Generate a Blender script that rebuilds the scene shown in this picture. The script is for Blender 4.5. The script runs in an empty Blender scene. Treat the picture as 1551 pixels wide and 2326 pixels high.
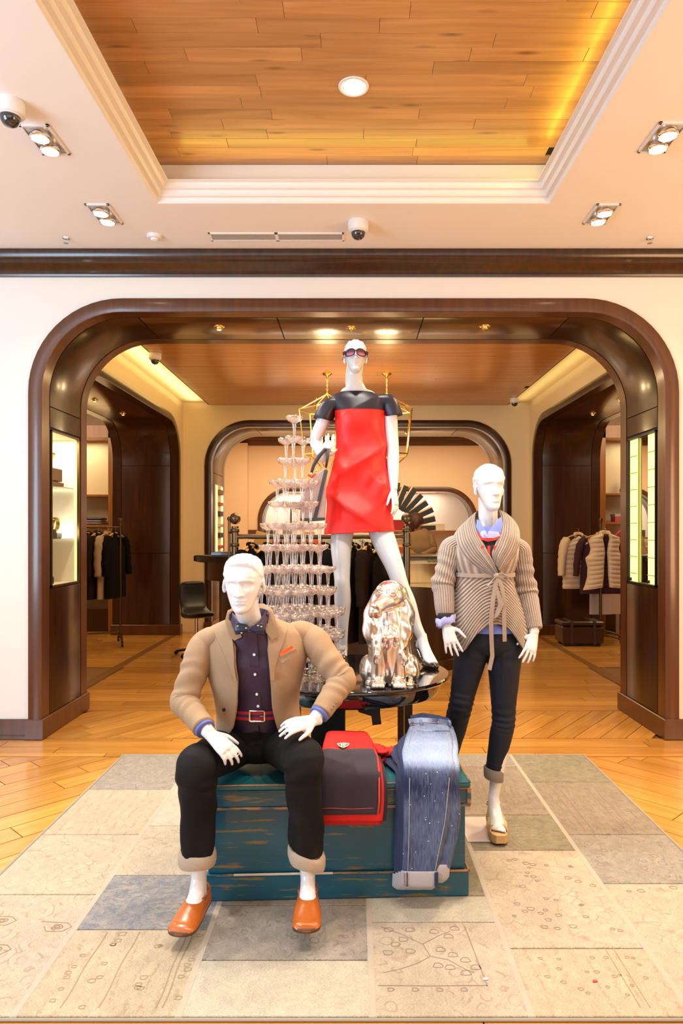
import bpy, math, random
from mathutils import Vector, Matrix, noise
PI = math.pi
SC = bpy.context.scene
COL = SC.collection
# ------------------------------------------------------------------ camera, world, exposure
cam_d = bpy.data.cameras.new('camera'); cam = bpy.data.objects.new('camera', cam_d); COL.objects.link(cam)
cam.location = (0, 0, 1.5); cam.rotation_euler = (PI/2, 0, 0)
cam_d.sensor_fit = 'VERTICAL'; cam_d.sensor_height = 36; cam_d.lens = 1550/2326*36
cam_d.shift_x = -27.5/2326; cam_d.shift_y = 47/2326; cam_d.clip_start = .05
SC.camera = cam
SC.view_settings.view_transform = 'Standard'; SC.view_settings.look = 'None'
SC.view_settings.gamma = 1; SC.view_settings.use_curve_mapping = False
SC.view_settings.exposure = 0.0
SC.cycles.max_bounces = 7; SC.cycles.diffuse_bounces = 4; SC.cycles.glossy_bounces = 4
SC.cycles.transparent_max_bounces = 28; SC.cycles.transmission_bounces = 6
SC.cycles.use_denoising = True
SC.cycles.caustics_reflective = False; SC.cycles.caustics_refractive = False
SC.cycles.sample_clamp_indirect = 4
world = bpy.data.worlds.new('world'); SC.world = world; world.use_nodes = True
world.node_tree.nodes['Background'].inputs[0].default_value = (1, .93, .85, 1)
world.node_tree.nodes['Background'].inputs[1].default_value = .3

def light(kind, loc, power, col, size=.3, target=None, size_y=None, angle=60, blend=.5, name='light', spread=None, rot=None):
    d = bpy.data.lights.new(name, kind); d.energy = power; d.color = col
    if kind == 'AREA':
        d.size = size
        if size_y: d.shape = 'RECTANGLE'; d.size_y = size_y
        if spread: d.spread = math.radians(spread)
    else:
        d.shadow_soft_size = size
    if kind == 'SPOT': d.spot_size = math.radians(angle); d.spot_blend = blend
    o = bpy.data.objects.new(name, d); COL.objects.link(o); o.location = loc
    if target is not None:
        o.rotation_euler = (Vector(target)-Vector(loc)).to_track_quat('-Z', 'Y').to_euler()
    if rot is not None: o.rotation_euler = [math.radians(a) for a in rot]
    return o
WARM = (1, .76, .50); NEUT = (1, .93, .84); COOL = (.80, .90, 1); GOLD = (1, .66, .22)
# broad fill light added behind the camera, and the cooler window at the left
light('AREA', (0, -1.9, 2.0), 55, (1, .97, .93), 6, (0, 4, 1.3), 2.6, name='front_fill_light')
light('AREA', (-4.3, .8, 1.9), 290, (.56, .78, 1), 3, (-1.5, 4.5, 3.6), 2.4, name='left_window_light')
light('AREA', (4.3, 1.6, 1.7), 170, (1, .60, .28), 2.2, (2.4, 4.4, 3.6), 2.0, name='right_warm_light')  # added warm fill aimed at the right of the ceiling, no fixture
# front room: downlight of the wood tray and the twin spots of the white ceiling
light('SPOT', (0, 3.47, 3.70), 130, NEUT, .05, (0, 3.3, 0), angle=110, blend=.8, name='tray_spot')
for sx in (-1.58, 1.58):
    for sy in (3.52, 4.32):
        light('SPOT', (sx, sy-.05, 3.46), 150, NEUT if sx < 0 else WARM, .05, (sx*.45, sy-.9, .7), angle=85, blend=.7, name='twin_spot')
        light('SPOT', (sx, sy+.06, 3.46), 85, WARM, .05, (sx*1.35, sy+.1, 0), angle=115, blend=1, name='twin_spot_wall')
# display spots of the front of the room, out of frame above
for lx, tx, pw in ((-.9, -.5, 105), (.9, .7, 95), (.1, 0, 85)):
    light('SPOT', (lx, 1.95, 3.45), pw, NEUT, .06, (tx, 3.0, .9), angle=75, blend=.6, name='display_spot')
# cove strips of the tray
light('AREA', (1.17, 2.6, 3.66), 5, (1, .74, .06), .04, None, 3.0, rot=(0, 108, 0), name='cove_right')
light('AREA', (0, 4.14, 3.66), 1.9, (1, .82, .12), 2.1, None, .04, rot=(-112, 0, 0), name='cove_back')
# inner room
light('AREA', (0, 7.3, 3.36), 95, (1, .74, .40), 2.6, (0, 7.3, 0), 2.2, name='inner_panel_light')
light('AREA', (-2.36, 8.0, 3.36), 11, (1, .84, .40), .12, None, 4.3, rot=(180, 0, 0), name='cove_inner_left')
light('AREA', (2.48, 8.0, 3.36), 3, (1, .80, .35), .12, None, 4.3, rot=(180, 0, 0), name='cove_inner_right')
light('AREA', (0, 7.4, .9), 75, GOLD, 2.2, (0, 8, 3.5), 1.5, name='inner_bounce')
for lx in (-1.04, 0, 1.03):
    light('SPOT', (lx, 5.33, 3.03), 26, WARM, .03, (lx, 5.4, 0), angle=95, blend=.6, name='arch_spot')
for sx in (-3.07, 3.12):
    for sy in (8.1, 9.05):
        light('SPOT', (sx, sy, 3.03), 16, WARM, .03, (sx, sy, 0), angle=90, blend=.6, name='side_spot')
# side rooms, third room, far niche
for sx in (-4.7, 4.7):
    light('AREA', (sx, 9.0, 3.3), 42, WARM, 1.2, (sx, 9.9, .8), 1.6, name='side_room_light')
light('AREA', (0, 12.8, 3.38), 150, (1, .74, .44), 5, (0, 13, 0), 1.6, name='third_room_light')
light('AREA', (0, 15.5, 2.46), 60, (1, .86, .66), 4, (0, 15.2, 0), .5, name='far_niche_light')

# ------------------------------------------------------------------ helpers
def W(px, py, Y):
    "a point of the photograph at distance Y"
    return Vector(((px-803)*Y/1550, Y, 1.5-(py-1210)*Y/1550))

class M:
    "collects raw mesh data"
    def __init__(s): s.v = []; s.f = []; s.uv = []; s.mi = []; s.cur = 0
    def add(s, vs, fs, uv=None):
        b = len(s.v); s.v += [tuple(p) for p in vs]
        s.uv += (uv if uv else [(0, 0)]*len(vs))
        s.f += [tuple(b+i for i in f) for f in fs]; s.mi += [s.cur]*len(fs)
        return s
    def box(s, x0, x1, y0, y1, z0, z1, ch=0):
        if ch:
            c = ch; vs = []
            for z, i in ((z0, c), (z0+c, 0), (z1-c, 0), (z1, c)):
                vs += [(x0+i, y0+i, z), (x1-i, y0+i, z), (x1-i, y1-i, z), (x0+i, y1-i, z)]
            fs = [(3, 2, 1, 0), (12, 13, 14, 15)]
            for k in range(3):
                for j in range(4):
                    a = 4*k; fs.append((a+j, a+(j+1) % 4, a+4+(j+1) % 4, a+4+j))
            return s.add(vs, fs)
        vs = [(x0, y0, z0), (x1, y0, z0), (x1, y1, z0), (x0, y1, z0), (x0, y0, z1), (x1, y0, z1), (x1, y1, z1), (x0, y1, z1)]
        return s.add(vs, [(3, 2, 1, 0), (4, 5, 6, 7), (0, 1, 5, 4), (1, 2, 6, 5), (2, 3, 7, 6), (3, 0, 4, 7)])
    def obox(s, mat, sx, sy, sz, ch=0):
        t = M().box(-sx/2, sx/2, -sy/2, sy/2, -sz/2, sz/2, ch)
        return s.add([mat @ Vector(p) for p in t.v], t.f)
    def prism(s, poly, z0, z1):
        n = len(poly)
        vs = [(p[0], p[1], z0) for p in poly]+[(p[0], p[1], z1) for p in poly]
        return s.add(vs, [tuple(range(n-1, -1, -1)), tuple(range(n, 2*n))]+[(i, (i+1) % n, n+(i+1) % n, n+i) for i in range(n)])
    def loft(s, rings, caps=True, closed=True):
        n = len(rings[0]); m = len(rings); vs = []; uv = []
        for j, r in enumerate(rings):
            for i, p in enumerate(r): vs.append(p); uv.append((i/(n if closed else n-1), j/(m-1)))
        fs = []
        for j in range(m-1):
            for i in range(n if closed else n-1):
                k = (i+1) % n; fs.append((j*n+i, j*n+k, (j+1)*n+k, (j+1)*n+i))
        if caps: fs += [tuple(range(n-1, -1, -1)), tuple(range((m-1)*n, m*n))]
        return s.add(vs, fs, uv)
    def lathe(s, prof, n=24, mat=None, caps=True):
        rings = [[Vector((r*math.cos(2*PI*i/n), r*math.sin(2*PI*i/n), z)) for i in range(n)] for r, z in prof]
        if mat is not None: rings = [[mat @ p for p in r] for r in rings]
        return s.loft(rings, caps)
    def ell(s, c, r, n=16, m=10, rot=None):
        c = Vector(c); rings = []
        for j in range(m+1):
            t = -PI/2+PI*j/m; t = max(-PI/2+.02, min(PI/2-.02, t))
            ring = [Vector((r[0]*math.cos(t)*math.cos(2*PI*i/n), r[1]*math.cos(t)*math.sin(2*PI*i/n), r[2]*math.sin(t))) for i in range(n)]
            if rot is not None: ring = [rot @ p for p in ring]
            rings.append([c+p for p in ring])
        return s.loft(rings)
    def limb(s, pts, n=16, sub=5, ref=(1, 0, 0), disp=None, caps=True, expo=2.0, smooth=True):
        "pts: (pos, a, b); a is the half size along ref, b across; rounded interpolation"
        P = [Vector(p[0]) for p in pts]; A = [p[1] for p in pts]; B = [p[2] if len(p) > 2 else p[1] for p in pts]
        R = [Vector(p[3]) if len(p) > 3 else Vector(ref) for p in pts]
        def cr(q, i, t):
            p0 = q[max(i-1, 0)]; p1 = q[i]; p2 = q[i+1]; p3 = q[min(i+2, len(q)-1)]
            if not smooth: return p1+(p2-p1)*t
            return .5*((2*p1)+(p2-p0)*t+(2*p0-5*p1+4*p2-p3)*t*t+(3*p1-p0-3*p2+p3)*t**3)
        S = []
        for i in range(len(P)-1):
            for k in range(sub):
                t = k/sub; S.append((cr(P, i, t), cr(A, i, t), cr(B, i, t), cr(R, i, t)))
        S.append((P[-1], A[-1], B[-1], R[-1]))
        rings = []; m = len(S)
        for j in range(m):
            tg = (S[min(j+1, m-1)][0]-S[max(j-1, 0)][0]).normalized()
            r = S[j][3]; u = (r-tg*r.dot(tg)).normalized(); w = tg.cross(u)
            ring = []
            for i in range(n):
                a = 2*PI*i/n; ca, sa = math.cos(a), math.sin(a)
                if expo != 2: ca = math.copysign(abs(ca)**(2/expo), ca); sa = math.copysign(abs(sa)**(2/expo), sa)
                d = u*ca*S[j][1]+w*sa*S[j][2]
                if disp:
                    d = d*(1+0)+d.normalized()*disp(j/(m-1), a, S[j][0]+d)
                ring.append(S[j][0]+d)
            rings.append(ring)
        return s.loft(rings, caps)
    def tube(s, path, r, n=8, caps=True):
        P = [Vector(p) for p in path]; m = len(P); rings = []; u = None
        for j in range(m):
            tg = (P[min(j+1, m-1)]-P[max(j-1, 0)]).normalized()
            if u is None:
                u = tg.orthogonal().normalized()
            else:
                u = (u-tg*u.dot(tg)).normalized()
            w = tg.cross(u); rr = r[j] if isinstance(r, (list, tuple)) else r
            rings.append([P[j]+(u*math.cos(2*PI*i/n)+w*math.sin(2*PI*i/n))*rr for i in range(n)])
        return s.loft(rings, caps)
    def ribbon(s, path, width, side, th=.003):
        "flat strip of real thickness along a path; side = direction of its width"
        P = [Vector(p) for p in path]; m = len(P); rings = []
        for j in range(m):
            tg = (P[min(j+1, m-1)]-P[max(j-1, 0)]).normalized()
            sd = Vector(side[j] if isinstance(side, list) else side); sd = (sd-tg*sd.dot(tg)).normalized(); nn = tg.cross(sd)
            wd = width[j] if isinstance(width, (list, tuple)) else width
            rings.append([P[j]+sd*wd/2+nn*th/2, P[j]-sd*wd/2+nn*th/2, P[j]-sd*wd/2-nn*th/2, P[j]+sd*wd/2-nn*th/2])
        return s.loft(rings)
    def xf(s, mat): s.v = [tuple(mat @ Vector(p)) for p in s.v]; return s
    def join(s, o):
        return s.add(o.v, o.f, list(o.uv))
    def mesh(s, name, mats=None, smooth=None):
        me = bpy.data.meshes.new(name); me.from_pydata(s.v, [], s.f)
        if any(u != (0, 0) for u in s.uv):
            ul = me.uv_layers.new(name='uv'); vi = [0]*len(me.loops); me.loops.foreach_get('vertex_index', vi)
            # seam fix: a face that wraps round takes u+1 on its low side
            flat = []
            for p in me.polygons:
                us = [s.uv[me.loops[l].vertex_index] for l in p.loop_indices]
                mx = max(u[0] for u in us); wrap = mx-min(u[0] for u in us) > .5 and len(us) == 4
                for u in us: flat += [u[0]+1 if wrap and u[0] < .5 else u[0], u[1]]
            ul.data.foreach_set('uv', flat)
        if mats:
            for mm in (mats if isinstance(mats, (list, tuple)) else [mats]): me.materials.append(mm)
            if len(me.materials) > 1: me.polygons.foreach_set('material_index', s.mi)
        if smooth is not None:
            me.polygons.foreach_set('use_smooth', [True]*len(me.polygons))
            if smooth < 180: me.set_sharp_from_angle(angle=math.radians(smooth))
        me.update(); return me
    def build(s, name, mats=None, parent=None, smooth=None, loc=None):
        return link(name, s.mesh(name, mats, smooth), parent, loc)

def link(name, data, parent=None, loc=None):
    o = bpy.data.objects.new(name, data); COL.objects.link(o)
    if parent is not None: o.parent = parent
    if loc is not None: o.location = loc
    return o
def tag(o, label=None, cat=None, group=None, kind=None):
    if label: o['label'] = label
    if cat: o['category'] = cat
    if group: o['group'] = group
    if kind: o['kind'] = kind
    return o
def empty(name, loc=(0, 0, 0), label=None, cat=None, group=None, rz=0):
    o = bpy.data.objects.new(name, None); COL.objects.link(o); o.location = loc; o.rotation_euler.z = rz
    o.empty_display_size = .05
    return tag(o, label, cat, group)
def struct(o): o['kind'] = 'structure'; return o
def rel(m, root):
    "shift world coordinates into the frame of an unrotated root"
    l = root.location; m.v = [(p[0]-l.x, p[1]-l.y, p[2]-l.z) for p in m.v]; return m
def copy_tree(o, label=None, loc=None, rz=None, parent=None):
    c = o.copy(); COL.objects.link(c)
    if parent is not None: c.parent = parent
    for ch in [x for x in ALLCH(o)]: copy_tree(ch, parent=c)
    if label: c['label'] = label
    if loc is not None: c.location = loc
    if rz is not None: c.rotation_euler.z = rz
    return c
def ALLCH(o): return [x for x in COL.objects if x.parent == o]
def fuse(m, name, mat, parent=None, voxel=.005, smooth=4, fn=None):
    "one continuous skin from overlapping closed shapes"
    me = m.mesh(name+'_raw'); o = bpy.data.objects.new(name+'_raw', me); COL.objects.link(o)
    r = o.modifiers.new('r', 'REMESH'); r.mode = 'VOXEL'; r.voxel_size = voxel
    if smooth:
        sm = o.modifiers.new('s', 'SMOOTH'); sm.factor = .5; sm.iterations = smooth
    dg = bpy.context.evaluated_depsgraph_get()
    out = bpy.data.meshes.new_from_object(o.evaluated_get(dg)); out.name = name
    bpy.data.objects.remove(o); bpy.data.meshes.remove(me)
    if fn:
        for v in out.vertices: v.co = fn(v.co.copy())
    out.polygons.foreach_set('use_smooth', [True]*len(out.polygons)); out.materials.clear(); out.materials.append(mat); out.update()
    return link(name, out, parent)

# ------------------------------------------------------------------ materials
def newmat(name):
    m = bpy.data.materials.new(name); m.use_nodes = True; nt = m.node_tree
    return m, nt, nt.nodes['Principled BSDF']
def setp(b, **k):
    for a, v in k.items():
        a = {'col': 'Base Color', 'rough': 'Roughness', 'metal': 'Metallic', 'coat': 'Coat Weight', 'croug': 'Coat Roughness', 'emit': 'Emission Color', 'es': 'Emission Strength', 'sheen': 'Sheen Weight', 'alpha': 'Alpha', 'spec': 'Specular IOR Level', 'sss': 'Subsurface Weight', 'trans': 'Transmission Weight', 'ior': 'IOR'}[a]
        b.inputs[a].default_value = (*v, 1) if isinstance(v, tuple) and len(v) == 3 else v
def mat(name, col, rough=.5, bump=0, bscale=60, vary=0, **k):
    m, nt, b = newmat(name); setp(b, col=col, rough=rough, **k)
    if bump or vary:
        tc = nt.nodes.new('ShaderNodeTexCoord'); nz = nt.nodes.new('ShaderNodeTexNoise'); nz.inputs['Scale'].default_value = bscale; nz.inputs['Detail'].default_value = 6
        nt.links.new(tc.outputs['Object'], nz.inputs['Vector'])
        if bump:
            bp = nt.nodes.new('ShaderNodeBump'); bp.inputs['Strength'].default_value = bump; bp.inputs['Distance'].default_value = .01
            nt.links.new(nz.outputs['Fac'], bp.inputs['Height']); nt.links.new(bp.outputs[0], b.inputs['Normal'])
        if vary:
            mx = nt.nodes.new('ShaderNodeMix'); mx.data_type = 'RGBA'
            mx.inputs[6].default_value = (*[c*(1-vary) for c in col], 1); mx.inputs[7].default_value = (*[min(1, c*(1+vary)) for c in col], 1)
            nt.links.new(nz.outputs['Fac'], mx.inputs[0]); nt.links.new(mx.outputs[2], b.inputs['Base Color'])
    return m
def woodmat(name, c1, c2, axis=0, scale=6, rough=.35, coat=.3, rnd=.25, knots=False):
    m, nt, b = newmat(name); N = nt.nodes.new; L = nt.links.new
    tc = N('ShaderNodeTexCoord'); oi = N('ShaderNodeObjectInfo'); mp = N('ShaderNodeMapping')
    sc = [scale*5]*3; sc[axis] = scale*.35; mp.inputs['Scale'].default_value = sc
    ad = N('ShaderNodeVectorMath'); ad.operation = 'MULTIPLY_ADD'; ad.inputs[1].default_value = (17, 31, 23)
    cb = N('ShaderNodeCombineXYZ')
    for i in range(3): L(oi.outputs['Random'], cb.inputs[i])
    L(cb.outputs[0], ad.inputs[0]); L(tc.outputs['Object'], ad.inputs[2]); L(ad.outputs[0], mp.inputs[0])
    nz = N('ShaderNodeTexNoise'); nz.inputs['Scale'].default_value = 1; nz.inputs['Detail'].default_value = 5; nz.inputs['Distortion'].default_value = .6
    L(mp.outputs[0], nz.inputs['Vector'])
    rp = N('ShaderNodeValToRGB'); rp.color_ramp.elements[0].color = (*c1, 1); rp.color_ramp.elements[1].color = (*c2, 1)
    rp.color_ramp.elements[0].position = .3; rp.color_ramp.elements[1].position = .72
    L(nz.outputs['Fac'], rp.inputs[0])
    hs = N('ShaderNodeHueSaturation'); mr = N('ShaderNodeMapRange'); mr.inputs[3].default_value = 1-rnd; mr.inputs[4].default_value = 1+rnd
    L(oi.outputs['Random'], mr.inputs[0]); L(mr.outputs[0], hs.inputs['Value']); L(rp.outputs[0], hs.inputs['Color'])
    last = hs.outputs[0]
    if knots:
        mp2 = N('ShaderNodeMapping'); s2 = [9]*3; s2[axis] = 2.2; mp2.inputs['Scale'].default_value = s2; L(ad.outputs[0], mp2.inputs[0])
        vo = N('ShaderNodeTexVoronoi'); vo.inputs['Scale'].default_value = 1; L(mp2.outputs[0], vo.inputs['Vector'])
        r2 = N('ShaderNodeValToRGB'); r2.color_ramp.elements[0].position = .04; r2.color_ramp.elements[0].color = (.25, .16, .10, 1); r2.color_ramp.elements[1].position = .16; r2.color_ramp.elements[1].color = (1, 1, 1, 1)
        L(vo.outputs['Distance'], r2.inputs[0])
        mx = N('ShaderNodeMix'); mx.data_type = 'RGBA'; mx.blend_type = 'MULTIPLY'; mx.inputs[0].default_value = .7; L(last, mx.inputs[6]); L(r2.outputs[0], mx.inputs[7]); last = mx.outputs[2]
    L(last, b.inputs['Base Color'])
    bp = N('ShaderNodeBump'); bp.inputs['Strength'].default_value = .12; bp.inputs['Distance'].default_value = .004; L(nz.outputs['Fac'], bp.inputs['Height']); L(bp.outputs[0], b.inputs['Normal'])
    setp(b, rough=rough, coat=coat, croug=.15)
    return m
def emis(name, col, s):
    m, nt, b = newmat(name); setp(b, col=col, emit=col, es=s, rough=.5); return m
def uvstripe(name, ca, cb, su, sv, rough=.8, bump=.6, ang=0, contrast=.35, sheen=.3, power=1):
    "ribs that follow the surface coordinates of a garment"
    m, nt, b = newmat(name); N = nt.nodes.new; L = nt.links.new
    uv = N('ShaderNodeUVMap'); mp = N('ShaderNodeMapping'); mp.inputs['Scale'].default_value = (su, sv, 1); L(uv.outputs[0], mp.inputs[0])
    sx = N('ShaderNodeSeparateXYZ'); L(mp.outputs[0], sx.inputs[0])
    ad = N('ShaderNodeMath'); ad.operation = 'ADD'; L(sx.outputs[0], ad.inputs[0]); L(sx.outputs[1], ad.inputs[1])
    m2 = N('ShaderNodeMath'); m2.operation = 'MULTIPLY'; m2.inputs[1].default_value = 2*PI; L(ad.outputs[0], m2.inputs[0])
    sn = N('ShaderNodeMath'); sn.operation = 'SINE'; L(m2.outputs[0], sn.inputs[0])
    mr = N('ShaderNodeMapRange'); mr.inputs[1].default_value = -1; mr.inputs[2].default_value = 1; L(sn.outputs[0], mr.inputs[0])
    tc = N('ShaderNodeTexCoord'); nz = N('ShaderNodeTexNoise'); nz.inputs['Scale'].default_value = 220; nz.inputs['Detail'].default_value = 3; L(tc.outputs['Object'], nz.inputs['Vector'])
    mx = N('ShaderNodeMix'); mx.data_type = 'RGBA'; mx.inputs[6].default_value = (*ca, 1); mx.inputs[7].default_value = (*cb, 1)
    L(mr.outputs[0], mx.inputs[0])
    m3 = N('ShaderNodeMix'); m3.data_type = 'RGBA'; m3.blend_type = 'MULTIPLY'; m3.inputs[0].default_value = contrast; L(mx.outputs[2], m3.inputs[6])
    r2 = N('ShaderNodeValToRGB'); r2.color_ramp.elements[0].position = .35; r2.color_ramp.elements[1].position = .6; r2.color_ramp.elements[0].color = (.45, .4, .36, 1); L(nz.outputs['Fac'], r2.inputs[0]); L(r2.outputs[0], m3.inputs[7])
    L(m3.outputs[2], b.inputs['Base Color'])
    bp = N('ShaderNodeBump'); bp.inputs['Strength'].default_value = bump; bp.inputs['Distance'].default_value = .006; L(mr.outputs[0], bp.inputs['Height']); L(bp.outputs[0], b.inputs['Normal'])
    setp(b, rough=rough, sheen=sheen)
    return m

PLASTER = mat('plaster', (.84, .81, .77), .75, bump=.05, bscale=30)
CEILP = mat('ceiling_plaster', (.86, .82, .78), .8)
CREAM = mat('cream_plaster', (.80, .66, .42), .75, bump=.04, bscale=30)
PEACH = mat('peach_plaster', (.78, .60, .42), .75)
MOULD = mat('white_moulding', (.88, .86, .84), .45)
WALNUT = woodmat('walnut', (.020, .0055, .0012), (.050, .015, .0035), 2, 5, .28, .45, .06)
WALNUT_L = woodmat('walnut_light', (.070, .021, .0055), (.115, .037, .010), 2, 4, .3, .4, .08)
WALNUT_X = woodmat('walnut_soffit', (.050, .015, .0032), (.105, .035, .008), 0, 4, .22, .6, .08)
ORWOOD = woodmat('orange_wood', (.30, .11, .02), (.42, .17, .035), 2, 5, .35, .3, .1)
OAKF = [woodmat('oak_floor_%s' % n, a, b_, 0, 5, .27, .45, .16) for n, a, b_ in (('warm', (.44, .185, .030), (.60, .285, .058)), ('gold', (.50, .22, .036), (.66, .33, .070)))]
OAKC = woodmat('oak_ceiling', (.40, .19, .065), (.60, .31, .12), 0, 4, .4, .2, .17, knots=True)
OAKI = woodmat('oak_inner_ceiling', (.40, .15, .022), (.54, .23, .042), 0, 3, .28, .4, .1)
SHADOW = mat('black_gap', (.012, .008, .006), .8)
GLASSPANE, _nt, _b = newmat('glass_pane'); setp(_b, col=(.9, 1, .95), rough=.02, trans=1.0, ior=1.45)
MIRROR = mat('mirror', (.85, .82, .78), .02, metal=1)
BRASS = mat('brass', (.75, .48, .12), .22, metal=1)
BRASSB = mat('bright_brass', (1, .74, .25), .2, metal=1)
CHROME = mat('chrome', (.85, .84, .83), .12, metal=1)
BLACKM = mat('black_metal', (.02, .02, .02), .35, metal=.6)
BRONZE = mat('aged_bronze', (.12, .075, .03), .35, metal=.85)
BULB = emis('lamp_glow', (1, .93, .80), 14)
BULBW = emis('warm_lamp_glow', (1, .80, .45), 12)
STRIP = emis('case_light', (.90, 1, .40), .95)
PLWHITE = mat('white_plastic', (.8, .8, .8), .35)
DOME = mat('smoked_dome', (.02, .02, .022), .05, coat=1)
# ------------------------------------------------------------------ structure
CEIL_Z = 3.53
# --- floor
floor_bm = M().box(-6.6, 6.6, -2.2, 16.2, -.12, -.012)
FLOOR = struct(floor_bm.build('floor', mat('floor_bed', (.20, .095, .02), .6)))
def clip(poly, x0, x1, y0, y1):
    for ax, val, sg in ((0, x0, 1), (0, x1, -1), (1, y0, 1), (1, y1, -1)):
        out = []
        for i in range(len(poly)):
            a, b = poly[i], poly[(i+1) % len(poly)]
            da, db = sg*(a[ax]-val), sg*(b[ax]-val)
            if da >= 0: out.append(a)
            if (da >= 0) != (db >= 0):
                t = da/(da-db); out.append((a[0]+(b[0]-a[0])*t, a[1]+(b[1]-a[1])*t))
        poly = out
        if not poly: return None
    return poly
def area(p): return abs(sum(p[i][0]*p[(i+1) % len(p)][1]-p[(i+1) % len(p)][0]*p[i][1] for i in range(len(p))))/2
rf = random.Random(4); n_plank = 0; far_planks = M()
def plank_zone(x0, x1, y0, y1, ang, w, L, gap=.003, far=False, mats=OAKF):
    global n_plank
    ca, sa = math.cos(ang), math.sin(ang); cx, cy = (x0+x1)/2, (y0+y1)/2
    ext = math.hypot(x1-x0, y1-y0)/2+L; rows = int(ext/w)+2
    for r in range(-rows, rows):
        u = -ext-rf.random()*L
        while u < ext:
            ln = L*(.75+.5*rf.random())
            q = [(u+gap, r*w+gap), (u+ln-gap, r*w+gap), (u+ln-gap, (r+1)*w-gap), (u+gap, (r+1)*w-gap)]
            poly = clip([(cx+a*ca-b*sa, cy+a*sa+b*ca) for a, b in q], x0, x1, y0, y1)
            if poly and area(poly) > .003:
                mx = sum(p[0] for p in poly)/len(poly); my = sum(p[1] for p in poly)/len(poly)
                hidden = abs(mx) < 1.35 and 2.3 < my < 4.3
                if far or hidden or n_plank > 292:
                    far_planks.prism(poly, -.012, 0)
                else:
                    lp = [((p[0]-mx)*ca+(p[1]-my)*sa, -(p[0]-mx)*sa+(p[1]-my)*ca) for p in poly]
                    o = M().prism(lp, -.012, -.0005*rf.random()).build('plank', mats[rf.randrange(2)], FLOOR)
                    o.location = (mx, my, 0); o.rotation_euler.z = ang; n_plank += 1
            u += ln
plank_zone(-2.25, 2.25, 4.99, 5.74, math.radians(52), .15, .9)
plank_zone(-2.55, 2.6, 5.76, 7.6, 0, .15, 1.3)
plank_zone(-4.4, 4.4, 4.58, 4.97, 0, .13, 1.5)
plank_zone(-2.9, -1.2, 2.2, 4.56, math.radians(47), .16, .9)
plank_zone(1.2, 2.9, 2.2, 4.56, math.radians(-47), .16, .9)
plank_zone(-3.6, 3.6, 7.62, 10.4, 0, .18, 1.6)
plank_zone(-6, -3.6, 5.8, 11, 0, .25, 1.8, far=True); plank_zone(3.6, 6, 5.8, 11, 0, .25, 1.8, far=True)
plank_zone(-5, 5, 10.42, 15.6, 0, .25, 2.0, far=True)
plank_zone(-4.4, 4.4, -.2, 2.18, 0, .25, 2, far=True); plank_zone(-1.18, 1.18, 2.2, 4.56, 0, .3, 2, far=True)
plank_zone(-4.4, -2.92, 2.2, 4.56, math.radians(47), .2, 1, far=True); plank_zone(2.92, 4.4, 2.2, 4.56, math.radians(-47), .2, 1, far=True)
tag(far_planks.build('planking', OAKF[0], FLOOR), kind='stuff')
# border strip in the inner floor
for bx in (-2.63, 2.68):
    M().box(bx-.05, bx+.05, 5.8, 10.3, -.011, .0012).build('floor_inlay', mat('inlay', (.22, .10, .02), .35), FLOOR)

# --- front room shell
def boxwall(name, *b, m=PLASTER):
    return struct(M().box(*b).build(name, m))
boxwall('wall_left', -4.6, -4.5, -2.1, 5.0, 0, CEIL_Z)
boxwall('wall_right', 4.5, 4.6, -2.1, 5.0, 0, CEIL_Z)
boxwall('wall_storefront', -4.6, 4.6, -2.2, -2.1, 0, CEIL_Z)
# white ceiling with the tray opening
TX0, TX1, TY0, TY1 = -1.217, 1.209, -.6, 4.21
c = M(); z0, z1 = CEIL_Z, CEIL_Z+.12
c.box(-4.6, TX0, -2.2, 5.0, z0, z1).box(TX1, 4.6, -2.2, 5.0, z0, z1).box(TX0, TX1, TY1, 5.0, z0, z1).box(TX0, TX1, -2.2, TY0, z0, z1)
CEIL = struct(c.build('ceiling', CEILP))
# stepped moulding of the tray
m = M(); rings = []
prof = [(-.003, -.0005)]
for k in range(3):
    prof += [(.031*k, .0317*k), (.031*k, .0317*(k+1)-.004), (.031*k+.004, .0317*(k+1))]
prof += [(.093, .095), (.093, .102), (.0, .102)]
for off, dz in prof:
    off += .003
    rings.append([(TX0+off, TY0+off, z0+dz), (TX1-off, TY0+off, z0+dz), (TX1-off, TY1-off, z0+dz), (TX0+off, TY1-off, z0+dz)])
m.loft(rings, caps=False)
struct(m.build('trim_1', MOULD))
# tray: upstand and oak planks
TRZ = 3.77
m = M().box(TX0-.05, TX0, TY0, TY1, z0+.1, TRZ).box(TX1, TX1+.05, TY0, TY1, z0+.1, TRZ).box(TX0-.05, TX1+.05, TY1, TY1+.05, z0+.1, TRZ).box(TX0-.05, TX1+.05, TY0-.05, TY0, z0+.1, TRZ)
struct(m.build('trim_2', MOULD))
TRAY = struct(M().box(TX0-.06, TX1+.06, TY0-.06, TY1+.06, TRZ+.012, TRZ+.08).build('ceiling_tray', SHADOW))
r = random.Random(8); row = 0; y = TY1-.002; rest = M()
while y > TY0+.1:
    w = .092; x = TX0-.2*r.random()-.3
    while x < TX1:
        ln = r.choice((.55, .8, 1.1, 1.4)); a, b = max(x, TX0+.012), min(x+ln, TX1-.003)
        if b-a > .06:
            if y > 2.4:
                o = M().box(-(b-a)/2+.0008, (b-a)/2-.0008, -w/2+.0008, w/2-.0008, 0, .012, .0012).build('plank', OAKC, TRAY)
                o.location = ((a+b)/2, y-w/2, TRZ+.0012*r.random())
            else: rest.box(a, b, y-w+.001, y-.001, TRZ, TRZ+.012)
        x += ln
    y -= w
tag(rest.build('planking', OAKC, TRAY), kind='stuff')

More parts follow.
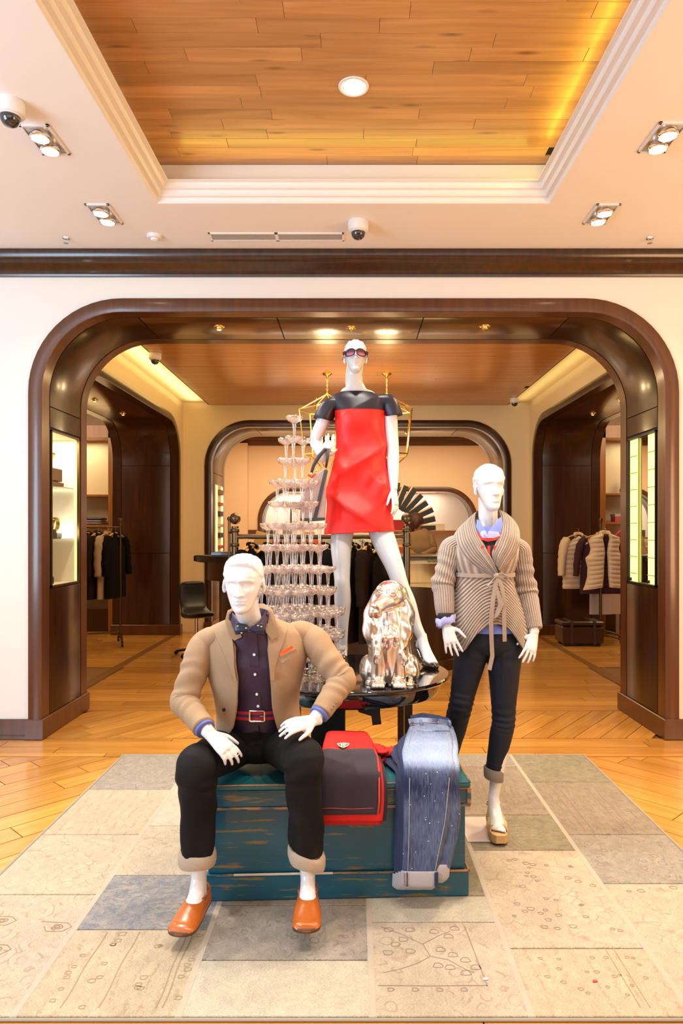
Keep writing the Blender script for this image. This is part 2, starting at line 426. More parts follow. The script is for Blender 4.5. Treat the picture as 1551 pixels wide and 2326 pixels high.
# --- arches
class Arch:
    def __init__(s, x0, x1, zt, R): s.x0, s.x1, s.zt, s.R = x0, x1, zt, R; s.a = zt-R; s.q = PI*R/2; s.w = x1-x0-2*R; s.T = 2*s.a+2*s.q+s.w
    def pos(s, t, off=0):
        "off > 0 is outward from the opening"
        R = s.R
        if t <= s.a: return (s.x0-off, t)
        t -= s.a
        if t <= s.q:
            g = t/R; return (s.x0+R-(R+off)*math.cos(g), s.a+(R+off)*math.sin(g))
        t -= s.q
        if t <= s.w: return (s.x0+R+t, s.zt+off)
        t -= s.w
        if t <= s.q:
            g = t/R; return (s.x1-R+(R+off)*math.sin(g), s.a+(R+off)*math.cos(g))
        t -= s.q
        return (s.x1+off, s.a-t)
    def ts(s, ta, tb):
        out = [ta]
        ev = [s.a+s.q*k/14 for k in range(15)]+[s.a+s.q+s.w+s.q*k/14 for k in range(15)]
        out += [e for e in ev if ta+1e-4 < e < tb-1e-4]; return out+[tb]
    def tL(s, z): return z
    def tT(s, x): return s.a+s.q+(x-s.x0-s.R)
    def tR(s, z): return s.T-z
    def sweep(s, prof, ta=0, tb=None, closed=False):
        "prof: (depth, off) pairs"
        tb = s.T if tb is None else tb; rings = []
        for t in s.ts(ta, tb): rings.append([(s.pos(t, o)[0], y, s.pos(t, o)[1]) for y, o in prof])
        return M().loft(rings, caps=closed, closed=closed)
def arch_wall(wname, n, mx, A, X0, X1, H, D, wm, panels_top, jamb=None, jambR=None, lm=(WALNUT_X, WALNUT_L), cw=.10):
    "plaster wall with a rounded opening and its panelled wood lining"
    w = M()
    for y in (0, D):
        ts = [t for t in A.ts(0, A.T)]
        P = [A.pos(t, cw*.5) for t in ts]
        vs = []; fs = []
        vs += [(X0, y, 0), (P[0][0], y, 0), (P[0][0], y, H), (X0, y, H)]; fs.append((0, 1, 2, 3))
        b = 4; vs += [(P[-1][0], y, 0), (X1, y, 0), (X1, y, H), (P[-1][0], y, H)]; fs.append((4, 5, 6, 7)); b = 8
        top = [p for p in P if p[1] > A.a-1e-3]
        for p, q in zip(top, top[1:]):
            k = len(vs); vs += [(p[0], y, p[1]), (q[0], y, q[1]), (q[0], y, H), (p[0], y, H)]; fs.append((k, k+1, k+2, k+3))
        w.add(vs, fs)
    w.xf(mx); struct(w.build(wname, wm))
    t = struct(empty('trim_%d' % n)); 
    f = A.sweep([(0, cw), (-.022, cw), (-.026, cw-.006), (-.026, .006), (-.022, 0), (.10, 0), (.10, .012), (.114, .012)])
    f.xf(mx).build('casing', lm[1], t, 35)
    f = A.sweep([(D, cw), (D+.022, cw), (D+.026, cw-.006), (D+.026, .006), (D+.022, 0), (D-.10, 0), (D-.10, .012), (D-.114, .012)])
    f.v = f.v[:]; f.xf(mx).build('casing', lm[1], t, 35)
    A.sweep([(.09, .012), (D-.09, .012)]) if 0 else None
    seams = [A.tT(x) for x in panels_top]
    segs = []
    lo_l = (jamb or [(.15, None)]); 
    def jl(lst, f):
        return [(f(a), f(b)) for a, b in lst]
    first = seams[0]; last = seams[-1]
    L = [(a, b) for a, b in (jamb or [(.15, 1.2), (1.2, A.a-.1)])]
    R_ = [(a, b) for a, b in (jambR or jamb or [(.15, 1.2), (1.2, A.a-.1)])]
    for a, b in L: segs.append((a, b))
    segs.append((L[-1][1], first))
    for a, b in zip(seams, seams[1:]): segs.append((a, b))
    segs.append((last, A.T-R_[-1][1]))
    for a, b in R_: segs.append((A.T-b, A.T-a))
    for i, (a, b) in enumerate(segs):
        g = .004; a += g; b -= g
        top = a > A.a and b < A.T-A.a
        pr = [(.114, .012), (.114, .002), (.118, 0), (D-.118, 0), (D-.114, .002), (D-.114, .012)]
        rings = []
        for t_ in A.ts(a, b): rings.append([(A.pos(t_, o)[0], y, A.pos(t_, o)[1]) for y, o in pr])
        e0 = [(A.pos(a, .014)[0], y, A.pos(a, .014)[1]) for y, o in pr]; e1 = [(A.pos(b, .014)[0], y, A.pos(b, .014)[1]) for y, o in pr]
        M().loft([e0]+rings+[e1], caps=False, closed=False).xf(mx).build('panel', lm[0] if top else WALNUT, t, 40)
    # dark recess behind the joints
    for a, b in [(L[0][0], L[0][1])]+[(L[-1][0], A.T-R_[-1][0])]+[(A.T-R_[0][1], A.T-R_[0][0])]:
        g = A.sweep([(.095, .013), (D-.095, .013)], a, b); g.xf(mx).build('lining_core', SHADOW, t)
    for x in (A.x0, A.x1):
        sg = 1 if x < (A.x0+A.x1)/2 else -1
        xa, xb = sorted((x-sg*(cw+.012), x+sg*.016))
        M().box(xa, xb, -.045, D+.045, 0, .15, .006).xf(mx).build('plinth', WALNUT_L, t)
    return t
FW = Matrix.Translation((0, 4.97, 0))
A1 = Arch(-2.26, 2.26, 3.10, .58)
NICHE = [(.15, 1.085), (2.285, 2.44)]
arch_wall('wall_front', 3, FW, A1, -4.5, 4.5, CEIL_Z, .79, PLASTER, (-1.6, -.57, .52, 1.6), NICHE, NICHE)
# crown of the front wall
def crown(n, X0, X1, Y, zt, mx=Matrix.Identity(4), m_=WALNUT, k=1.0):
    pr = [(0, -.17), (-.018, -.168), (-.022, -.155), (-.03, -.15), (-.03, -.135), (-.045, -.115), (-.07, -.10), (-.078, -.088), (-.078, -.07), (-.088, -.062), (-.095, -.045), (-.10, -.03), (-.10, -.002), (0, -.002)]
    rings = [[(x, Y+a*k, zt+b*k) for a, b in pr] for x in (X0, X1)]
    return struct(M().loft(rings).xf(mx).build('trim_%d' % n, m_, None, 30))
crown(4, -4.5, 4.5, 4.97, CEIL_Z, m_=WALNUT)
# baseboards of the front wall
for side, a, b in (('left', -4.5, -2.372), ('right', 2.372, 4.5)):
    struct(M().box(a, b, 4.948, 4.97, 0, .145, .004).box(a, b, 4.935, 4.948, 0, .03, .004).build('baseboard_'+side, WALNUT_L))

# --- inner room shell
IX0, IX1, IY0, IY1, IZ = -2.58, 2.66, 5.76, 10.33, 3.47
A2L = Arch(6.45, 10.0, 3.08, .5)       # runs along y
def ymap(x, sg):   # local x -> world y ; local depth -> outward
    return Matrix(((0, sg, 0, x), (1, 0, 0, 0), (0, 0, 1, 0), (0, 0, 0, 1)))
arch_wall('wall_inner_left', 5, ymap(IX0, -1), A2L, 5.76, IY1, 3.6, .93, CREAM, (7.3, 8.5, 9.4), lm=(WALNUT_X, WALNUT))
arch_wall('wall_inner_right', 6, ymap(IX1, 1), A2L, 5.76, IY1, 3.6, .93, CREAM, (7.3, 8.5, 9.4), lm=(WALNUT_X, WALNUT))
A3 = Arch(-2.15, 2.28, 3.10, .58)
arch_wall('wall_back', 7, Matrix.Translation((0, 10.33, 0)), A3, -3.5, 3.58, 3.6, 1.0, CREAM, (-1.5, -.5, .6, 1.6), lm=(WALNUT_X, WALNUT))
c = M().box(-3.7, 3.8, 5.76, 10.34, IZ, IZ+.1); struct(c.build('ceiling_inner', CREAM))
# dropped wood panel of the inner ceiling
TI = struct(M().box(-2.19, 2.33, 5.78, 10.30, 3.43, 3.465).build('ceiling_inner_panel', SHADOW))
p = M(); y = 10.28; r = random.Random(3)
while y > 5.9:
    x = -2.18-r.random()
    while x < 2.32:
        ln = r.choice((.9, 1.3, 1.8)); a, b = max(x, -2.165), min(x+ln, 2.305)
        if b > a+.05: p.box(a+.001, b-.001, y-.148, y-.002, 3.42-.001*r.random(), 3.431)
        x += ln
    y -= .15
tag(p.build('planking', OAKI, TI), kind='stuff')
# corner pilaster edges at the back of the inner room
# side rooms
for side, sg, x in (('left', -1, -3.52), ('right', 1, 3.60)):
    xs = sorted((x, x+sg*2.6))
    boxwall('wall_%s_side_room' % side, *( (x+sg*2.5, x+sg*2.6) if sg > 0 else (x+sg*2.6, x+sg*2.5)), 5.7, 11.3, 0, 3.6, m=PEACH)
    boxwall('wall_%s_side_back' % side, xs[0], xs[1], 11.2, 11.3, 0, 3.6, m=PEACH)
    boxwall('wall_%s_side_near' % side, xs[0], xs[1], 5.66, 5.76, 0, 3.6, m=PEACH)
    boxwall('ceiling_%s_side' % side, xs[0], xs[1], 5.7, 11.3, 3.5, 3.6, m=PEACH)
# third room
boxwall('wall_far_left', -3.6, -3.5, 11.33, 14.7, 0, 3.6, m=PEACH); boxwall('wall_far_right', 3.6, 3.7, 11.33, 14.7, 0, 3.6, m=PEACH)
boxwall('ceiling_far', -5.1, 5.1, 11.33, 16, 3.56, 3.66, m=PEACH)
A4 = Arch(-1.95, 2.55, 2.38, .62)
arch_wall('wall_far_back', 8, Matrix.Translation((0, 14.6, 0)), A4, -3.5, 3.6, 3.56, .5, PEACH, (-1.2, .3, 1.8), lm=(WALNUT_X, WALNUT_L))
crown(9, -3.5, 3.6, 14.6, 3.53, m_=WALNUT_X)
boxwall('wall_niche_back', -3.5, 3.6, 15.9, 16.0, 0, 3.5, m=PLASTER)
boxwall('wall_niche_left', -2.4, -2.3, 15.1, 15.9, 0, 3.5, m=PLASTER); boxwall('wall_niche_right', 2.9, 3.0, 15.1, 15.9, 0, 3.5, m=PLASTER)
boxwall('ceiling_niche', -2.4, 3.0, 15.1, 15.9, 2.5, 2.6, m=PLASTER)
boxwall('wall_far_pilaster', -2.75, -2.25, 14.45, 14.6, 0, 3.4, m=PEACH)
struct(M().box(-3.5, -2.0, 14.56, 14.6, 1.44, 1.56).build('trim_10', WALNUT_L))
# ------------------------------------------------------------------ mannequins
MANQ = mat('mannequin_white', (.70, .70, .72), .25, coat=.4)
def gs(x, s): return math.exp(-(x/s)**2)
def sst(x):
    x = max(0, min(1, x)); return x*x*(3-2*x)
class Head:
    "a head with its own frame: R image-right, F the way it faces, U up"
    def __init__(s, c, k=1.0, yaw=0, pitch=0, roll=0, hair='short', female=False, wid=1.0):
        s.c = Vector(c); s.k = k; s.wid = wid; s.hair = hair; s.fem = female
        F = Vector((math.sin(yaw)*math.cos(pitch), -math.cos(yaw)*math.cos(pitch), -math.sin(pitch)))
        R = Vector((math.cos(yaw), math.sin(yaw), 0)); U = F.cross(R)*-1
        if U.z < 0: U = -U
        if roll: q = Matrix.Rotation(roll, 3, F); R = q @ R; U = q @ U
        s.F, s.R, s.U = F, R, U; s.rot = Matrix((R, -F, U)).transposed()
    def P(s, x, f, u): return s.c+(s.R*x+s.F*f+s.U*u)*s.k
    def add(s, m):
        k = s.k; w = (.92 if s.fem else 1)*s.wid
        T = ((-.119, .010, .066, .040), (-.114, .021, .080, .026), (-.104, .031, .0885, .008), (-.090, .040, .0880, -.010), (-.072, .048, .0865, -.032), (-.052, .055, .0860, -.050), (-.030, .062, .0850, -.068), (-.008, .068, .0840, -.084), (.016, .0725, .0845, -.096), (.042, .0745, .0860, -.101), (.066, .0705, .0790, -.097), (.086, .060, .0630, -.084), (.101, .044, .0420, -.062), (.111, .025, .0180, -.036), (.1145, .008, .000, -.016))
        T = [(u, ww*s.wid, f, bk) for u, ww, f, bk in T]
        if s.fem: T = [(u, ww*(.90 if u < 0 else .95), f, bk) for u, ww, f, bk in T]
        rings = []
        for u, ww, f1, f0 in T:
            ring = []
            for i in range(40):
                a = 2*PI*i/40; ca, sa = math.cos(a), math.sin(a); fm = (f1+f0)/2; ex = 2.25
                x = math.copysign(abs(ca)**(2/ex), ca)*ww; f = fm+math.copysign(abs(sa)**(2/2.1), sa)*(f1-f0)/2
                ring.append(s.P(x, f, u))
            rings.append(ring)
        m.loft(rings[::-1])
        for sg in (-1, 1):
            q = s.rot @ Matrix.Rotation(sg*.35, 3, 'Z') @ Matrix.Rotation(-.15, 3, 'X')
            m.ell(s.P(sg*.079*w, -.012, -.008), (.006*k, .019*k, .030*k), 12, 10, q)
            m.ell(s.P(sg*.076*w, -.006, -.030), (.006*k, .011*k, .012*k), 10, 8, q)
    def fn(s, p):
        q = (p-s.c)/s.k; x, f, u = q.dot(s.R), q.dot(s.F), q.dot(s.U)
        if x*x+f*f+u*u > .0240: return p
        d = 0; nrm = 0
        w = (.92 if s.fem else 1)*s.wid
        if f > .015 and abs(x) < .075:
            ax = abs(x)
            t = (.016-u)/.052
            a = (.004+.021*max(0, t)**1.25) if t <= 1 else .025*gs((t-1)*.052, .0055)
            if t < 0: a = .004*gs(t*.052, .014)
            d += a*gs(x, .0065+.005*max(0, min(1, t)))
            d += .007*gs(ax-.0125, .006)*gs(u+.033, .0065)
            d -= .0105*gs(ax-.031, .017)*gs(u-.006, .0115)
            d += .0075*gs(ax-.031, .0125)*gs(u-.005, .0075)
            d -= .0022*gs(ax-.031, .013)*gs(u-.0125+14*(ax-.031)**2, .0018)
            d += .0045*gs(u-.027+5*(ax-.02)**2, .006)*(1 if ax < .052 else gs(ax-.052, .01))
            d += .004*gs(ax-.046, .018)*gs(u+.020, .018)
            lw = .021*(1 if s.fem else 1.05)
            lip = gs(x, lw)
            d += .0060*lip*gs(u+.0575-.002*gs(ax-.007, .005), .0042)+.0072*gs(x, lw*.85)*gs(u+.0685, .0050)
            d -= .0050*gs(x, lw*1.15)*gs(u+.0628, .0017)
            d -= .0018*gs(x, .0035)*gs(u+.049, .006)
            d -= .0042*gs(x, .022)*gs(u+.0805, .0055)
            d += .0045*gs(x, .017)*gs(u+.099, .011)
            d *= sst((f-.015)/.02)
        p = p+s.F*(d*s.k)
        # ear hollow
        ax = abs(x)
        if ax > .074*w and abs(f+.010) < .02: p = p-s.R*(math.copysign(1, x)*.006*s.k*gs(f+.006, .009)*gs(u+.002, .016))
        # sculpted hair
        pts = ((-.12, -.055), (-.06, -.04), (-.02, .012), (.01, .022), (.04, .045), (.06, .075), (.085, .083), (.12, .083)) if s.hair == 'slick' else ((-.12, -.055), (-.06, -.045), (-.02, .005), (.01, .012), (.035, .050), (.055, .082), (.085, .090), (.12, .09))
        hl = pts[-1][1]
        for (a, b), (c_, d_) in zip(pts, pts[1:]):
            if a <= f < c_: hl = b+(d_-b)*(f-a)/(c_-a); break
        msk = sst((u-hl)/.010)
        if ax > .0755*w and u < .03: msk = 0
        if msk > 0:
            n = Vector((q.dot(s.R), q.dot(s.F)*.8, q.dot(s.U))).normalized(); nn = s.R*n.x+s.F*n.y+s.U*n.z
            if s.hair == 'slick':
                h = .004+.010*sst((u-.05)/.05)+.008*sst((f-.02)/.05)*sst((u-.06)/.03)
                h += .0006*math.sin((f*.6-x*1.4+u)*240)
                h -= .005*gs(x-.035, .003)*(u > .06)
            else:
                h = .006+.0018*math.sin(x*210+math.sin(f*60+u*30)*2.2)+.0012*math.sin(u*190+x*90)
                if s.hair == 'crop': h += .003*noise.noise(q*60)
            p = p+nn*(h*msk*s.k)
        return p
def hand(m, wrist, d, back, thumb, L=.185, curl=.35, spread=.10, wr=.025, tcurl=.2, fr=.0080, side=.5):
    w0 = Vector(wrist); d = Vector(d).normalized(); n = Vector(back); n = (n-d*n.dot(d)).normalized(); t = d.cross(n)
    if t.dot(Vector(thumb)) < 0: t = -t
    k = L/.185
    m.limb([(w0-d*.03*k, wr, wr*.8), (w0, wr, wr*.72), (w0+d*.035*k, .032*k, .017*k), (w0+d*.075*k, .038*k, .0145*k), (w0+d*.098*k, .037*k, .0115*k)], 18, 4, t)
    for j, (off, ln, sp) in enumerate(((.029, .074, 1.0), (.010, .083, .3), (-.010, .077, -.4), (-.028, .062, -1.2))):
        b = w0+d*(.088-.004*abs(j-1))*k+t*off*k
        dd = (d+t*sp*spread).normalized(); nn = n
        c = curl*(1+.12*(j-1)); pts = [(b-dd*.012*k, fr*k*1.1)]; p = b.copy(); pts.append((p.copy(), fr*1.08*k))
        ang = c*.55
        for i, f in enumerate((.46, .30, .24)):
            q = dd*math.cos(ang)-nn*math.sin(ang); p = p+q*ln*f*k; pts.append((p.copy(), fr*k*(1.0-.10*i))); ang += c
        m.limb([(a, r_, r_) for a, r_ in pts], 10, 3, t)
        m.ell(pts[-1][0], (fr*k*.8,)*3, 8, 6)
    b = w0+d*.022*k+t*.022*k-n*.004*k; td = (d*.75+t*side*1.25-n*tcurl).normalized(); p1 = b+td*.038*k; td2 = (d*.95+t*side*.6-n*tcurl*1.3).normalized(); p2 = p1+td2*.030*k; p3 = p2+(td2-n*.1).normalized()*.024*k
    m.limb([(b-td*.015*k, .014*k, .014*k), (b, .015*k, .013*k), (p1, .0105*k, .0105*k), (p2, .0095*k, .009*k), (p3, .0072*k, .0065*k)], 10, 4, n)
    m.ell(p3, (.0066*k,)*3, 8, 6)
    return t
def foot(m, ankle, d, L=.22, up=.07, toe_drop=0):
    a = Vector(ankle); d = Vector(d).normalized(); s_ = Vector((-d.y, d.x, 0)).normalized(); Z = Vector((0, 0, 1))
    m.limb([(a+Z*.05, .029, .034), (a, .029, .035), (a-Z*up*.5+d*.004, .031, .042), (a-Z*up*.95-d*.004, .029, .040)], 18, 4, s_)
    m.limb([(a+Z*.035+d*.012, .026, .030), (a-Z*up*.18+d*.03, .031, .034), (a-Z*up*.45+d*.07, .035, .028), (a-Z*(up*.74+toe_drop*.8)+d*.12, .040, .020), (a-Z*(up*.86+toe_drop)+d*(L-.055), .032, .012)], 18, 5, s_)
def fold(p, f, amp, axis):
    return amp*math.sin(f*(p.x*axis[0]+p.y*axis[1]+p.z*axis[2])+2.2*noise.noise(Vector(p)*7))

# ================================================= man in the tan blazer, sitting on the chest
YH = 2.68
man = empty('mannequin', (-.42, 2.95, .48), 'white male mannequin in tan blazer and bow tie sitting on blue chest', 'mannequin')
hd = Head(W(553, 1326, YH), .925, wid=1.10, yaw=-.06, pitch=.10, roll=.0, hair='slick')
b = M(); hd.add(b)
sL, sR = W(472, 1446, 2.86), W(697, 1430, 2.90)    # shoulder joints (image left / right)
neck = W(572, 1424, 2.80); chest = W(578, 1500, 2.85); waist = W(585, 1600, 2.92); hip = W(588, 1672, 2.98)
b.limb([(hd.P(0, -.02, -.04), .050, .055), (hd.P(0, -.035, -.10), .050, .053), (neck, .050, .046), (neck+Vector((0, .045, -.045)), .078, .040)], 20, 5)
b.limb([(neck+Vector((0, .045, -.035)), .08, .045), (W(580, 1456, 2.89), .135, .055), (chest+Vector((0, .03, 0)), .145, .072), (W(582, 1560, 2.92), .13, .075), (waist, .125, .075), (hip, .16, .10), (hip+Vector((0, .02, -.06)), .15, .10)], 24, 5)
eL, wL = W(418, 1592, 2.76), W(478, 1668, 2.62)
eR, wR = W(778, 1545, 2.80), W(712, 1636, 2.66)
for s_, e_, w_ in ((sL, eL, wL), (sR, eR, wR)):
    b.limb([(s_+Vector((0, 0, -.025)), .036, .036), (s_.lerp(e_, .5), .036, .036), (e_, .034, .034), (e_.lerp(w_, .5), .031, .031), (w_, .024, .026)], 16, 5)
hand(b, wL, W(536, 1722, 2.58)-wL, (.35, -.75, .6), (1, 0, 0), .175, .42, .10, .026, .2)
hand(b, wR, W(652, 1650, 2.58)-wR, (.1, -.55, .8), (-.4, -.6, -.9), .175, .32, .07, .026, .15)
kL, kR = W(447, 1748, 2.60), W(690, 1732, 2.60)
aL, aR = W(452, 2004, 2.62), W(699, 1996, 2.62)
hL, hR = hip+Vector((-.09, -.01, -.03)), hip+Vector((.09, -.01, -.03))
for h_, k_, a_ in ((hL, kL, aL), (hR, kR, aR)):
    b.limb([(h_, .075, .07), (h_.lerp(k_, .5), .068, .062), (k_, .052, .05), (k_.lerp(a_, .35)+Vector((0, .02, 0)), .050, .052), (k_.lerp(a_, .8), .032, .036), (a_, .029, .034)], 18, 5)
    foot(b, a_+Vector((0, .0, -.02)), (-.12 if k_ is kL else .05, -1, 0), .22, .08)
b.v = b.v
body = fuse(rel(b, empty('t')) if 0 else b, 'body', MANQ, None, .0042, 3, hd.fn)
def child_world(o, root):
    o.parent = root; o.matrix_parent_inverse = Matrix.Identity(4)
    if o.type == 'MESH':
        l = root.location; o.data.transform(Matrix.Translation(-l)) if o.data.users == 1 else None
    return o
child_world(body, man)
def part(m, name, mt, root, smooth=180, **k):
    o = m.build(name, mt, None, smooth); child_world(o, root); 
    if k: tag(o, **k)
    return o

SHIRT = mat('plum_cotton', (.030, .013, .042), .42, bump=.15, bscale=400)
BLUECUFF = mat('blue_cotton', (.09, .12, .38), .6, sheen=.3)
TAN = mat('tan_wool', (.36, .24, .145), .9, bump=.35, bscale=500, vary=.10, spec=.2)
TAND = mat('tan_wool_edge', (.28, .19, .12), .85)
BDEN = mat('black_denim', (.0065, .0055, .006), .75, bump=.25, bscale=500, vary=.3, spec=.2)
CUFFT = mat('tan_twill', (.42, .34, .26), .85, bump=.4, bscale=300, vary=.15)
NAVYSILK = mat('navy_silk', (.010, .012, .04), .35)
# --- shirt
def torso_rings(keys, n=64, sub=6, cut=None):
    "keys: (center, halfwidth, halfdepth_front, halfdepth_back, expo)"
    def cr(q, i, t):
        p0 = q[max(i-1, 0)]; p1 = q[i]; p2 = q[i+1]; p3 = q[min(i+2, len(q)-1)]
        return .5*((2*p1)+(p2-p0)*t+(2*p0-5*p1+4*p2-p3)*t*t+(3*p1-p0-3*p2+p3)*t**3)
    C = [Vector(k[0]) for k in keys]; A = [[k[j] for k in keys] for j in (1, 2, 3, 4)]
    S = []
    for i in range(len(keys)-1):
        for j in range(sub if i < len(keys)-2 else sub+1):
            t = j/sub; S.append((cr(C, i, t), [cr(a, i, t) for a in A]))
    return S
def torso(keys, a0=0, a1=2*PI, n=64, sub=6, disp=None, yaw=0):
    "angle 0 at image right, growing to the back (+y), 3/2 pi = front"
    S = torso_rings(keys, n, sub); rings = []
    for j, (c, (w, df, db, ex)) in enumerate(S):
        v = j/(len(S)-1); A0 = a0(v) if callable(a0) else a0; A1 = a1(v) if callable(a1) else a1
        ring = []
        full = abs((A1-A0)-2*PI) < 1e-6
        for i in range(n if full else n+1):
            a = A0+(A1-A0)*i/n; ca, sa = math.cos(a), math.sin(a)
            x = math.copysign(abs(ca)**(2/ex), ca)*w; y = math.copysign(abs(sa)**(2/ex), sa)*(db if sa > 0 else df)
            p = Vector((x, y, 0))
            if disp: p = p*(1+disp(v, a, c+p)/max(.03, p.length))
            if yaw: p = Matrix.Rotation(yaw, 3, 'Z') @ p
            ring.append(c+p)
        rings.append(ring)
    return rings
def thick(rings, th, closed=False):
    "closed shell of the given thickness from an open sheet of rings"
    n = len(rings[0]); inner = []
    for r in rings:
        c = sum((Vector(p) for p in r), Vector())/len(r)
        rr = []
        for p in r:
            d = Vector(p)-c; d.z = 0
            rr.append(Vector(p)-d.normalized()*th)
        inner.append(rr)
    out = []
    for r, q in zip(rings, inner): out.append(list(r)+list(reversed(q)))
    return out
shk = [(neck+Vector((-.008, -.004, .040)), .058, .068, .06, 2), (neck+Vector((0, .02, .0)), .062, .078, .06, 2), (W(573, 1438, 2.84), .10, .080, .07, 2), (W(578, 1460, 2.86), .155, .090, .08, 2.2), (W(580, 1510, 2.87), .165, .104, .10, 2.2), (W(583, 1570, 2.90), .150, .106, .10, 2.2), (W(586, 1625, 2.93), .145, .112, .10, 2.2), (W(588, 1652, 2.95), .15, .112, .11, 2.2)]
sh = M().loft(torso(shk, disp=lambda v, a, p: .0035*math.sin(34*p.z+9*p.x+3*noise.noise(p*9))*sst((v-.2)*4)), caps=False)
SHO = part(sh, 'shirt', SHIRT, man)
# placket and buttons
fx = lambda py, Y: W({1430: 572, 1470: 574, 1520: 579, 1570: 582, 1620: 585}[py], py, Y)
pl = M().ribbon([W(570, 1424, 2.748), W(573, 1445, 2.752), W(575, 1470, 2.762), W(578, 1510, 2.762), W(581, 1565, 2.788), W(585, 1625, 2.812)], .036, (1, 0, 0), .004)
part(pl, 'placket', SHIRT, man, None)
BUT = mat('white_button', (.75, .72, .70), .3)
for px, py, Y in ((572, 1446, 2.757), (577, 1487, 2.750), (579, 1532, 2.760), (583, 1577, 2.784), (586, 1604, 2.798)):
    c0 = W(px, py, Y); q = Matrix.Translation(c0) @ Matrix.Rotation(PI/2, 4, 'X')
    part(M().lathe([(.0001, -.002), (.0055, -.002), (.006, 0), (.0055, .0018), (.003, .001), (.0001, .001)], 12, q), 'button', BUT, man, 40)
# collar: two leaves
for sg, pts in ((-1, [W(527, 1392, 2.80), W(524, 1412, 2.765), W(533, 1436, 2.72), W(566, 1424, 2.705), W(546, 1408, 2.735)]), (1, [W(604, 1385, 2.80), W(608, 1408, 2.77), W(598, 1438, 2.72), W(572, 1424, 2.705), W(590, 1410, 2.735)])):
    cn = sum(pts, Vector())/5
    m = M(); n_ = 5; off = Vector((0, -.006, 0)); inn = [p.lerp(cn, .12)+Vector((0, -.007, 0)) for p in pts]
    m.add([p for p in pts]+inn+[cn+Vector((0, -.009, 0))]+[p+Vector((0, .006, 0)) for p in pts], [(i, (i+1) % 5, 5+(i+1) % 5, 5+i) for i in range(5)]+[(5+i, 5+(i+1) % 5, 10) for i in range(5)]+[(i, 11+i, 11+(i+1) % 5, (i+1) % 5) for i in range(5)]+[(15, 14, 13, 12, 11)])
    part(m, 'collar', SHIRT, man, 60)
cb = M(); rr = []
for k in range(25):
    a = -.25+(PI+.5)*k/24; rr.append(W(566, 1404, 2.80)+Vector((.078*math.cos(a), .075*math.sin(a), .012*math.sin(a))))
cb.ribbon(rr, .045, (0, 0, 1), .006); part(cb, 'collar_band', SHIRT, man, 60)
# bow tie
bt = M(); bc = W(567, 1428, 2.695)
for sg in (-1, 1):
    rings = []
    for t, hw, dp in ((0, .008, .008), (.012, .012, .010), (.03, .021, .010), (.050, .024, .007), (.056, .022, .004)):
        ring = []
        for i in range(20):
            a = 2*PI*i/20; ring.append(bc+Vector((sg*t, -.004+math.sin(a)*dp*(1+.25*math.cos(3*a)), math.cos(a)*hw-(.002 if sg > 0 else -.001)*t*20)))
        rings.append(ring if sg > 0 else ring[::-1])
    bt.loft(rings)
part(bt, 'bow_tie', NAVYSILK, man, 60, label='navy silk bow tie with small gold motifs')
part(M().ell(bc+Vector((0, -.010, 0)), (.009, .008, .010), 12, 8), 'bow_tie_knot', NAVYSILK, man)
gm = M()
for dx, dz in ((-.045, .012), (-.03, -.015), (.035, .014), (.048, .010), (-.012, .004)): gm.ell(bc+Vector((dx, -.0135, dz)), (.0045, .0015, .0028), 8, 4)
part(gm, 'tie_motifs', mat('gold_thread', (.75, .6, .25), .5), man)
# --- blazer: open shell with a front gap
def jdisp(v, a, p):
    d = .0045*math.sin(20*p.z-26*abs(p.x-.0)+3*noise.noise(p*6))*sst((v-.35)*3)
    return d
jk = [(W(573, 1402, 2.87), .085, .06, .045, 2), (W(574, 1412, 2.875), .135, .062, .055, 2), (W(576, 1424, 2.88), .184, .082, .07, 2.2), (W(578, 1440, 2.885), .216, .104, .085, 2.3), (W(580, 1480, 2.89), .222, .138, .11, 2.3), (W(583, 1535, 2.90), .200, .152, .11, 2.3), (W(584, 1590, 2.92), .176, .152, .11, 2.3), (W(586, 1640, 2.94), .182, .154, .12, 2.3), (W(588, 1668, 2.96), .195, .12, .13, 2.3)]
def edge(tab, v):
    for (a, b_), (c_, d_) in zip(tab, tab[1:]):
        if v <= c_: return b_+(d_-b_)*(v-a)/(c_-a)
    return tab[-1][1]
# half openings measured at the front, as angles from 3/2 pi
jl = ((0, .95), (.15, .62), (.32, .33), (.45, .24), (.6, .24), (.72, .30), (.85, .42), (.93, .62), (1, .95))
jr = ((0, .95), (.15, .50), (.32, .28), (.45, .27), (.6, .33), (.75, .44), (.88, .58), (.95, .75), (1, 1.05))
A0 = lambda v: -PI/2+edge(jr, v)
A1 = lambda v: 1.5*PI-edge(jl, v)
J = torso(jk, A0, A1, 110, 8, jdisp)
jm = M().loft(thick(J, .010), caps=True)
part(jm, 'blazer', TAN, man, 60, label='tan wool blazer worn open over the shirt')
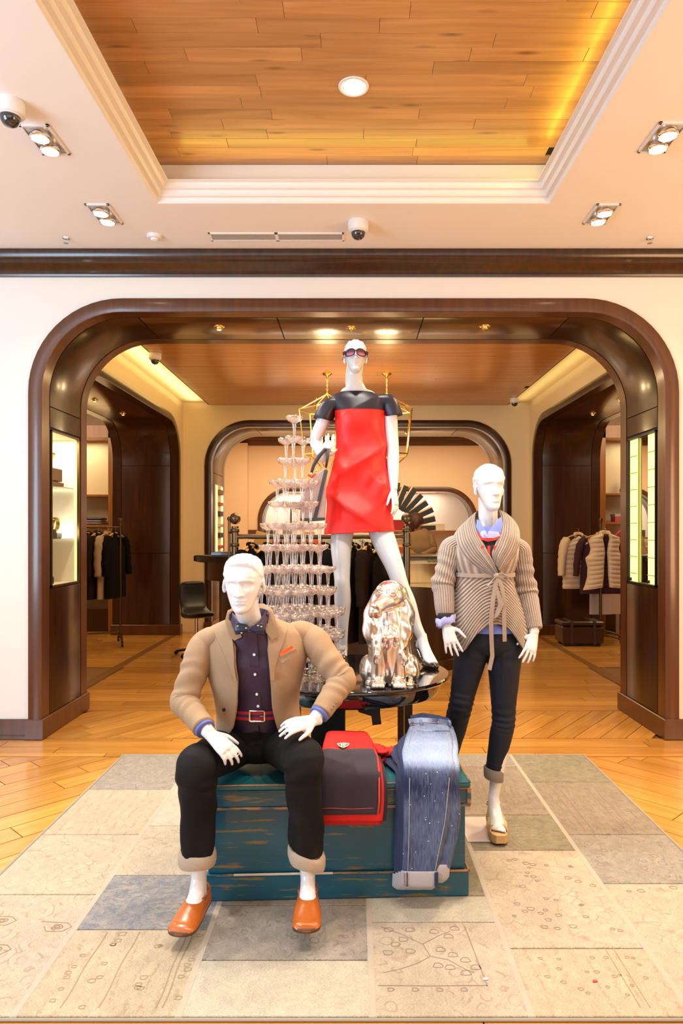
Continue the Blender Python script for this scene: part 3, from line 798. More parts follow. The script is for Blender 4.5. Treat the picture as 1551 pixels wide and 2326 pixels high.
# lapels lie on the front edges
def lapel(sg):
    nJ = len(J); rows = []
    ks = [int(nJ*t) for t in (.13, .19, .26, .33, .40, .47, .54, .60)]
    wd = (.050, .058, .068, .076, .066, .050, .030, .008) if sg > 0 else (.045, .052, .062, .070, .060, .044, .026, .008)
    for q, (k, w_) in enumerate(zip(ks, wd)):
        row = J[k]; e = row[0] if sg > 0 else row[-1]; row_ = row if sg > 0 else row[::-1]
        acc = 0; i = 0; pts = [row_[0]+Vector((0, -.004, 0))]
        while acc < w_ and i < len(row_)-2:
            acc += (row_[i+1]-row_[i]).length; i += 1
            if i % 2 == 0: pts.append(row_[i])
        if len(pts) < 2: pts.append(row_[max(1, i)])
        N_ = 7; out = []
        tot = [0]
        for a, b_ in zip(pts, pts[1:]): tot.append(tot[-1]+(b_-a).length)
        for jj in range(N_):
            tt = tot[-1]*jj/(N_-1)
            for a in range(len(pts)-1):
                if tot[a+1] >= tt-1e-5 or a == len(pts)-2: out.append(pts[a].lerp(pts[a+1], (tt-tot[a])/max(1e-6, tot[a+1]-tot[a]))); break
        c_ = W(580, 1500, 2.9)
        rows.append([p+Vector(((p.x-c_.x)*.02, -.009, 0)) for p in out])
    rings = [list(r)+[p+Vector((0, .007, 0)) for p in reversed(r)] for r in rows]
    if sg < 0: rings = [r[::-1] for r in rings]
    return M().loft(rings)
for sg in (1, -1): part(lapel(sg), 'lapel', TAN, man, 60)
# notch of the collar: the upper collar runs round the neck
uc = M(); pth = [W(541, 1452, 2.765), W(532, 1432, 2.77), W(525, 1412, 2.79), W(527, 1396, 2.84), W(545, 1386, 2.90), W(570, 1383, 2.93), W(596, 1382, 2.91), W(608, 1392, 2.85), W(611, 1408, 2.80), W(618, 1432, 2.775), W(626, 1450, 2.77)]
uc.ribbon([p+Vector((0, -.004, .002)) for p in pth], [.035, .050, .050, .045, .04, .04, .04, .045, .050, .050, .035], [(-1, .1, .2), (-1, .2, .3), (-1, .1, .5), (-.7, .3, 1), (-.3, .4, 1), (0, .4, 1), (.3, .4, 1), (.7, .3, 1), (1, .1, .5), (1, .2, .3), (1, .1, .2)], .007)
part(uc, 'upper_collar', TAN, man, 60)
def sleeve(m, s_, e_, w_, r0, r1, r2, amp=.006, n=28):
    mid = s_.lerp(e_, .5); fm = e_.lerp(w_, .5)
    def dsp(v, a, p):
        near = gs(v-.52, .14)
        return amp*(near*.9*math.sin(v*80+2.4*math.sin(a)+4*noise.noise(p*9))*(.5+.5*math.sin(a*1.0+v*9))+.45*gs(v-.86, .08)*math.sin(v*90+2*math.sin(a))+.8*noise.noise(p*11)+.35*noise.noise(p*26))
    sg = -1 if e_.x < s_.x else 1
    m.limb([(s_+Vector((-sg*.075, .005, .004)), r0*.95, r0*.62), (s_+Vector((-sg*.03, .002, .0)), r0*1.05, r0*.80), (s_+Vector((sg*.006, 0, -.022)), r0*1.06, r0*.92), (s_.lerp(e_, .24), r0*1.04, r0), (s_.lerp(e_, .55), r0*.97, r0*.95), (s_.lerp(e_, .86), r1*1.05, r1*1.05), (e_, r1*1.08, r1*1.1), (e_.lerp(w_, .18), r1, r1), (fm, r1*.90, r1*.9), (w_, r2, r2)], n, 9, (0, 1, 0), dsp)
for s_, e_, w_, sg in ((sL+Vector((-.012, 0, -.01)), eL, W(463, 1652, 2.645), -1), (sR+Vector((.004, 0, -.012)), eR, W(728, 1618, 2.69), 1)):
    m = M(); sleeve(m, s_, e_, w_, .062, .053, .044)
    part(m, 'sleeve', TAN, man, 180)
    d = (w_-e_).normalized()
    part(M().limb([(w_-d*.03, .037, .037), (w_+d*.010, .040, .040), (w_+d*.016, .038, .038)], 24, 3), 'shirt_cuff', BLUECUFF, man)
    for k in range(3): part(M().ell(w_-d*(.02+.016*k)+Vector((.034*sg*(-1 if sg < 0 else 1), -.030, .006)), (.006, .003, .006), 8, 6), 'cuff_button', TAND, man)
# breast pocket and pocket square
q = [W(638, 1497, 2.742), W(668, 1475, 2.745)]
part(M().ribbon([q[0]+Vector((0, -.010, -.006)), q[0].lerp(q[1], .5)+Vector((0, -.014, -.006)), q[1]+Vector((.010, -.006, -.004))], .020, (.4, 0, 1), .004), 'breast_pocket', TAN, man, None)
q0, q1 = W(637, 1486, 2.735), W(665, 1468, 2.738)
part(M().ribbon([q0+Vector((0, -.008, 0)), q0.lerp(q1, .5)+Vector((0, -.013, 0)), q1+Vector((0, -.010, 0))], .013, (.4, 0, 1), .004), 'pocket_square', mat('orange_silk', (.85, .10, .01), .5), man, None, label='orange pocket square with pale edge')
part(M().ell(W(508, 1612, 2.79), (.008, .005, .008), 10, 6), 'blazer_button', BLACKM, man)
# belt
RED = mat('red_web', (.45, .01, .015), .6); NAVY = mat('navy_web', (.02, .02, .10), .6)
bc_ = W(588, 1627, 2.93); bc_.z = W(0, 1627, 2.805).z
for k, (dz, hh, mt_) in enumerate(((.0115, .0065, RED), (0, .0062, NAVY), (-.0115, .0065, RED))):
    rr = [bc_+Vector((.157*math.cos(a), (.1255 if math.sin(a) < 0 else .115)*math.sin(a), dz)) for a in [2*PI*i/48 for i in range(48)]]
    ro = [[p+Vector((0, 0, hh)) for p in rr], [p+Vector((0, 0, -hh)) for p in rr]]
    ri = [[bc_+(p-bc_)*.96 for p in r] for r in ro]
    part(M().loft([ri[0], ro[0], ro[1], ri[1]], caps=False), 'belt_stripe', mt_, man, 40)
bk = M(); c0 = W(584, 1627, 2.797)
x, z, t_ = .033, .024, .0055
for a in ((-x, x, z-t_, z), (-x, x, -z, -z+t_), (-x, -x+t_, -z, z), (x-t_, x, -z, z), (.012, x, -.002, .002)): bk.box(c0.x+a[0], c0.x+a[1], c0.y-.004, c0.y+.004, c0.z+a[2], c0.z+a[3], .0015)
part(bk, 'belt_buckle', CHROME, man, None)
# --- trousers
tm = M()
hipc = W(589, 1660, 2.96)
tm.limb([(W(588, 1634, 2.935)+Vector((0, 0, .034)), .151, .116), (hipc, .185, .125), (hipc+Vector((0, 0, -.05)), .20, .13), (hipc+Vector((0, .01, -.085)), .16, .10)], 32, 5)
def tdisp(v, a, p):
    return .0035*math.sin(v*60+3*math.sin(a)+5*noise.noise(p*7))*(gs(v-.50, .10)+.5*gs(v-.08, .08))+.003*noise.noise(p*17)+.004*noise.noise(p*9)+.008*math.sin(a*4+5*noise.noise(p*5))*sst((v-.48)*3)*sst((.97-v)*7)
for h_, k_, a_, cuff in ((hL, kL, aL, W(447, 1944, 2.63)), (hR, kR, aR, W(696, 1938, 2.63))):
    kk = k_+Vector((0, .005, .012))
    tm.limb([(h_+Vector((0, .02, 0)), .100, .092), (h_.lerp(kk, .35), .098, .088), (h_.lerp(kk, .75), .086, .080), (kk+Vector((0, -.012, .0)), .078, .074), (kk+Vector((0, .005, -.075)), .074, .074), (kk.lerp(cuff, .5)+Vector((0, .01, 0)), .068, .070), (cuff+Vector((0, 0, .03)), .062, .066), (cuff, .064, .068)], 32, 10, (1, 0, 0), tdisp)
TR = fuse(tm, 'trousers', BDEN, None, .006, 2); child_world(TR, man); tag(TR, 'black denim trousers with turned-up hems')
for c0, tilt in ((W(447, 1946, 2.63), -.04), (W(696, 1946, 2.63), -.32)):
    rings = []
    for dz, r_ in ((.026, .060), (.026, .068), (.012, .073), (-.012, .073), (-.024, .070), (-.024, .058), (.0, .056), (.026, .060)):
        rings.append([c0+Vector(((r_+.0018*math.sin(5*a))*math.cos(a), (r_+.002)*math.sin(a), dz-math.cos(a)*r_*tilt*-1+.003*math.sin(3*a+dz*40))) for a in [2*PI*i/36 for i in range(36)]])
    part(M().loft(rings, caps=False), 'hem_cuff', CUFFT, man, 60, label='tan inside of the turned-up hem')
# fly seam and pocket creases
part(M().tube([W(588, 1648, 2.822), W(589, 1662, 2.815), W(590, 1680, 2.822)], .003, 6), 'fly_seam', BDEN, man)
# --- loafers
LEA = mat('tan_leather', (.42, .105, .012), .28, bump=.05, bscale=80, coat=.5, vary=.12)
SOLE = mat('dark_sole', (.10, .035, .012), .6)
def worn(root, owner):
    root.parent = owner; root.location = root.location-owner.location
    for k in ('label', 'category', 'group'):
        if k in root: del root[k]
    return root
def loafer(label, ank, toe_dir):
    d = Vector(toe_dir).normalized(); s_ = Vector((-d.y, d.x, 0)); s_ = -s_ if s_.x < 0 else s_
    root = empty('loafer', (ank.x, ank.y, ank.z-.095), label, 'shoe', 'loafers on the seated mannequin')
    base = Vector((ank.x, ank.y, ank.z-.095)); L0, L1 = -.070, .205
    def outline(t, w=1):  # half width along the shoe
        return w*(.035+.016*sst(t*1.6)-.004*gs(t-.45, .15))*math.sqrt(max(0, 1-max(0, (t-.80)/.20)**3.4))*math.sqrt(max(0, 1-max(0, (.14-t)/.14)**2.2)) + .0006
    def ringz(z, sc, hole=None):
        return z, sc
    N = 40
    def loop(z, sc, lift=0, inset=0):
        pts = []
        for i in range(N):
            u = i/N; side = 1 if u < .5 else -1; t = u*2 if u < .5 else 2-u*2
            t = .5-.5*math.cos(PI*t)
            tt = inset+t*(1-2*inset)
            pts.append(base+d*(L0+(L1-L0)*tt)+s_*side*outline(t, sc)+Vector((0, 0, z+lift*t)))
        return pts
    so = M().loft([loop(.0, .93, 0, .03), loop(.004, 1.0), loop(.014, 1.02), loop(.018, .98, 0, .01)]); rel(so, root); so.build('sole', SOLE, root, 60)
    # upper: cross sections along the length
    rings = []
    K = 22
    for k in range(K+1):
        t = k/K; tt = .5-.5*math.cos(PI*t); hw = outline(tt)*1.02
        c = base+d*(L0+(L1-L0)*tt)
        h = .068 if tt < .42 else .068-.036*sst((tt-.42)/.5)
        h *= (sst((1-tt)/.07)*.75+.25)
        if tt < .42: h = .062-.010*math.sin(PI*tt/.42)
        op = tt < .44
        ring = []
        for i in range(17):
            a = PI*i/16
            x = math.cos(a); z_ = math.sin(a)**.75
            if op: # open throat: stop the walls
                x = math.copysign(max(abs(x), .72), x) if abs(math.cos(a)) > 1e-6 else .72
                if i == 8: x = -.72
                z_ = min(z_, 1.0)
                if 4 < i < 12:
                    x = .66*(1 if i < 8 else -1); z_ = (.35 if i in (7, 8, 9) else .8)
                    if i in (7, 8, 9): x = .5*(8-i)
            ring.append(c+s_*x*hw+Vector((0, 0, .014+(h-.014)*z_)))
        ring += [c-s_*hw*.9+Vector((0, 0, .010)), c+s_*hw*.9+Vector((0, 0, .010))]
        rings.append(ring)
    up = M().loft(rings); rel(up, root); up.build('upper', LEA, root, 50)
    # moccasin seam: a raised welt round the vamp
    pth = []
    for k in range(33):
        g = PI*k/32; t = .46+.44*math.sin(g); w_ = math.cos(g)
        hw = outline(min(t, .99))*.74
        h = .068-.036*sst((t-.42)/.5)
        pth.append(base+d*(L0+(L1-L0)*t)+s_*w_*hw*(.98)+Vector((0, 0, .014+(h-.014)*(.70+.12*abs(1-abs(w_))))))
    wt = M().tube(pth, .0028, 6); rel(wt, root); wt.build('apron_seam', LEA, root, 60)
    cl = M().tube([base+d*(L0+(L1-L0)*t)+s_*w_*outline(t)*.95+Vector((0, 0, z_)) for t, w_, z_ in ((.44, .72, .060), (.3, .93, .055), (.15, .95, .058), (.04, .6, .062), (.02, 0, .063), (.04, -.6, .062), (.15, -.95, .058), (.3, -.93, .055), (.44, -.72, .060))], .0035, 6); rel(cl, root); cl.build('topline', LEA, root, 60)
    return root
worn(loafer('x', aL, (-.14, -1, 0)), man)
worn(loafer('x', aR, (.04, -1, 0)), man)

# ================================================= woman in the red and navy dress on the table
YD = 3.90
lady = empty('mannequin', W(803, 1510, 3.9), 'white female mannequin in red and navy dress standing on round black table', 'mannequin')
lady.location.z = .75
hd = Head(W(807, 813, YD-.02), .86, yaw=.02, pitch=-.10, hair='crop', female=True)
b = M(); hd.add(b)
nb = W(806, 884, YD)
b.limb([(hd.P(0, -.02, -.04), .046, .05), (W(804, 850, YD+.015), .047, .047), (W(804, 872, YD+.01), .050, .048), (W(806, 880, YD+.01), .058, .050), (W(806, 890, YD+.008), .088, .048), (W(808, 903, YD+.005), .12, .045)], 22, 5)
sL, sR = W(748, 921, YD), W(884, 914, YD)
b.limb([(W(814, 903, YD), .085, .038), (W(814, 920, YD), .125, .050), (W(818, 945, YD), .125, .070), (W(820, 985, YD), .115, .07), (W(820, 1030, YD), .115, .078), (W(818, 1085, YD), .14, .075), (W(818, 1140, YD), .160, .085), (W(820, 1175, YD), .150, .08)], 26, 5)
eL, wL = W(716, 1000, YD+.02), W(733, 1042, YD-.10)
b.limb([(sL, .044, .044), (sL.lerp(eL, .5), .039, .039), (eL, .034, .034), (eL.lerp(wL, .5), .030, .030), (wL, .023, .023)], 18, 6)
hand(b, W(734, 1038, YD-.10), W(745, 1008, YD-.16)-W(734, 1038, YD-.10), (-.3, -1, .1), (1, 0, .2), .15, .9, .05, .021, .3)
eR, wR = W(892, 1022, YD-.01), W(894, 1112, YD-.05)
b.limb([(sR, .044, .044), (sR.lerp(eR, .5), .039, .039), (eR, .036, .036), (eR.lerp(wR, .45), .033, .033), (wR, .022, .024)], 18, 6)
hand(b, wR, W(901, 1170, YD-.07)-wR, (.9, -.6, 0), (-.5, -.8, 0), .165, .22, .06, .022, .2)
hL, hR = W(785, 1172, YD), W(850, 1165, YD)
kL, aL_ = W(777, 1322, YD-.02), W(778, 1470, YD+.03)
kR, aR_ = W(910, 1330, YD-.03), W(958, 1448, YD+.0)
b.limb([(hL, .066, .070), (W(775, 1230, YD), .062, .066), (W(776, 1290, YD-.01), .050, .052), (kL, .045, .046), (W(778, 1365, YD+.01), .048, .052), (W(778, 1420, YD+.02), .034, .038), (aL_, .027, .031)], 20, 6)
b.limb([(hR, .066, .070), (W(872, 1228, YD-.01), .068, .070), (W(895, 1285, YD-.03), .053, .054), (kR, .046, .048), (W(926, 1370, YD-.01), .047, .050), (W(944, 1418, YD), .033, .037), (aR_, .028, .031)], 20, 6)
# feet arched for heels
for a_, d in ((aL_, Vector((-.1, -.75, 0))), (aR_, Vector((.28, -.75, 0)))):
    d = d.normalized(); s_ = Vector((-d.y, d.x, 0))
    b.limb([(a_+Vector((0, 0, .02)), .027, .030), (a_+d*.015+Vector((0, 0, -.03)), .030, .036), (a_+d*.06+Vector((0, 0, -.075)), .033, .024), (a_+d*.10+Vector((0, 0, -.108)), .038, .017), (a_+d*.145+Vector((0, 0, -.122)), .030, .011)], 18, 5, s_)
    b.limb([(a_+Vector((0, 0, -.01)), .026, .028), (a_-d*.03+Vector((0, 0, -.05)), .024, .024), (a_-d*.035+Vector((0, 0, -.07)), .018, .018)], 14, 4, s_)
body = fuse(b, 'body', MANQ, None, .0045, 3, hd.fn); child_world(body, lady)
# dress
NAVYJ = mat('navy_jersey', (.013, .010, .022), .38, bump=.1, bscale=500)
REDJ = mat('red_jersey', (.74, .012, .008), .40, bump=.06, bscale=500)
def ddisp(v, a, p):
    fr = max(0, -math.sin(a)); u = (p-W(820, 1050, YD))
    # diagonal drapes from the bust on the right down to the hip on the left
    s1 = u.x*.62+u.z*-.0; t = (u.z-.10)*.80-(u.x)*1.0
    k = gs(u.z-.05, .22)
    q1 = 30*(u.z*.66-u.x*.75)+1.2*math.sin(9*u.x); d = .021*k*(1-2*abs(math.sin(q1*.5))**.7)
    q2 = 28*(u.z*.80+u.x*.60)+.8; d += .018*gs(u.z+.22, .13)*(1-2*abs(math.sin(q2*.5))**.8)
    d += .010*gs(u.z+.12, .07)*math.sin(60*(u.z*.5-u.x*.9))*sst((u.x+.02)*8)
    d += .004*noise.noise(p*11)
    return d*(.35+.65*fr)
dk = [(W(807, 892, YD+.005), .103, .060, .055, 2), (W(808, 899, YD), .136, .062, .060, 2), (W(812, 910, YD), .160, .075, .075, 2.2), (W(817, 935, YD), .150, .098, .085, 2.2), (W(819, 962, YD), .143, .112, .085, 2.2), (W(819, 1000, YD), .146, .100, .085, 2.2), (W(818, 1040, YD), .155, .098, .090, 2.2), (W(817, 1090, YD), .180, .108, .11, 2.2), (W(817, 1140, YD), .193, .118, .12, 2.2), (W(816, 1185, YD), .198, .120, .12, 2.2), (W(816, 1210, YD), .201, .120, .12, 2.2)]
R_ = torso(dk, 0, 2*PI, 120, 10, ddisp)
zc = lambda p: 1.5-(937-1210)*YD/1550 - .012*gs(p.x-W(818, 0, YD).x, .12)*-1
vs = M().loft(R_, caps=False)
# split the shell between the navy yoke and the red body
n = 120; cutk = min(range(len(R_)), key=lambda k: abs(R_[k][90].z-W(0, 936, YD).z))
yoke = M().loft([[q+Vector((0, 0, 0)) for q in r] for r in R_[:cutk+1]], caps=False)
part(yoke, 'dress_yoke', NAVYJ, lady, 180, label='navy upper part of the dress')
low = R_[cutk:]
hem = low[-1]; inner = [[q+(Vector((low[-1][60].x/2+low[-1][0].x/2, YD, q.z))-q)*.05 for q in r] for r in (low[-1], low[-6])]
def hemfix(r, k):  # hem rises a little towards the right
    return [q+Vector((0, 0, .010*(q.x-W(817, 0, YD).x)/.2*k)) for q in r]
low = [hemfix(r, sst(i/len(low)*2-1)) for i, r in enumerate(low)]
inner = [hemfix(r, 1) for r in inner]
# side folds: side panels of the navy run a little below the seam
part(M().loft([[q+(Vector((W(818, 0, YD).x, YD, q.z))-q)*-.008 for q in low[0]]]+low+inner, caps=False), 'dress_body', REDJ, lady, 180, label='bright red draped lower part of the dress')
for s_, h_, sg in ((sL, W(734, 952, YD), -1), (sR, W(893, 944, YD-.0), 1)):
    m = M(); d = (h_-s_).normalized()
    m.limb([(s_+Vector((-sg*.075, 0, .006)), .050, .032), (s_+Vector((-sg*.035, 0, .004)), .056, .042), (s_+Vector((sg*.0, 0, -.010)), .058, .050), (h_-d*.012, .060, .054), (h_+Vector((sg*-.0, 0, -.004)), .059, .053)], 28, 6, (0, 1, 0), lambda v, a, p: .002*math.sin(30*p.z+4*a))
    part(m, 'dress_sleeve', NAVYJ, lady)
# sunglasses: worn, a thing of their own
sg_root = empty('sunglasses', hd.P(0, .10, .006), 'dark oversized sunglasses with plum gradient lenses on the dressed mannequin', 'sunglasses')
FR = mat('glasses_frame', (.035, .008, .015), .15, coat=.6)
LN, nt_, b_ = newmat('plum_lens'); setp(b_, rough=.05, coat=1, col=(.10, .02, .06))
tc = nt_.nodes.new('ShaderNodeTexCoord'); sx_ = nt_.nodes.new('ShaderNodeSeparateXYZ'); rp_ = nt_.nodes.new('ShaderNodeValToRGB'); nt_.links.new(tc.outputs['Generated'], sx_.inputs[0]); nt_.links.new(sx_.outputs[2], rp_.inputs[0]); nt_.links.new(rp_.outputs[0], b_.inputs['Base Color'])
rp_.color_ramp.elements[0].color = (.62, .16, .30, 1); rp_.color_ramp.elements[1].color = (.05, .012, .03, 1); rp_.color_ramp.elements[1].position = .65
def lens_pts(sg, s, dy=0):
    out = []
    for i in range(28):
        a = 2*PI*i/28; ca, sa = math.cos(a), math.sin(a)
        x = sg*.036+math.copysign(abs(ca)**.8, ca)*.032*s; z = -.002+math.copysign(abs(sa)**.8, sa)*.026*s
        out.append(hd.P(x, .106-9*x*x+dy, z+.004))
    return out
for sg in (-1, 1):
    m = M().loft([lens_pts(sg, .80, -.001), lens_pts(sg, .80, .001)]); part(m, 'lens', LN, sg_root, 30)
    m = M().loft([lens_pts(sg, .78, -.003), lens_pts(sg, 1.0, -.003), lens_pts(sg, 1.04, .001), lens_pts(sg, .98, .005), lens_pts(sg, .80, .005), lens_pts(sg, .78, -.003)], caps=False); part(m, 'rim', FR, sg_root, 60)
    part(M().ribbon([hd.P(sg*.068, .070, .008), hd.P(sg*.080, .055, .008), hd.P(sg*.083, .01, .004), hd.P(sg*.083, -.02, -.004)], [.022, .020, .010, .008], hd.U, .004), 'temple', FR, sg_root, 60)
part(M().tube([hd.P(-.008, .108, .008), hd.P(0, .112, .011), hd.P(.008, .108, .008)], .004, 8), 'bridge', FR, sg_root)
# black pumps
PAT = mat('black_patent', (.012, .010, .010), .12, coat=1)
def pump(label, a_, d):
    d = d.normalized(); s_ = Vector((-d.y, d.x, 0)); root = empty('pump', (a_.x, a_.y, .75), label, 'shoe', 'pumps on the dressed mannequin')
    z0 = .75
    ball = Vector((a_.x, a_.y, z0))+d*.10
    m = M().limb([(ball-d*.06+Vector((0, 0, .040)), .034, .022), (ball-d*.03+Vector((0, 0, .028)), .040, .024), (ball+Vector((0, 0, .020)), .044, .020), (ball+d*.04+Vector((0, 0, .017)), .038, .0165), (ball+d*.075+Vector((0, 0, .013)), .018, .010)], 20, 5, s_)
    m.limb([(ball-d*.145+Vector((0, 0, .125)), .024, .028), (ball-d*.14+Vector((0, 0, .085)), .029, .022), (ball-d*.10+Vector((0, 0, .062)), .028, .016), (ball-d*.05+Vector((0, 0, .03)), .034, .014)], 16, 5, s_)
    rel(m, root); m.build('upper', PAT, root, 180)
    h = M().limb([(ball-d*.145+Vector((0, 0, .10)), .018, .018), (ball-d*.148+Vector((0, 0, .05)), .008, .008), (ball-d*.15, .006, .006)], 12, 4, s_); rel(h, root); h.build('heel', PAT, root, 180)
    so = M().limb([(ball-d*.05+Vector((0, 0, .012)), .030, .004), (ball+Vector((0, 0, .0025)), .040, .0025), (ball+d*.06+Vector((0, 0, .002)), .022, .002)], 14, 4, s_); rel(so, root); so.build('sole', SOLE, root, 180)
    return root
worn(sg_root, lady)
worn(pump('x', aL_, Vector((-.1, -.75, 0))), lady)
worn(pump('x', aR_, Vector((.28, -.75, 0))), lady)
# handbag
bag = empty('handbag', W(708, 1182, 3.86), 'woven pink and black tote bag with dark strap held by dressed mannequin', 'handbag')
WEAVE, nt_, b_ = newmat('woven_pink'); N = nt_.nodes.new; L_ = nt_.links.new
tc = N('ShaderNodeTexCoord'); mp = N('ShaderNodeMapping'); mp.inputs['Rotation'].default_value = (0, .62, 0); mp.inputs['Scale'].default_value = (165, 165, 165); L_(tc.outputs['Object'], mp.inputs[0])
ck = N('ShaderNodeTexWave'); ck.inputs['Scale'].default_value = .35; ck.inputs['Distortion'].default_value = 1.2; L_(mp.outputs[0], ck.inputs['Vector'])
rp = N('ShaderNodeValToRGB'); rp.color_ramp.elements[0].position = .35; rp.color_ramp.elements[1].position = .55; rp.color_ramp.elements[0].color = (.05, .015, .015, 1); rp.color_ramp.elements[1].color = (.80, .56, .50, 1); L_(ck.outputs['Fac'], rp.inputs[0]); L_(rp.outputs[0], b_.inputs['Base Color'])
YB = 3.74
fr_ = [W(716, 1080, YB), W(742, 1062, YB), W(738, 1180, YB), W(682, 1182, YB), W(684, 1130, YB)]
cnt = sum(fr_, Vector())/5
def bagr(s, dy): return [cnt+(p-cnt)*s+Vector((0, dy, 0)) for p in fr_]
m = M().loft([bagr(.92, -.045), bagr(1, -.03), bagr(1.0, .05), bagr(.92, .065)]); part(m, 'bag_body', WEAVE, bag, 40)
DKB = mat('charcoal_leather', (.045, .04, .045), .45)
part(M().ribbon([W(741, 1068, YB-.05), W(733, 1100, YB-.052), W(724, 1140, YB-.052), W(714, 1182, YB-.048)], .020, (1, 0, -.2), .006), 'side_band', DKB, bag, 60)
part(M().ribbon([W(682, 1180, YB-.049), W(710, 1181, YB-.05), W(738, 1179, YB-.049)], .016, (0, 0, 1), .005), 'bottom_band', DKB, bag, 60)
for o in (0, .05):
    part(M().tube([W(706, 1078, YB-.04+o), W(712, 1058, YB-.05+o), W(724, 1036, YB-.05+o), W(738, 1021, YB-.05+o), W(745, 1020, YB-.05+o), W(744, 1040, YB-.05+o), W(740, 1062, YB-.04+o)], [.007, .009, .012, .010, .009, .008, .006], 10), 'handle', DKB, bag)
part(M().tube([W(700, 1078, YB-.045), W(708, 1084, YB-.047), W(716, 1076, YB-.047)], .006, 8), 'red_trim', mat('red_leather', (.55, .04, .02), .4), bag, label='red leather trim below the handle')
for px, py in ((706, 1076), (718, 1068)): part(M().ell(W(px, py, YB-.052), (.008, .004, .008), 10, 6), 'buckle', BRASSB, bag)
# ================================================= woman in the grey cardigan on the rug
YC = 3.42
girl = empty('mannequin', (W(1110, 0, YC).x, YC, .0), 'white female mannequin in grey ribbed cardigan standing on the rug', 'mannequin')
hd = Head(W(1111, 1108, YC-.03), .985, yaw=.20, pitch=.02, hair='short', female=True)
b = M(); hd.add(b)
b.limb([(hd.P(0, -.02, -.05), .047, .052), (W(1108, 1165, YC), .048, .050), (W(1108, 1190, YC+.01), .052, .052), (W(1108, 1210, YC+.01), .085, .05), (W(1108, 1222, YC+.01), .11, .055)], 22, 5)
sL, sR = W(1032, 1226, YC+.01), W(1176, 1232, YC+.02)
b.limb([(W(1108, 1214, YC), .10, .05), (W(1106, 1236, YC), .135, .065), (W(1102, 1270, YC), .12, .072), (W(1100, 1310, YC), .105, .065), (W(1106, 1360, YC), .14, .085), (W(1112, 1420, YC), .165, .10), (W(1114, 1455, YC), .16, .10)], 26, 5)
eL, wL = W(1008, 1325, YC-.02), W(1013, 1420, YC-.10)
eR, wR = W(1196, 1342, YC+.03), W(1213, 1440, YC-.06)
for s_, e_, w_ in ((sL, eL, wL), (sR, eR, wR)):
    b.limb([(s_+Vector((0, 0, -.02)), .034, .034), (s_.lerp(e_, .5), .035, .035), (e_, .034, .034), (e_.lerp(w_, .5), .031, .031), (w_, .022, .023)], 18, 6)
hand(b, wL, W(1036, 1500, YC-.16)-wL, (-.35, -1, .25), (1, -.2, .3), .170, .16, .20, .023, .05, side=.9)
hand(b, wR, W(1198, 1502, YC-.12)-wR, (.35, -1, .25), (-1, -.2, .3), .170, .20, .20, .023, .05, side=.8)
hL, hR = W(1078, 1440, YC), W(1146, 1440, YC)
kL, aLg = W(1046, 1600, YC+.02), W(1006, 1772, YC+.30)
kR, aRg = W(1143, 1640, YC-.02), W(1121, 1812, YC-.02)
b.limb([(hL, .08, .085), (hL.lerp(kL, .5), .065, .07), (kL, .048, .048), (kL.lerp(aLg, .3), .047, .05), (kL.lerp(aLg, .8), .030, .034), (aLg, .026, .030)], 20, 6)
b.limb([(hR, .08, .085), (hR.lerp(kR, .5), .065, .07), (kR, .048, .048), (kR.lerp(aRg, .3), .045, .05), (kR.lerp(aRg, .8), .030, .034), (aRg, .0265, .030)], 20, 6)
for a_, d in ((aLg, Vector((-.3, -.8, 0))), (aRg, Vector((.0, -.8, 0)))):
    d = d.normalized(); s_ = Vector((-d.y, d.x, 0))
    b.limb([(a_+Vector((0, 0, .02)), .0265, .029), (a_+d*.010+Vector((0, 0, -.035)), .030, .035), (a_+d*.05+Vector((0, 0, -.070)), .033, .024), (a_+d*.09+Vector((0, 0, -.096)), .037, .018), (a_+d*.115+Vector((0, 0, -.106)), .036, .013)], 18, 5, s_)
    for j in range(5):
        q = a_+d*(.110-.004*j*(1 if s_.x*1 > 0 else 1))+s_*(.026-.013*j)+Vector((0, 0, -.108)); b.limb([(q, .008, .008), (q+d*(.026-.003*j), .0075, .0065)], 8, 3, s_); b.ell(q+d*(.028-.003*j), (.0075, .0075, .0065), 8, 6)
    b.limb([(a_+Vector((0, 0, -.01)), .025, .028), (a_-d*.03+Vector((0, 0, -.045)), .024, .024), (a_-d*.035+Vector((0, 0, -.062)), .018, .018)], 14, 4, s_)
body = fuse(b, 'body', MANQ, None, .0042, 3, hd.fn); child_world(body, girl)
# skinny jeans
NVD = mat('navy_denim', (.0055, .0080, .018), .6, bump=.2, bscale=500, vary=.25, spec=.3)
GREYC = mat('grey_denim_inside', (.20, .17, .14), .85, bump=.3, bscale=300, vary=.15)
def jd(v, a, p): return .0035*math.sin(v*110+2*math.sin(a)+3*noise.noise(p*8))*(gs(v-.48, .10)+.6*gs(v-.1, .06)+.5*gs(v-.93, .05))+.002*noise.noise(p*12)
m = M()
m.limb([(W(1112, 1395, YC), .150, .105), (W(1113, 1430, YC), .175, .112), (W(1114, 1462, YC), .180, .112), (W(1114, 1482, YC), .15, .09)], 32, 5)
cf = W(1123, 1745, YC-.02)
m.limb([(hL+Vector((0, 0, -.02)), .095, .10), (hL.lerp(kL, .35), .082, .088), (hL.lerp(kL, .75), .066, .068), (kL, .060, .060), (kL.lerp(aLg, .25), .058, .060), (kL.lerp(aLg, .6), .048, .052), (kL.lerp(aLg, .85), .042, .044)], 30, 10, (1, 0, 0), jd)
m.limb([(hR+Vector((0, 0, -.02)), .095, .10), (hR.lerp(kR, .35), .082, .088), (hR.lerp(kR, .75), .064, .068), (kR, .057, .060), (kR.lerp(cf, .3), .056, .060), (kR.lerp(cf, .75), .047, .052), (cf, .043, .046)], 30, 10, (1, 0, 0), jd)
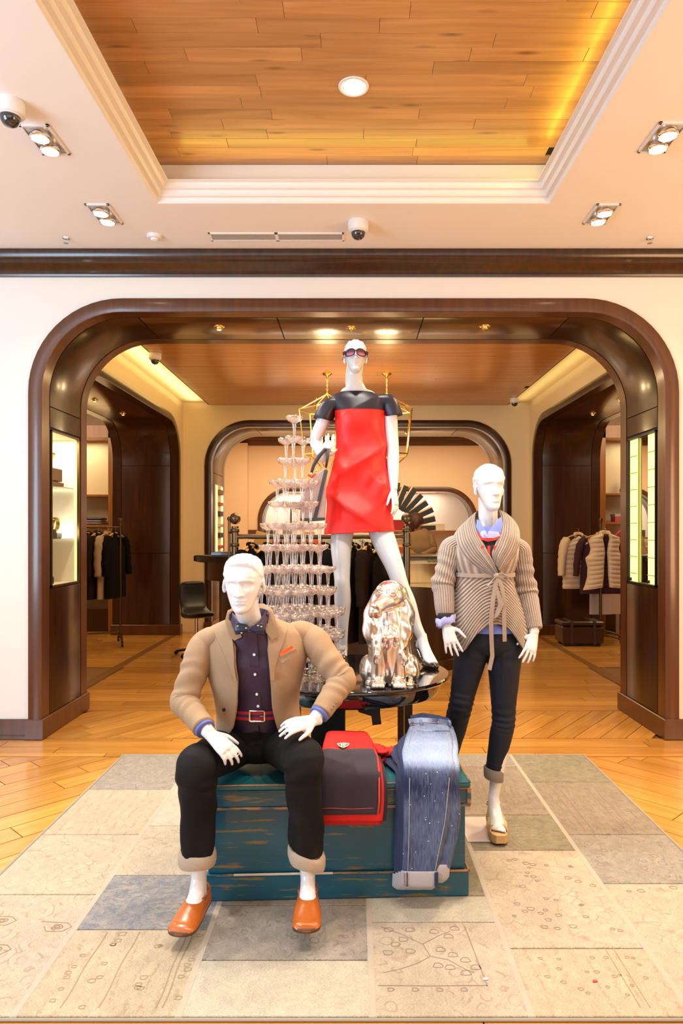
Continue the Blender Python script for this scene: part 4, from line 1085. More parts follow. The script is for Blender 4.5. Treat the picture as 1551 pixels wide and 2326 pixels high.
o = fuse(m, 'jeans', NVD, None, .005, 2); child_world(o, girl); tag(o, 'navy skinny jeans with a turned-up hem')
rings = []
c0 = W(1121, 1757, YC-.02)
for dz, r_ in ((.028, .043), (.028, .047), (.02, .0495), (-.02, .0485), (-.028, .046), (-.026, .040), (.0, .039), (.028, .043)):
    rings.append([c0+Vector(((r_)*math.cos(a), (r_+.003)*math.sin(a), dz-.010*math.cos(a))) for a in [2*PI*i/36 for i in range(36)]])
part(M().loft(rings, caps=False), 'hem_cuff', GREYC, girl, 60, label='grey turned-up hem')
# blue shirt, navy shirt with red collar band
BLS = mat('blue_shirt_cotton', (.14, .20, .60), .6, sheen=.3); LBL = mat('pale_blue_cotton', (.40, .45, .85), .6, sheen=.3)
RBN = mat('red_ribbing', (.70, .03, .025), .6); NVS = mat('navy_knit', (.012, .010, .016), .7)
tk = [(W(1108, 1196, YC), .062, .062, .06, 2), (W(1108, 1206, YC), .10, .072, .065, 2), (W(1107, 1222, YC), .145, .088, .075, 2.2), (W(1104, 1262, YC), .142, .108, .085, 2.2), (W(1101, 1305, YC), .125, .098, .08, 2.2), (W(1108, 1360, YC), .150, .11, .09, 2.2), (W(1112, 1412, YC), .168, .122, .10, 2.2), (W(1112, 1432, YC), .172, .126, .10, 2.2)]
part(M().loft(torso(tk, n=48), caps=False), 'shirt', BLS, girl, label='blue shirt under the knitwear')
tk2 = [(W(1107, 1222, YC-.004), .149, .092, .079, 2.2), (W(1104, 1262, YC-.006), .146, .116, .089, 2.2), (W(1101, 1305, YC-.004), .129, .104, .084, 2.2)]
def cutv(v): return 0
part(M().loft(torso(tk2, n=48), caps=False), 'sweater', NVS, girl, label='navy sweater with red lettering and red neckband')
nb_ = M().ribbon([W(1084, 1214, YC-.100), W(1094, 1221, YC-.116), W(1108, 1225, YC-.122), W(1124, 1222, YC-.118), W(1136, 1213, YC-.102)], .022, (0, 0, 1), .006); part(nb_, 'neckband', RBN, girl, 60)
def lett(px): 
    q = W(px, 1250, YC-.130); return M().box(q.x-.006, q.x+.006, q.y-.003, q.y+.003, q.z-.03, q.z+.022)
for px_ in (1096, 1110, 1124): part(lett(px_), 'letter', RBN, girl, None)
for pts, mt_ in (([W(1083, 1180, YC-.062), W(1090, 1184, YC-.080), W(1104, 1208, YC-.118), W(1092, 1216, YC-.112), W(1082, 1198, YC-.085)], BLS), ([W(1138, 1174, YC-.062), W(1142, 1190, YC-.082), W(1137, 1212, YC-.105), W(1110, 1210, YC-.120), W(1128, 1182, YC-.082)], BLS), ([W(1094, 1206, YC-.118), W(1103, 1205, YC-.126), W(1110, 1222, YC-.128), W(1096, 1222, YC-.122), W(1090, 1214, YC-.114)], LBL), ([W(1110, 1206, YC-.126), W(1132, 1208, YC-.112), W(1137, 1217, YC-.108), W(1122, 1222, YC-.124), W(1106, 1222, YC-.128)], LBL)):
    cn = sum(pts, Vector())/5
    m = M().add(pts+[p+Vector((0, .008, 0)) for p in pts]+[cn+Vector((0, -.008, 0))], [(i, (i+1) % 5, 10) for i in range(5)]+[(i, 5+i, 5+(i+1) % 5, (i+1) % 5) for i in range(5)]+[(9, 8, 7, 6, 5)])
    part(m, 'collar', mt_, girl, 30)
# --- cardigan
KN = uvstripe('rib_knit', (.22, .17, .135), (.50, .40, .325), 46, 0, bump=.9)
KND1 = uvstripe('rib_knit_diagonal', (.20, .155, .12), (.52, .41, .33), -26, 15, bump=.9)
KND2 = uvstripe('rib_knit_diagonal_mirror', (.20, .155, .12), (.52, .41, .33), 26, 15, bump=.9)
KNS = uvstripe('rib_knit_sleeve', (.24, .185, .15), (.52, .41, .34), 26, 0, bump=.8)
KNC = uvstripe('rib_knit_collar', (.22, .17, .135), (.54, .43, .35), 22, 0, bump=.9)
KNP = mat('plain_knit', (.38, .29, .22), .9, bump=.6, bscale=400, vary=.2, sheen=.3)
ck_ = [(W(1104, 1184, YC+.03), .09, .05, .05, 2), (W(1104, 1198, YC+.02), .135, .066, .06, 2.1), (W(1104, 1218, YC+.01), .165, .092, .08, 2.2), (W(1103, 1262, YC), .162, .125, .10, 2.3), (W(1101, 1308, YC), .138, .112, .09, 2.2)]
U = torso(ck_, lambda v: -PI/2+edge(((0, .9), (.3, .55), (.6, .34), (1, -.05)), v), lambda v: 1.5*PI-edge(((0, .9), (.3, .45), (.6, .26), (1, -.05)), v), 96, 8, lambda v, a, p: .004*noise.noise(p*10))
part(M().loft(thick(U, .008)), 'cardigan_body', KN, girl, 60, label='grey ribbed cardigan body tied at the waist')
# skirt halves crossing in front, hem pointed at the outer sides
def skirt(sg, name, mt_):
    rings = []; nA, nV = 60, 26
    for j in range(nV+1):
        v = j/nV; ring = []
        for i in range(nA+1):
            u = i/nA   # 0 at the front edge, 1 at the back
            a = -PI/2+(u*PI*1.02-.16*(1-v*.9))*1
            x0 = math.cos(a)*(1 if sg > 0 else -1)
            y0 = math.sin(a)
            front = max(0, -y0)
            zl = 1305+ (lambda s: 105+ 62*sst((s-.05)/.55)-22*sst((s-.7)/.5))(min(1, max(0, (a+PI/2)/ (PI*.5))))*v
            if a > 0: zl = 1305+(145)*v
            w_ = .140+.055*sst(v*1.25)+.0*v; cxp = 1101+11*v
            dpt = (.113+.03*sst(v*1.2)) if y0 < 0 else (.09+.03*v)
            p = W(cxp, zl, YC); p += Vector((math.copysign(abs(x0)**.88, x0)*w_, math.copysign(abs(y0)**.88, y0)*dpt-(.006 if sg < 0 and y0 < 0 else 0), 0))
            p += Vector((x0, y0, 0))*(.006*math.sin(a*7+v*3)*v+.003*noise.noise(p*9))
            ring.append(p)
        rings.append(ring)
    th = []
    for r in rings:
        c_ = Vector((W(1107, 0, YC).x, YC, 0)); inn = []
        for p in r:
            d = Vector((p.x-c_.x, p.y-c_.y, 0)).normalized(); inn.append(p-d*.009)
        th.append(list(r)+inn[::-1])
    if sg < 0: th = [t[::-1] for t in th]
    # u runs over the ring in the uv; ok for the ribs
    return part(M().loft(th), name, mt_, girl, 60)
skirt(1, 'cardigan_skirt', KND1); skirt(-1, 'cardigan_skirt', KND2)
# shawl collar: broad rolled lapels from the neck to the waist
def shawl(pts, wd, mt_):
    m = M(); P = [Vector(p) for p, _, _ in pts]; rings = []
    S = []
    for i in range(len(pts)-1):
        for k in range(6):
            t = k/6; S.append((pts[i][0].lerp(pts[i+1][0], t), pts[i][1].lerp(pts[i+1][1], t), pts[i][2]+(pts[i+1][2]-pts[i][2])*t))
    S.append(pts[-1])
    for it in range(3):
        S = [S[0]]+[((S[i-1][0]+S[i][0]*2+S[i+1][0])/4, (S[i-1][1]+S[i][1]*2+S[i+1][1])/4, (S[i-1][2]+2*S[i][2]+S[i+1][2])/4) for i in range(1, len(S)-1)]+[S[-1]]
    for inner, outer, bulge in S:
        n = 14; ring = []
        for i in range(n+1):
            t = i/n; p = inner.lerp(outer, t)+Vector((0, -1, .35))*bulge*(math.sin(PI*t)**.7)+Vector((0, -.004*math.sin(t*18), 0)); ring.append(p)
        back = [p+Vector((0, .014, -.004)) for p in ring[::-1]]
        rings.append(ring+back)
    return m.loft(rings)
vx = W(1133, 1298, YC-.128)
lp = [(W(1102, 1158, YC+.075), W(1100, 1176, YC+.12), .015), (W(1082, 1160, YC+.045), W(1058, 1184, YC+.05), .025), (W(1078, 1180, YC-.02), W(1034, 1206, YC-.02), .035), (W(1086, 1210, YC-.085), W(1040, 1244, YC-.075), .035), (W(1100, 1238, YC-.118), W(1062, 1276, YC-.105), .028), (W(1118, 1270, YC-.132), W(1092, 1296, YC-.118), .020), (W(1131, 1300, YC-.134), W(1122, 1312, YC-.124), .006)]
rp_ = [(W(1102, 1158, YC+.075), W(1100, 1176, YC+.12), .015), (W(1134, 1158, YC+.045), W(1158, 1174, YC+.05), .025), (W(1139, 1176, YC-.02), W(1180, 1198, YC-.01), .035), (W(1134, 1210, YC-.088), W(1182, 1232, YC-.06), .036), (W(1124, 1238, YC-.118), W(1170, 1262, YC-.095), .030), (W(1116, 1256, YC-.128), W(1154, 1284, YC-.115), .022), (W(1122, 1280, YC-.130), W(1136, 1300, YC-.124), .006)]
part(shawl(rp_, 1, KNC), 'shawl_collar', KNC, girl, 60); part(shawl(lp, 1, KNC), 'shawl_collar', KNC, girl, 60)
def ksleeve(s_, e_, w_, name, r0=.056, r1=.052, r2=.042, bunch=.0):
    m = M()
    def dsp(v, a, p): return .006*gs(v-.56, .12)*math.sin(v*75+a*1.3)+.003*noise.noise(p*10)+bunch*gs(v-.62, .035)
    sg = -1 if e_.x < s_.x else 1
    m.limb([(s_+Vector((-sg*.07, 0, .0)), r0*.95, r0*.55), (s_+Vector((-sg*.03, 0, -.002)), r0, r0*.75), (s_+Vector((sg*.004, 0, -.024)), r0*1.02, r0*.9), (s_.lerp(e_, .28), r0, r0), (s_.lerp(e_, .6), r0*.93, r0*.93), (e_, r1*1.05, r1*1.08), (e_.lerp(w_, .3), r1, r1), (e_.lerp(w_, .75), r2*1.15, r2*1.15), (w_, r2, r2*1.05)], 30, 9, (0, 1, 0), dsp)
    return part(m, name, KNS, girl)
ksleeve(sL+Vector((-.012, 0, -.012)), eL+Vector((-.004, 0, 0)), W(1011, 1398, YC-.075), 'cardigan_sleeve', bunch=.004)
ksleeve(sR+Vector((.008, 0, -.012)), eR, W(1214, 1428, YC-.05), 'cardigan_sleeve', .054, .048, .038, .008)
c0 = W(1012, 1400, YC-.085)
part(M().limb([(c0+Vector((0, 0, .015)), .040, .040), (c0+Vector((0, -.004, -.008)), .041, .041)], 24, 3), 'sweater_cuff', NVS, girl)
rings = []
for dz, r_ in ((.014, .036), (.016, .046), (.0, .050), (-.018, .048), (-.022, .040), (.0, .034)):
    rings.append([c0+Vector((0, 0, -.018))+Vector(((r_+.004*math.sin(4*a+dz*90))*math.cos(a), (r_+.003*math.sin(5*a))*math.sin(a), dz+.012*math.sin(a+2)+.004*math.sin(6*a))) for a in [2*PI*i/40 for i in range(40)]])
part(M().loft(rings, caps=False), 'shirt_cuff', LBL, girl, 60, label='pale blue turned-back shirt cuff')
part(M().ribbon([c0+Vector((-.034, -.022, -.02)), c0+Vector((-.030, -.030, -.055))], .018, (1, 0, 0), .005), 'cuff_tab', BLS, girl)
# tie belt, bow and tails
cc = W(1101, 1306, YC)
rr = [cc+Vector((.146*math.copysign(abs(math.cos(a))**.9, math.cos(a)), (.124 if math.sin(a) < 0 else .098)*math.copysign(abs(math.sin(a))**.9, math.sin(a)), .004-.012*math.cos(a)*0)) for a in [2*PI*i/56 for i in range(57)]]
part(M().ribbon(rr, .020, (0, 0, 1), .005), 'tie_belt', KNP, girl, 60)
kn = W(1128, 1308, YC-.142)
part(M().ell(kn, (.016, .012, .014), 14, 8), 'knot', KNP, girl)
part(M().ribbon([kn, W(1138, 1303, YC-.155), W(1152, 1310, YC-.155), W(1155, 1318, YC-.15), W(1147, 1319, YC-.15), W(1134, 1312, YC-.148), kn], .012, (.2, -.5, .6), .004), 'bow_loop', KNP, girl, 60)
part(M().ribbon([kn, W(1118, 1318, YC-.155), W(1108, 1330, YC-.158), W(1112, 1338, YC-.155), W(1122, 1326, YC-.15), kn], .012, (.4, -.5, .5), .004), 'bow_loop', KNP, girl, 60)
part(M().ribbon([kn, W(1125, 1330, YC-.155), W(1119, 1365, YC-.165), W(1115, 1410, YC-.165), W(1116, 1450, YC-.14), W(1118, 1490, YC-.13), W(1111, 1522, YC-.135)], .020, (1, -.1, 0), .004), 'belt_tail', KNP, girl, 60)
part(M().ribbon([kn, W(1139, 1330, YC-.152), W(1145, 1365, YC-.16), W(1145, 1410, YC-.16), W(1146, 1457, YC-.14)], .019, (1, .1, 0), .004), 'belt_tail', KNP, girl, 60)
# edge flap where the cardigan front turns over
part(M().ribbon([W(1122, 1318, YC-.150), W(1130, 1345, YC-.163), W(1138, 1372, YC-.165), W(1128, 1396, YC-.160), W(1114, 1410, YC-.155)], [.008, .018, .026, .02, .008], (.8, -.2, .5), .005), 'front_flap', KNP, girl, 60)
# base plate and wedge sandals
bp = M().box(W(1055, 0, 3.36).x, W(1140, 0, 3.30).x, 3.28, 3.56, .0, .006, .001)
BPL = mat('pale_metal_plate', (.62, .50, .46), .3)
o = bp.build('base_plate', BPL); o.location.z = .012; tag(o, 'pale square stand plate on the rug beneath the wedge sandal', 'plate')
SAND = mat('tan_suede', (.62, .38, .17), .7); CORK = mat('wedge_cover', (.55, .36, .16), .6, bump=.2, bscale=120)
def sandal(label, a_, d, z0):
    d = d.normalized(); s_ = Vector((-d.y, d.x, 0)); root = empty('wedge_sandal', (a_.x, a_.y, z0), label, 'shoe', 'wedge sandals on the cardigan mannequin')
    b0 = Vector((a_.x, a_.y, z0)); top = a_.z-.118
    ks = []
    for t, hw, zt in ((-.055, .022, a_.z-.085), (-.03, .030, a_.z-.092), (.01, .032, a_.z-.105), (.06, .037, top+.000), (.11, .042, top), (.145, .036, top), (.162, .020, top)):
        ks.append((t, hw, zt))
    rings = []
    for t, hw, zt in ks:
        c_ = b0+d*t; rings.append([c_+s_*hw+Vector((0, 0, 0)), c_+s_*hw*1.03+Vector((0, 0, .006)), c_+s_*hw+Vector((0, 0, zt-z0)), c_-s_*hw+Vector((0, 0, zt-z0)), c_-s_*hw*1.03+Vector((0, 0, .006)), c_-s_*hw])
    m = M().loft(rings); rel(m, root); m.build('wedge', CORK, root, 40)
    m = M().loft([[b0+d*t+s_*hw*1.02*q+Vector((0, 0, .0+dz)) for q, dz in ((1, 0), (1, .004), (-1, .004), (-1, 0))] for t, hw, zt in ks]); rel(m, root); m.build('sole', SOLE, root, 40)
    tz = lambda t: Vector((0, 0, a_.z-.085-.03*sst((t-.0)/.10)))
    def strap(t0, t1, w_, h0, h1):
        pts = []
        for i in range(13):
            g = PI*i/12; q = math.cos(g); t = t0+(t1-t0)*(i/12); c_ = Vector((a_.x, a_.y, 0))+d*t; zz = top if t > .05 else a_.z-.10
            hh = h0+(h1-h0)*i/12
            pts.append(c_+s_*q*(.044 if t > .05 else .039)+Vector((0, 0, zz-.004+hh*math.sin(g)**.8)))
        m = M().ribbon(pts, w_, d+Vector((0, 0, -.5)), .004); rel(m, root); m.build('strap', SAND, root, 60)
    strap(.03, .105, .045, .050, .042); strap(.105, .03, .045, .044, .048); strap(.028, .040, .04, .060, .060)
    m = M().ribbon([Vector((a_.x, a_.y, a_.z-.02))+d*(-.005+.034*math.cos(g)*1.0)*1+s_*.033*math.sin(g)+Vector((0, 0, -.01)) for g in [PI*.35+2*PI*.82*i/16 for i in range(17)]], .012, (0, 0, 1), .004); rel(m, root); m.build('ankle_strap', SAND, root, 60)
    m = M().limb([(b0+d*(-.045)+Vector((0, 0, a_.z-z0-.085)), .024, .014), (b0+d*(-.048)+Vector((0, 0, a_.z-z0-.03)), .014, .006)], 12, 3, s_); rel(m, root); m.build('heel_counter', SAND, root, 60)
    return root
worn(sandal('x', aRg, Vector((0, -.8, 0)), .020), girl)
worn(sandal('x', Vector((aLg.x, aLg.y, aLg.z)), Vector((-.3, -.8, 0)), .012), girl)
# ================================================= rug of sewn patches
rug = empty('rug', (0, 3.34, 0), 'large faded patchwork rug of grey, beige and blue pieces under the mannequins', 'rug')
def rugmat(name, c1, c2, pat, pc, scale=1):
    m, nt, b = newmat(name); N = nt.nodes.new; L = nt.links.new
    tc = N('ShaderNodeTexCoord')
    n1 = N('ShaderNodeTexNoise'); n1.inputs['Scale'].default_value = 16; n1.inputs['Detail'].default_value = 8; n1.inputs['Roughness'].default_value = .8; L(tc.outputs['Object'], n1.inputs['Vector'])
    rp = N('ShaderNodeValToRGB'); rp.color_ramp.elements[0].position = .36; rp.color_ramp.elements[1].position = .62; rp.color_ramp.elements[0].color = (*c1, 1); rp.color_ramp.elements[1].color = (*c2, 1); L(n1.outputs['Fac'], rp.inputs[0])
    last = rp.outputs[0]
    # weave
    wv = N('ShaderNodeTexNoise'); mp = N('ShaderNodeMapping'); mp.inputs['Scale'].default_value = (150, 520, 1); L(tc.outputs['Object'], mp.inputs[0]); L(mp.outputs[0], wv.inputs['Vector']); wv.inputs['Scale'].default_value = 1; wv.inputs['Detail'].default_value = 3
    r3 = N('ShaderNodeMapRange'); r3.inputs[1].default_value = .3; r3.inputs[2].default_value = .7; r3.inputs[3].default_value = .66; r3.inputs[4].default_value = 1.24; L(wv.outputs['Fac'], r3.inputs[0])
    mu = N('ShaderNodeVectorMath'); mu.operation = 'SCALE'; L(last, mu.inputs[0]); L(r3.outputs[0], mu.inputs['Scale']); last = mu.outputs[0]
    # worn ornament
    d = N('ShaderNodeTexNoise'); d.inputs['Scale'].default_value = 9; L(tc.outputs['Object'], d.inputs['Vector'])
    av = N('ShaderNodeMix'); av.data_type = 'RGBA'; av.inputs[0].default_value = .06; L(tc.outputs['Object'], av.inputs[6]); L(d.outputs['Color'], av.inputs[7])
    if pat == 'vine':
        v = N('ShaderNodeTexVoronoi'); v.feature = 'DISTANCE_TO_EDGE'; v.inputs['Scale'].default_value = 20*scale; L(av.outputs[2], v.inputs['Vector']); o = v.outputs['Distance']; lo, hi = .02, .07
    elif pat == 'flower':
        v = N('ShaderNodeTexVoronoi'); v.inputs['Scale'].default_value = 15*scale; L(av.outputs[2], v.inputs['Vector'])
        s1 = N('ShaderNodeMath'); s1.operation = 'MULTIPLY'; s1.inputs[1].default_value = 17; L(v.outputs['Distance'], s1.inputs[0]); s2 = N('ShaderNodeMath'); s2.operation = 'SINE'; L(s1.outputs[0], s2.inputs[0]); o = s2.outputs[0]; lo, hi = -.9, -.55
    elif pat == 'border':
        v = N('ShaderNodeTexWave'); v.inputs['Scale'].default_value = 6.5*scale; v.inputs['Distortion'].default_value = 3.0; v.inputs['Detail Scale'].default_value = 14; v.inputs['Detail'].default_value = 4; L(av.outputs[2], v.inputs['Vector']); o = v.outputs['Fac']; lo, hi = .02, .16
    else:
        v = N('ShaderNodeTexWave'); v.bands_direction = 'Y'; v.inputs['Scale'].default_value = 11*scale; v.inputs['Distortion'].default_value = 9; v.inputs['Detail'].default_value = 4; v.inputs['Detail Scale'].default_value = 2; L(av.outputs[2], v.inputs['Vector']); o = v.outputs['Fac']; lo, hi = .05, .35
    r4 = N('ShaderNodeMapRange'); r4.inputs[1].default_value = lo; r4.inputs[2].default_value = hi; r4.inputs[3].default_value = .55; r4.inputs[4].default_value = 0; L(o, r4.inputs[0])
    n2 = N('ShaderNodeTexNoise'); n2.inputs['Scale'].default_value = 14; n2.inputs['Detail'].default_value = 6; L(tc.outputs['Object'], n2.inputs['Vector'])
    r5 = N('ShaderNodeMapRange'); r5.inputs[1].default_value = .45; r5.inputs[2].default_value = .60; L(n2.outputs['Fac'], r5.inputs[0])
    mm = N('ShaderNodeMath'); mm.operation = 'MULTIPLY'; L(r4.outputs[0], mm.inputs[0]); L(r5.outputs[0], mm.inputs[1])
    mx = N('ShaderNodeMix'); mx.data_type = 'RGBA'; L(mm.outputs[0], mx.inputs[0]); L(last, mx.inputs[6]); mx.inputs[7].default_value = (*pc, 1)
    L(mx.outputs[2], b.inputs['Base Color'])
    bp = N('ShaderNodeBump'); bp.inputs['Strength'].default_value = .35; bp.inputs['Distance'].default_value = .004; L(wv.outputs['Fac'], bp.inputs['Height']); L(bp.outputs[0], b.inputs['Normal'])
    setp(b, rough=.95, sheen=.1); return m
RM = {
 'cream_vine': rugmat('rug_cream_vine', (.38, .31, .225), (.47, .40, .29), 'vine', (.26, .17, .12), 1.1),
 'cream_flower': rugmat('rug_cream_flower', (.38, .315, .235), (.46, .39, .29), 'flower', (.27, .18, .11), .9),
 'cream_border': rugmat('rug_cream_border', (.38, .30, .205), (.47, .385, .265), 'border', (.27, .18, .10)),
 'pale': rugmat('rug_pale', (.36, .34, .265), (.48, .43, .325), 'worn', (.36, .31, .25)),
 'grey': rugmat('rug_grey', (.225, .20, .17), (.34, .295, .235), 'flower', (.12, .11, .10), 1.2),
 'greyg': rugmat('rug_green_grey', (.17, .15, .105), (.30, .255, .17), 'worn', (.13, .12, .09)),
 'taupe': rugmat('rug_taupe', (.20, .16, .125), (.31, .25, .18), 'border', (.13, .10, .08), 1.4),
 'blue': rugmat('rug_blue', (.13, .145, .19), (.34, .30, .25), 'worn', (.08, .10, .16)),
}
Y0R, Y1R = 2.10, 4.585
def ry(py): return 1550*1.5/(py-1210)
cols = [(-1.54, -1.05, [(2326, 2037, 'cream_flower'), (2037, 1900, 'cream_vine'), (1900, 1797, 'cream_border'), (1797, 1717, 'grey')]),
        (-1.05, -.54, [(2326, 2117, 'cream_border'), (2117, 1993, 'blue'), (1993, 1880, 'cream_vine'), (1880, 1717, 'pale')]),
        (-.54, .06, [(2326, 2187, 'pale'), (2187, 2062, 'grey'), (2062, 1900, 'taupe'), (1900, 1717, 'greyg')]),
        (.06, .55, [(2326, 2100, 'cream_flower'), (2100, 2040, 'pale'), (2040, 1880, 'greyg'), (1880, 1717, 'taupe')]),
        (.55, 1.05, [(2326, 2160, 'cream_border'), (2160, 1936, 'cream_vine'), (1936, 1855, 'greyg'), (1855, 1745, 'taupe'), (1745, 1717, 'grey')]),
        (1.05, 1.54, [(2326, 2012, 'cream_vine'), (2012, 1900, 'grey'), (1900, 1780, 'taupe'), (1780, 1717, 'greyg')])]
for ci, (xa, xb, ps) in enumerate(cols):
    for a, b_, mt_ in ps:
        ya, yb = max(Y0R, ry(a)), min(Y1R, ry(b_)); cx, cy = (xa+xb)/2, (ya+yb)/2
        o = M().box(xa-cx+.003, xb-cx-.003, ya-cy+.003, yb-cy-.003, .001, .010, .002).build('patch', RM[mt_], rug)
        o.location = (cx, cy-3.34, 0); 
# seam threads between the columns and rows
SEAM = mat('rug_seam', (.44, .38, .30), .95, bump=.5, bscale=200)
sm = M()
for x in (-1.05, -.54, .06, .55, 1.05):
    part_ = M().box(x-.012, x+.012, Y0R-3.34, Y1R-3.34, .001, .0108, .002).build('seam', SEAM, rug)
EDGE = mat('rug_edge', (.30, .26, .20), .95)
for bx in ((-1.555, -1.54, Y0R-.01, Y1R+.01), (1.54, 1.555, Y0R-.01, Y1R+.01), (-1.54, 1.54, Y1R, Y1R+.012), (-1.54, 1.54, Y0R-.012, Y0R)):
    M().box(bx[0], bx[1], bx[2]-3.34, bx[3]-3.34, .0005, .0095, .003).build('binding', EDGE, rug)

# woven motifs: fine raised outlines
MB_ = mat('motif_brown', (.27, .16, .085), .95); MP_ = mat('motif_plum', (.26, .19, .16), .95); MGd = mat('motif_olive', (.30, .23, .13), .95)
def trace(m, pts, w=.004, closed=False):
    if closed: pts = pts+[pts[0]]
    m.ribbon([Vector((x, y-3.34, .0103)) for x, y in pts], w, [Vector((-(q[1]-p[1]), q[0]-p[0], 0)).normalized() if (q != p) else Vector((1, 0, 0)) for p, q in zip(pts, pts[1:]+[pts[-1]])][:-1]+[Vector((-(pts[-1][1]-pts[-2][1]), pts[-1][0]-pts[-2][0], 0)).normalized()], .0012)
rm = random.Random(12)
def blob(m, x, y, r, n=9):
    n += 4
    pts = [(x+r*(1+.25*math.sin(3*a+x*9))*math.cos(a), y+r*(1+.25*math.cos(2*a))*math.sin(a)) for a in [2*PI*i/n for i in range(n)]]; trace(m, pts, .0035, True)
m = M()
for bx_, by_ in ((-1.35, 2.62), (-1.28, 2.44), (-1.36, 2.27), (-1.12, 2.58), (-1.40, 2.45)):
    blob(m, bx_, by_, .018, 8); blob(m, bx_, by_, .009, 6); trace(m, [(bx_-.05, by_), (bx_-.03, by_-.03), (bx_+.03, by_-.03), (bx_+.055, by_), (bx_+.03, by_+.025), (bx_-.03, by_+.03), (bx_-.075, by_+.035)], .003)
tag(m.build('woven_motif', MB_, rug), kind='stuff')
m = M()
for x in (-.92, -.80, -.62, -.60): trace(m, [(x+.003*math.sin(i), 2.14+.045*i) for i in range(10)], .004)
for k in range(26): blob(m, rm.choice((-.96, -.86, -.70, -.57))+rm.uniform(-.01, .01), rm.uniform(2.14, 2.54), rm.uniform(.008, .014), 6)
for k in range(20): blob(m, rm.uniform(.60, 1.0), rm.uniform(2.14, 2.42), rm.uniform(.005, .009), 5)
for x in (.90, .93): trace(m, [(x, 2.14+.045*i) for i in range(8)], .003)
tag(m.build('woven_motif', MGd, rug), kind='stuff')
m = M(); trace(m, [(.44, 2.24), (.43, 2.4), (.42, 2.58)], .004); trace(m, [(.08, 2.245), (.25, 2.243), (.44, 2.245)], .004)
trace(m, [(.10, 2.31), (.16, 2.33), (.22, 2.36), (.27, 2.40), (.25, 2.47), (.18, 2.53), (.10, 2.58)], .003); trace(m, [(.27, 2.40), (.33, 2.38), (.38, 2.33), (.41, 2.31)], .003); trace(m, [(.25, 2.47), (.31, 2.52), (.36, 2.55)], .003)
for x, y in ((.13, 2.56), (.18, 2.50), (.15, 2.47), (.21, 2.56), (.30, 2.55), (.35, 2.52), (.38, 2.57), (.31, 2.44), (.35, 2.41), (.39, 2.38), (.33, 2.34), (.38, 2.31), (.29, 2.35), (.42, 2.34), (.12, 2.42), (.20, 2.43)): blob(m, x, y, .016, 8)
for x in (.12, .20, .28, .36): blob(m, x, 2.225, .010, 6)
for k in range(34): blob(m, rm.uniform(.62, 1.02), rm.uniform(2.55, 3.15), rm.uniform(.006, .014), 6)
for k in range(22): blob(m, rm.uniform(1.10, 1.5), rm.uniform(2.7, 4.3), rm.uniform(.008, .018), 6)
for x in (1.16, 1.20, 1.36, 1.40): trace(m, [(x, 3.4+.08*i) for i in range(8)], .006)
for x in (.72, .76): trace(m, [(x, 3.75+.08*i) for i in range(9)], .006)
tag(m.build('woven_motif', MP_, rug), kind='stuff')
# ================================================= blue chest
def distress(name, base, wear, amt=.60):
    m, nt, b = newmat(name); N = nt.nodes.new; L = nt.links.new
    tc = N('ShaderNodeTexCoord'); mp = N('ShaderNodeMapping'); mp.inputs['Scale'].default_value = (2.6, 2.6, 26); L(tc.outputs['Object'], mp.inputs[0])
    n1 = N('ShaderNodeTexNoise'); n1.inputs['Scale'].default_value = 1.6; n1.inputs['Detail'].default_value = 9; n1.inputs['Roughness'].default_value = .66; L(mp.outputs[0], n1.inputs['Vector'])
    rp = N('ShaderNodeValToRGB'); rp.color_ramp.elements[0].position = amt; rp.color_ramp.elements[1].position = amt+.07; rp.color_ramp.elements[0].color = (0, 0, 0, 1); rp.color_ramp.elements[1].color = (1, 1, 1, 1); L(n1.outputs['Fac'], rp.inputs[0])
    n2 = N('ShaderNodeTexNoise'); n2.inputs['Scale'].default_value = 3.5; n2.inputs['Detail'].default_value = 4; L(tc.outputs['Object'], n2.inputs['Vector'])
    m1 = N('ShaderNodeMix'); m1.data_type = 'RGBA'; m1.inputs[6].default_value = (*[c*.72 for c in base], 1); m1.inputs[7].default_value = (*[c*1.3 for c in base], 1); L(n2.outputs['Fac'], m1.inputs[0])
    m2 = N('ShaderNodeMix'); m2.data_type = 'RGBA'; L(rp.outputs[0], m2.inputs[0]); L(m1.outputs[2], m2.inputs[6]); m2.inputs[7].default_value = (*wear, 1)
    L(m2.outputs[2], b.inputs['Base Color']); bp = N('ShaderNodeBump'); bp.inputs['Strength'].default_value = .25; bp.inputs['Distance'].default_value = .003; bp.invert = True; L(rp.outputs[0], bp.inputs['Height']); L(bp.outputs[0], b.inputs['Normal'])
    setp(b, rough=.42, coat=.25); return m
TEAL = distress('teal_paint', (.006, .080, .125), (.20, .13, .035), .565); TEAL_LIT = distress('teal_paint_lit_top', (.010, .115, .135), (.30, .18, .07), .66)  # lid top is a lighter copy: light from above put into the paint
WORN = distress('worn_edge', (.012, .09, .12), (.36, .17, .07), .44)
CX0, CX1 = -.607, .461; cw_, cd_ = 1.062, .44
chest = empty('wooden_chest', (-.073, 2.998, .0105), 'blue-green painted wooden chest with worn edges under the seated man', 'chest', rz=.040)
hw, hd_ = cw_/2, cd_/2
M().box(-hw+.008, hw-.008, -hd_+.008, hd_-.008, .105, .375, .004).build('body', TEAL, chest)
M().box(-hw-.004, hw+.004, -hd_-.006, hd_+.006, 0, .105, .006).build('plinth', TEAL, chest)
lid = M().box(-hw-.004, hw+.004, -hd_-.004, hd_+.004, .378, .444, .004).build('lid_band', TEAL, chest)
M().box(-hw-.010, hw+.010, -hd_-.012, hd_+.012, .447, .470, .006).build('lid_top', TEAL_LIT, chest)
M().box(-hw, hw, -hd_+.002, hd_-.002, .30, .45).build('lid_gap', SHADOW, chest) if 0 else None
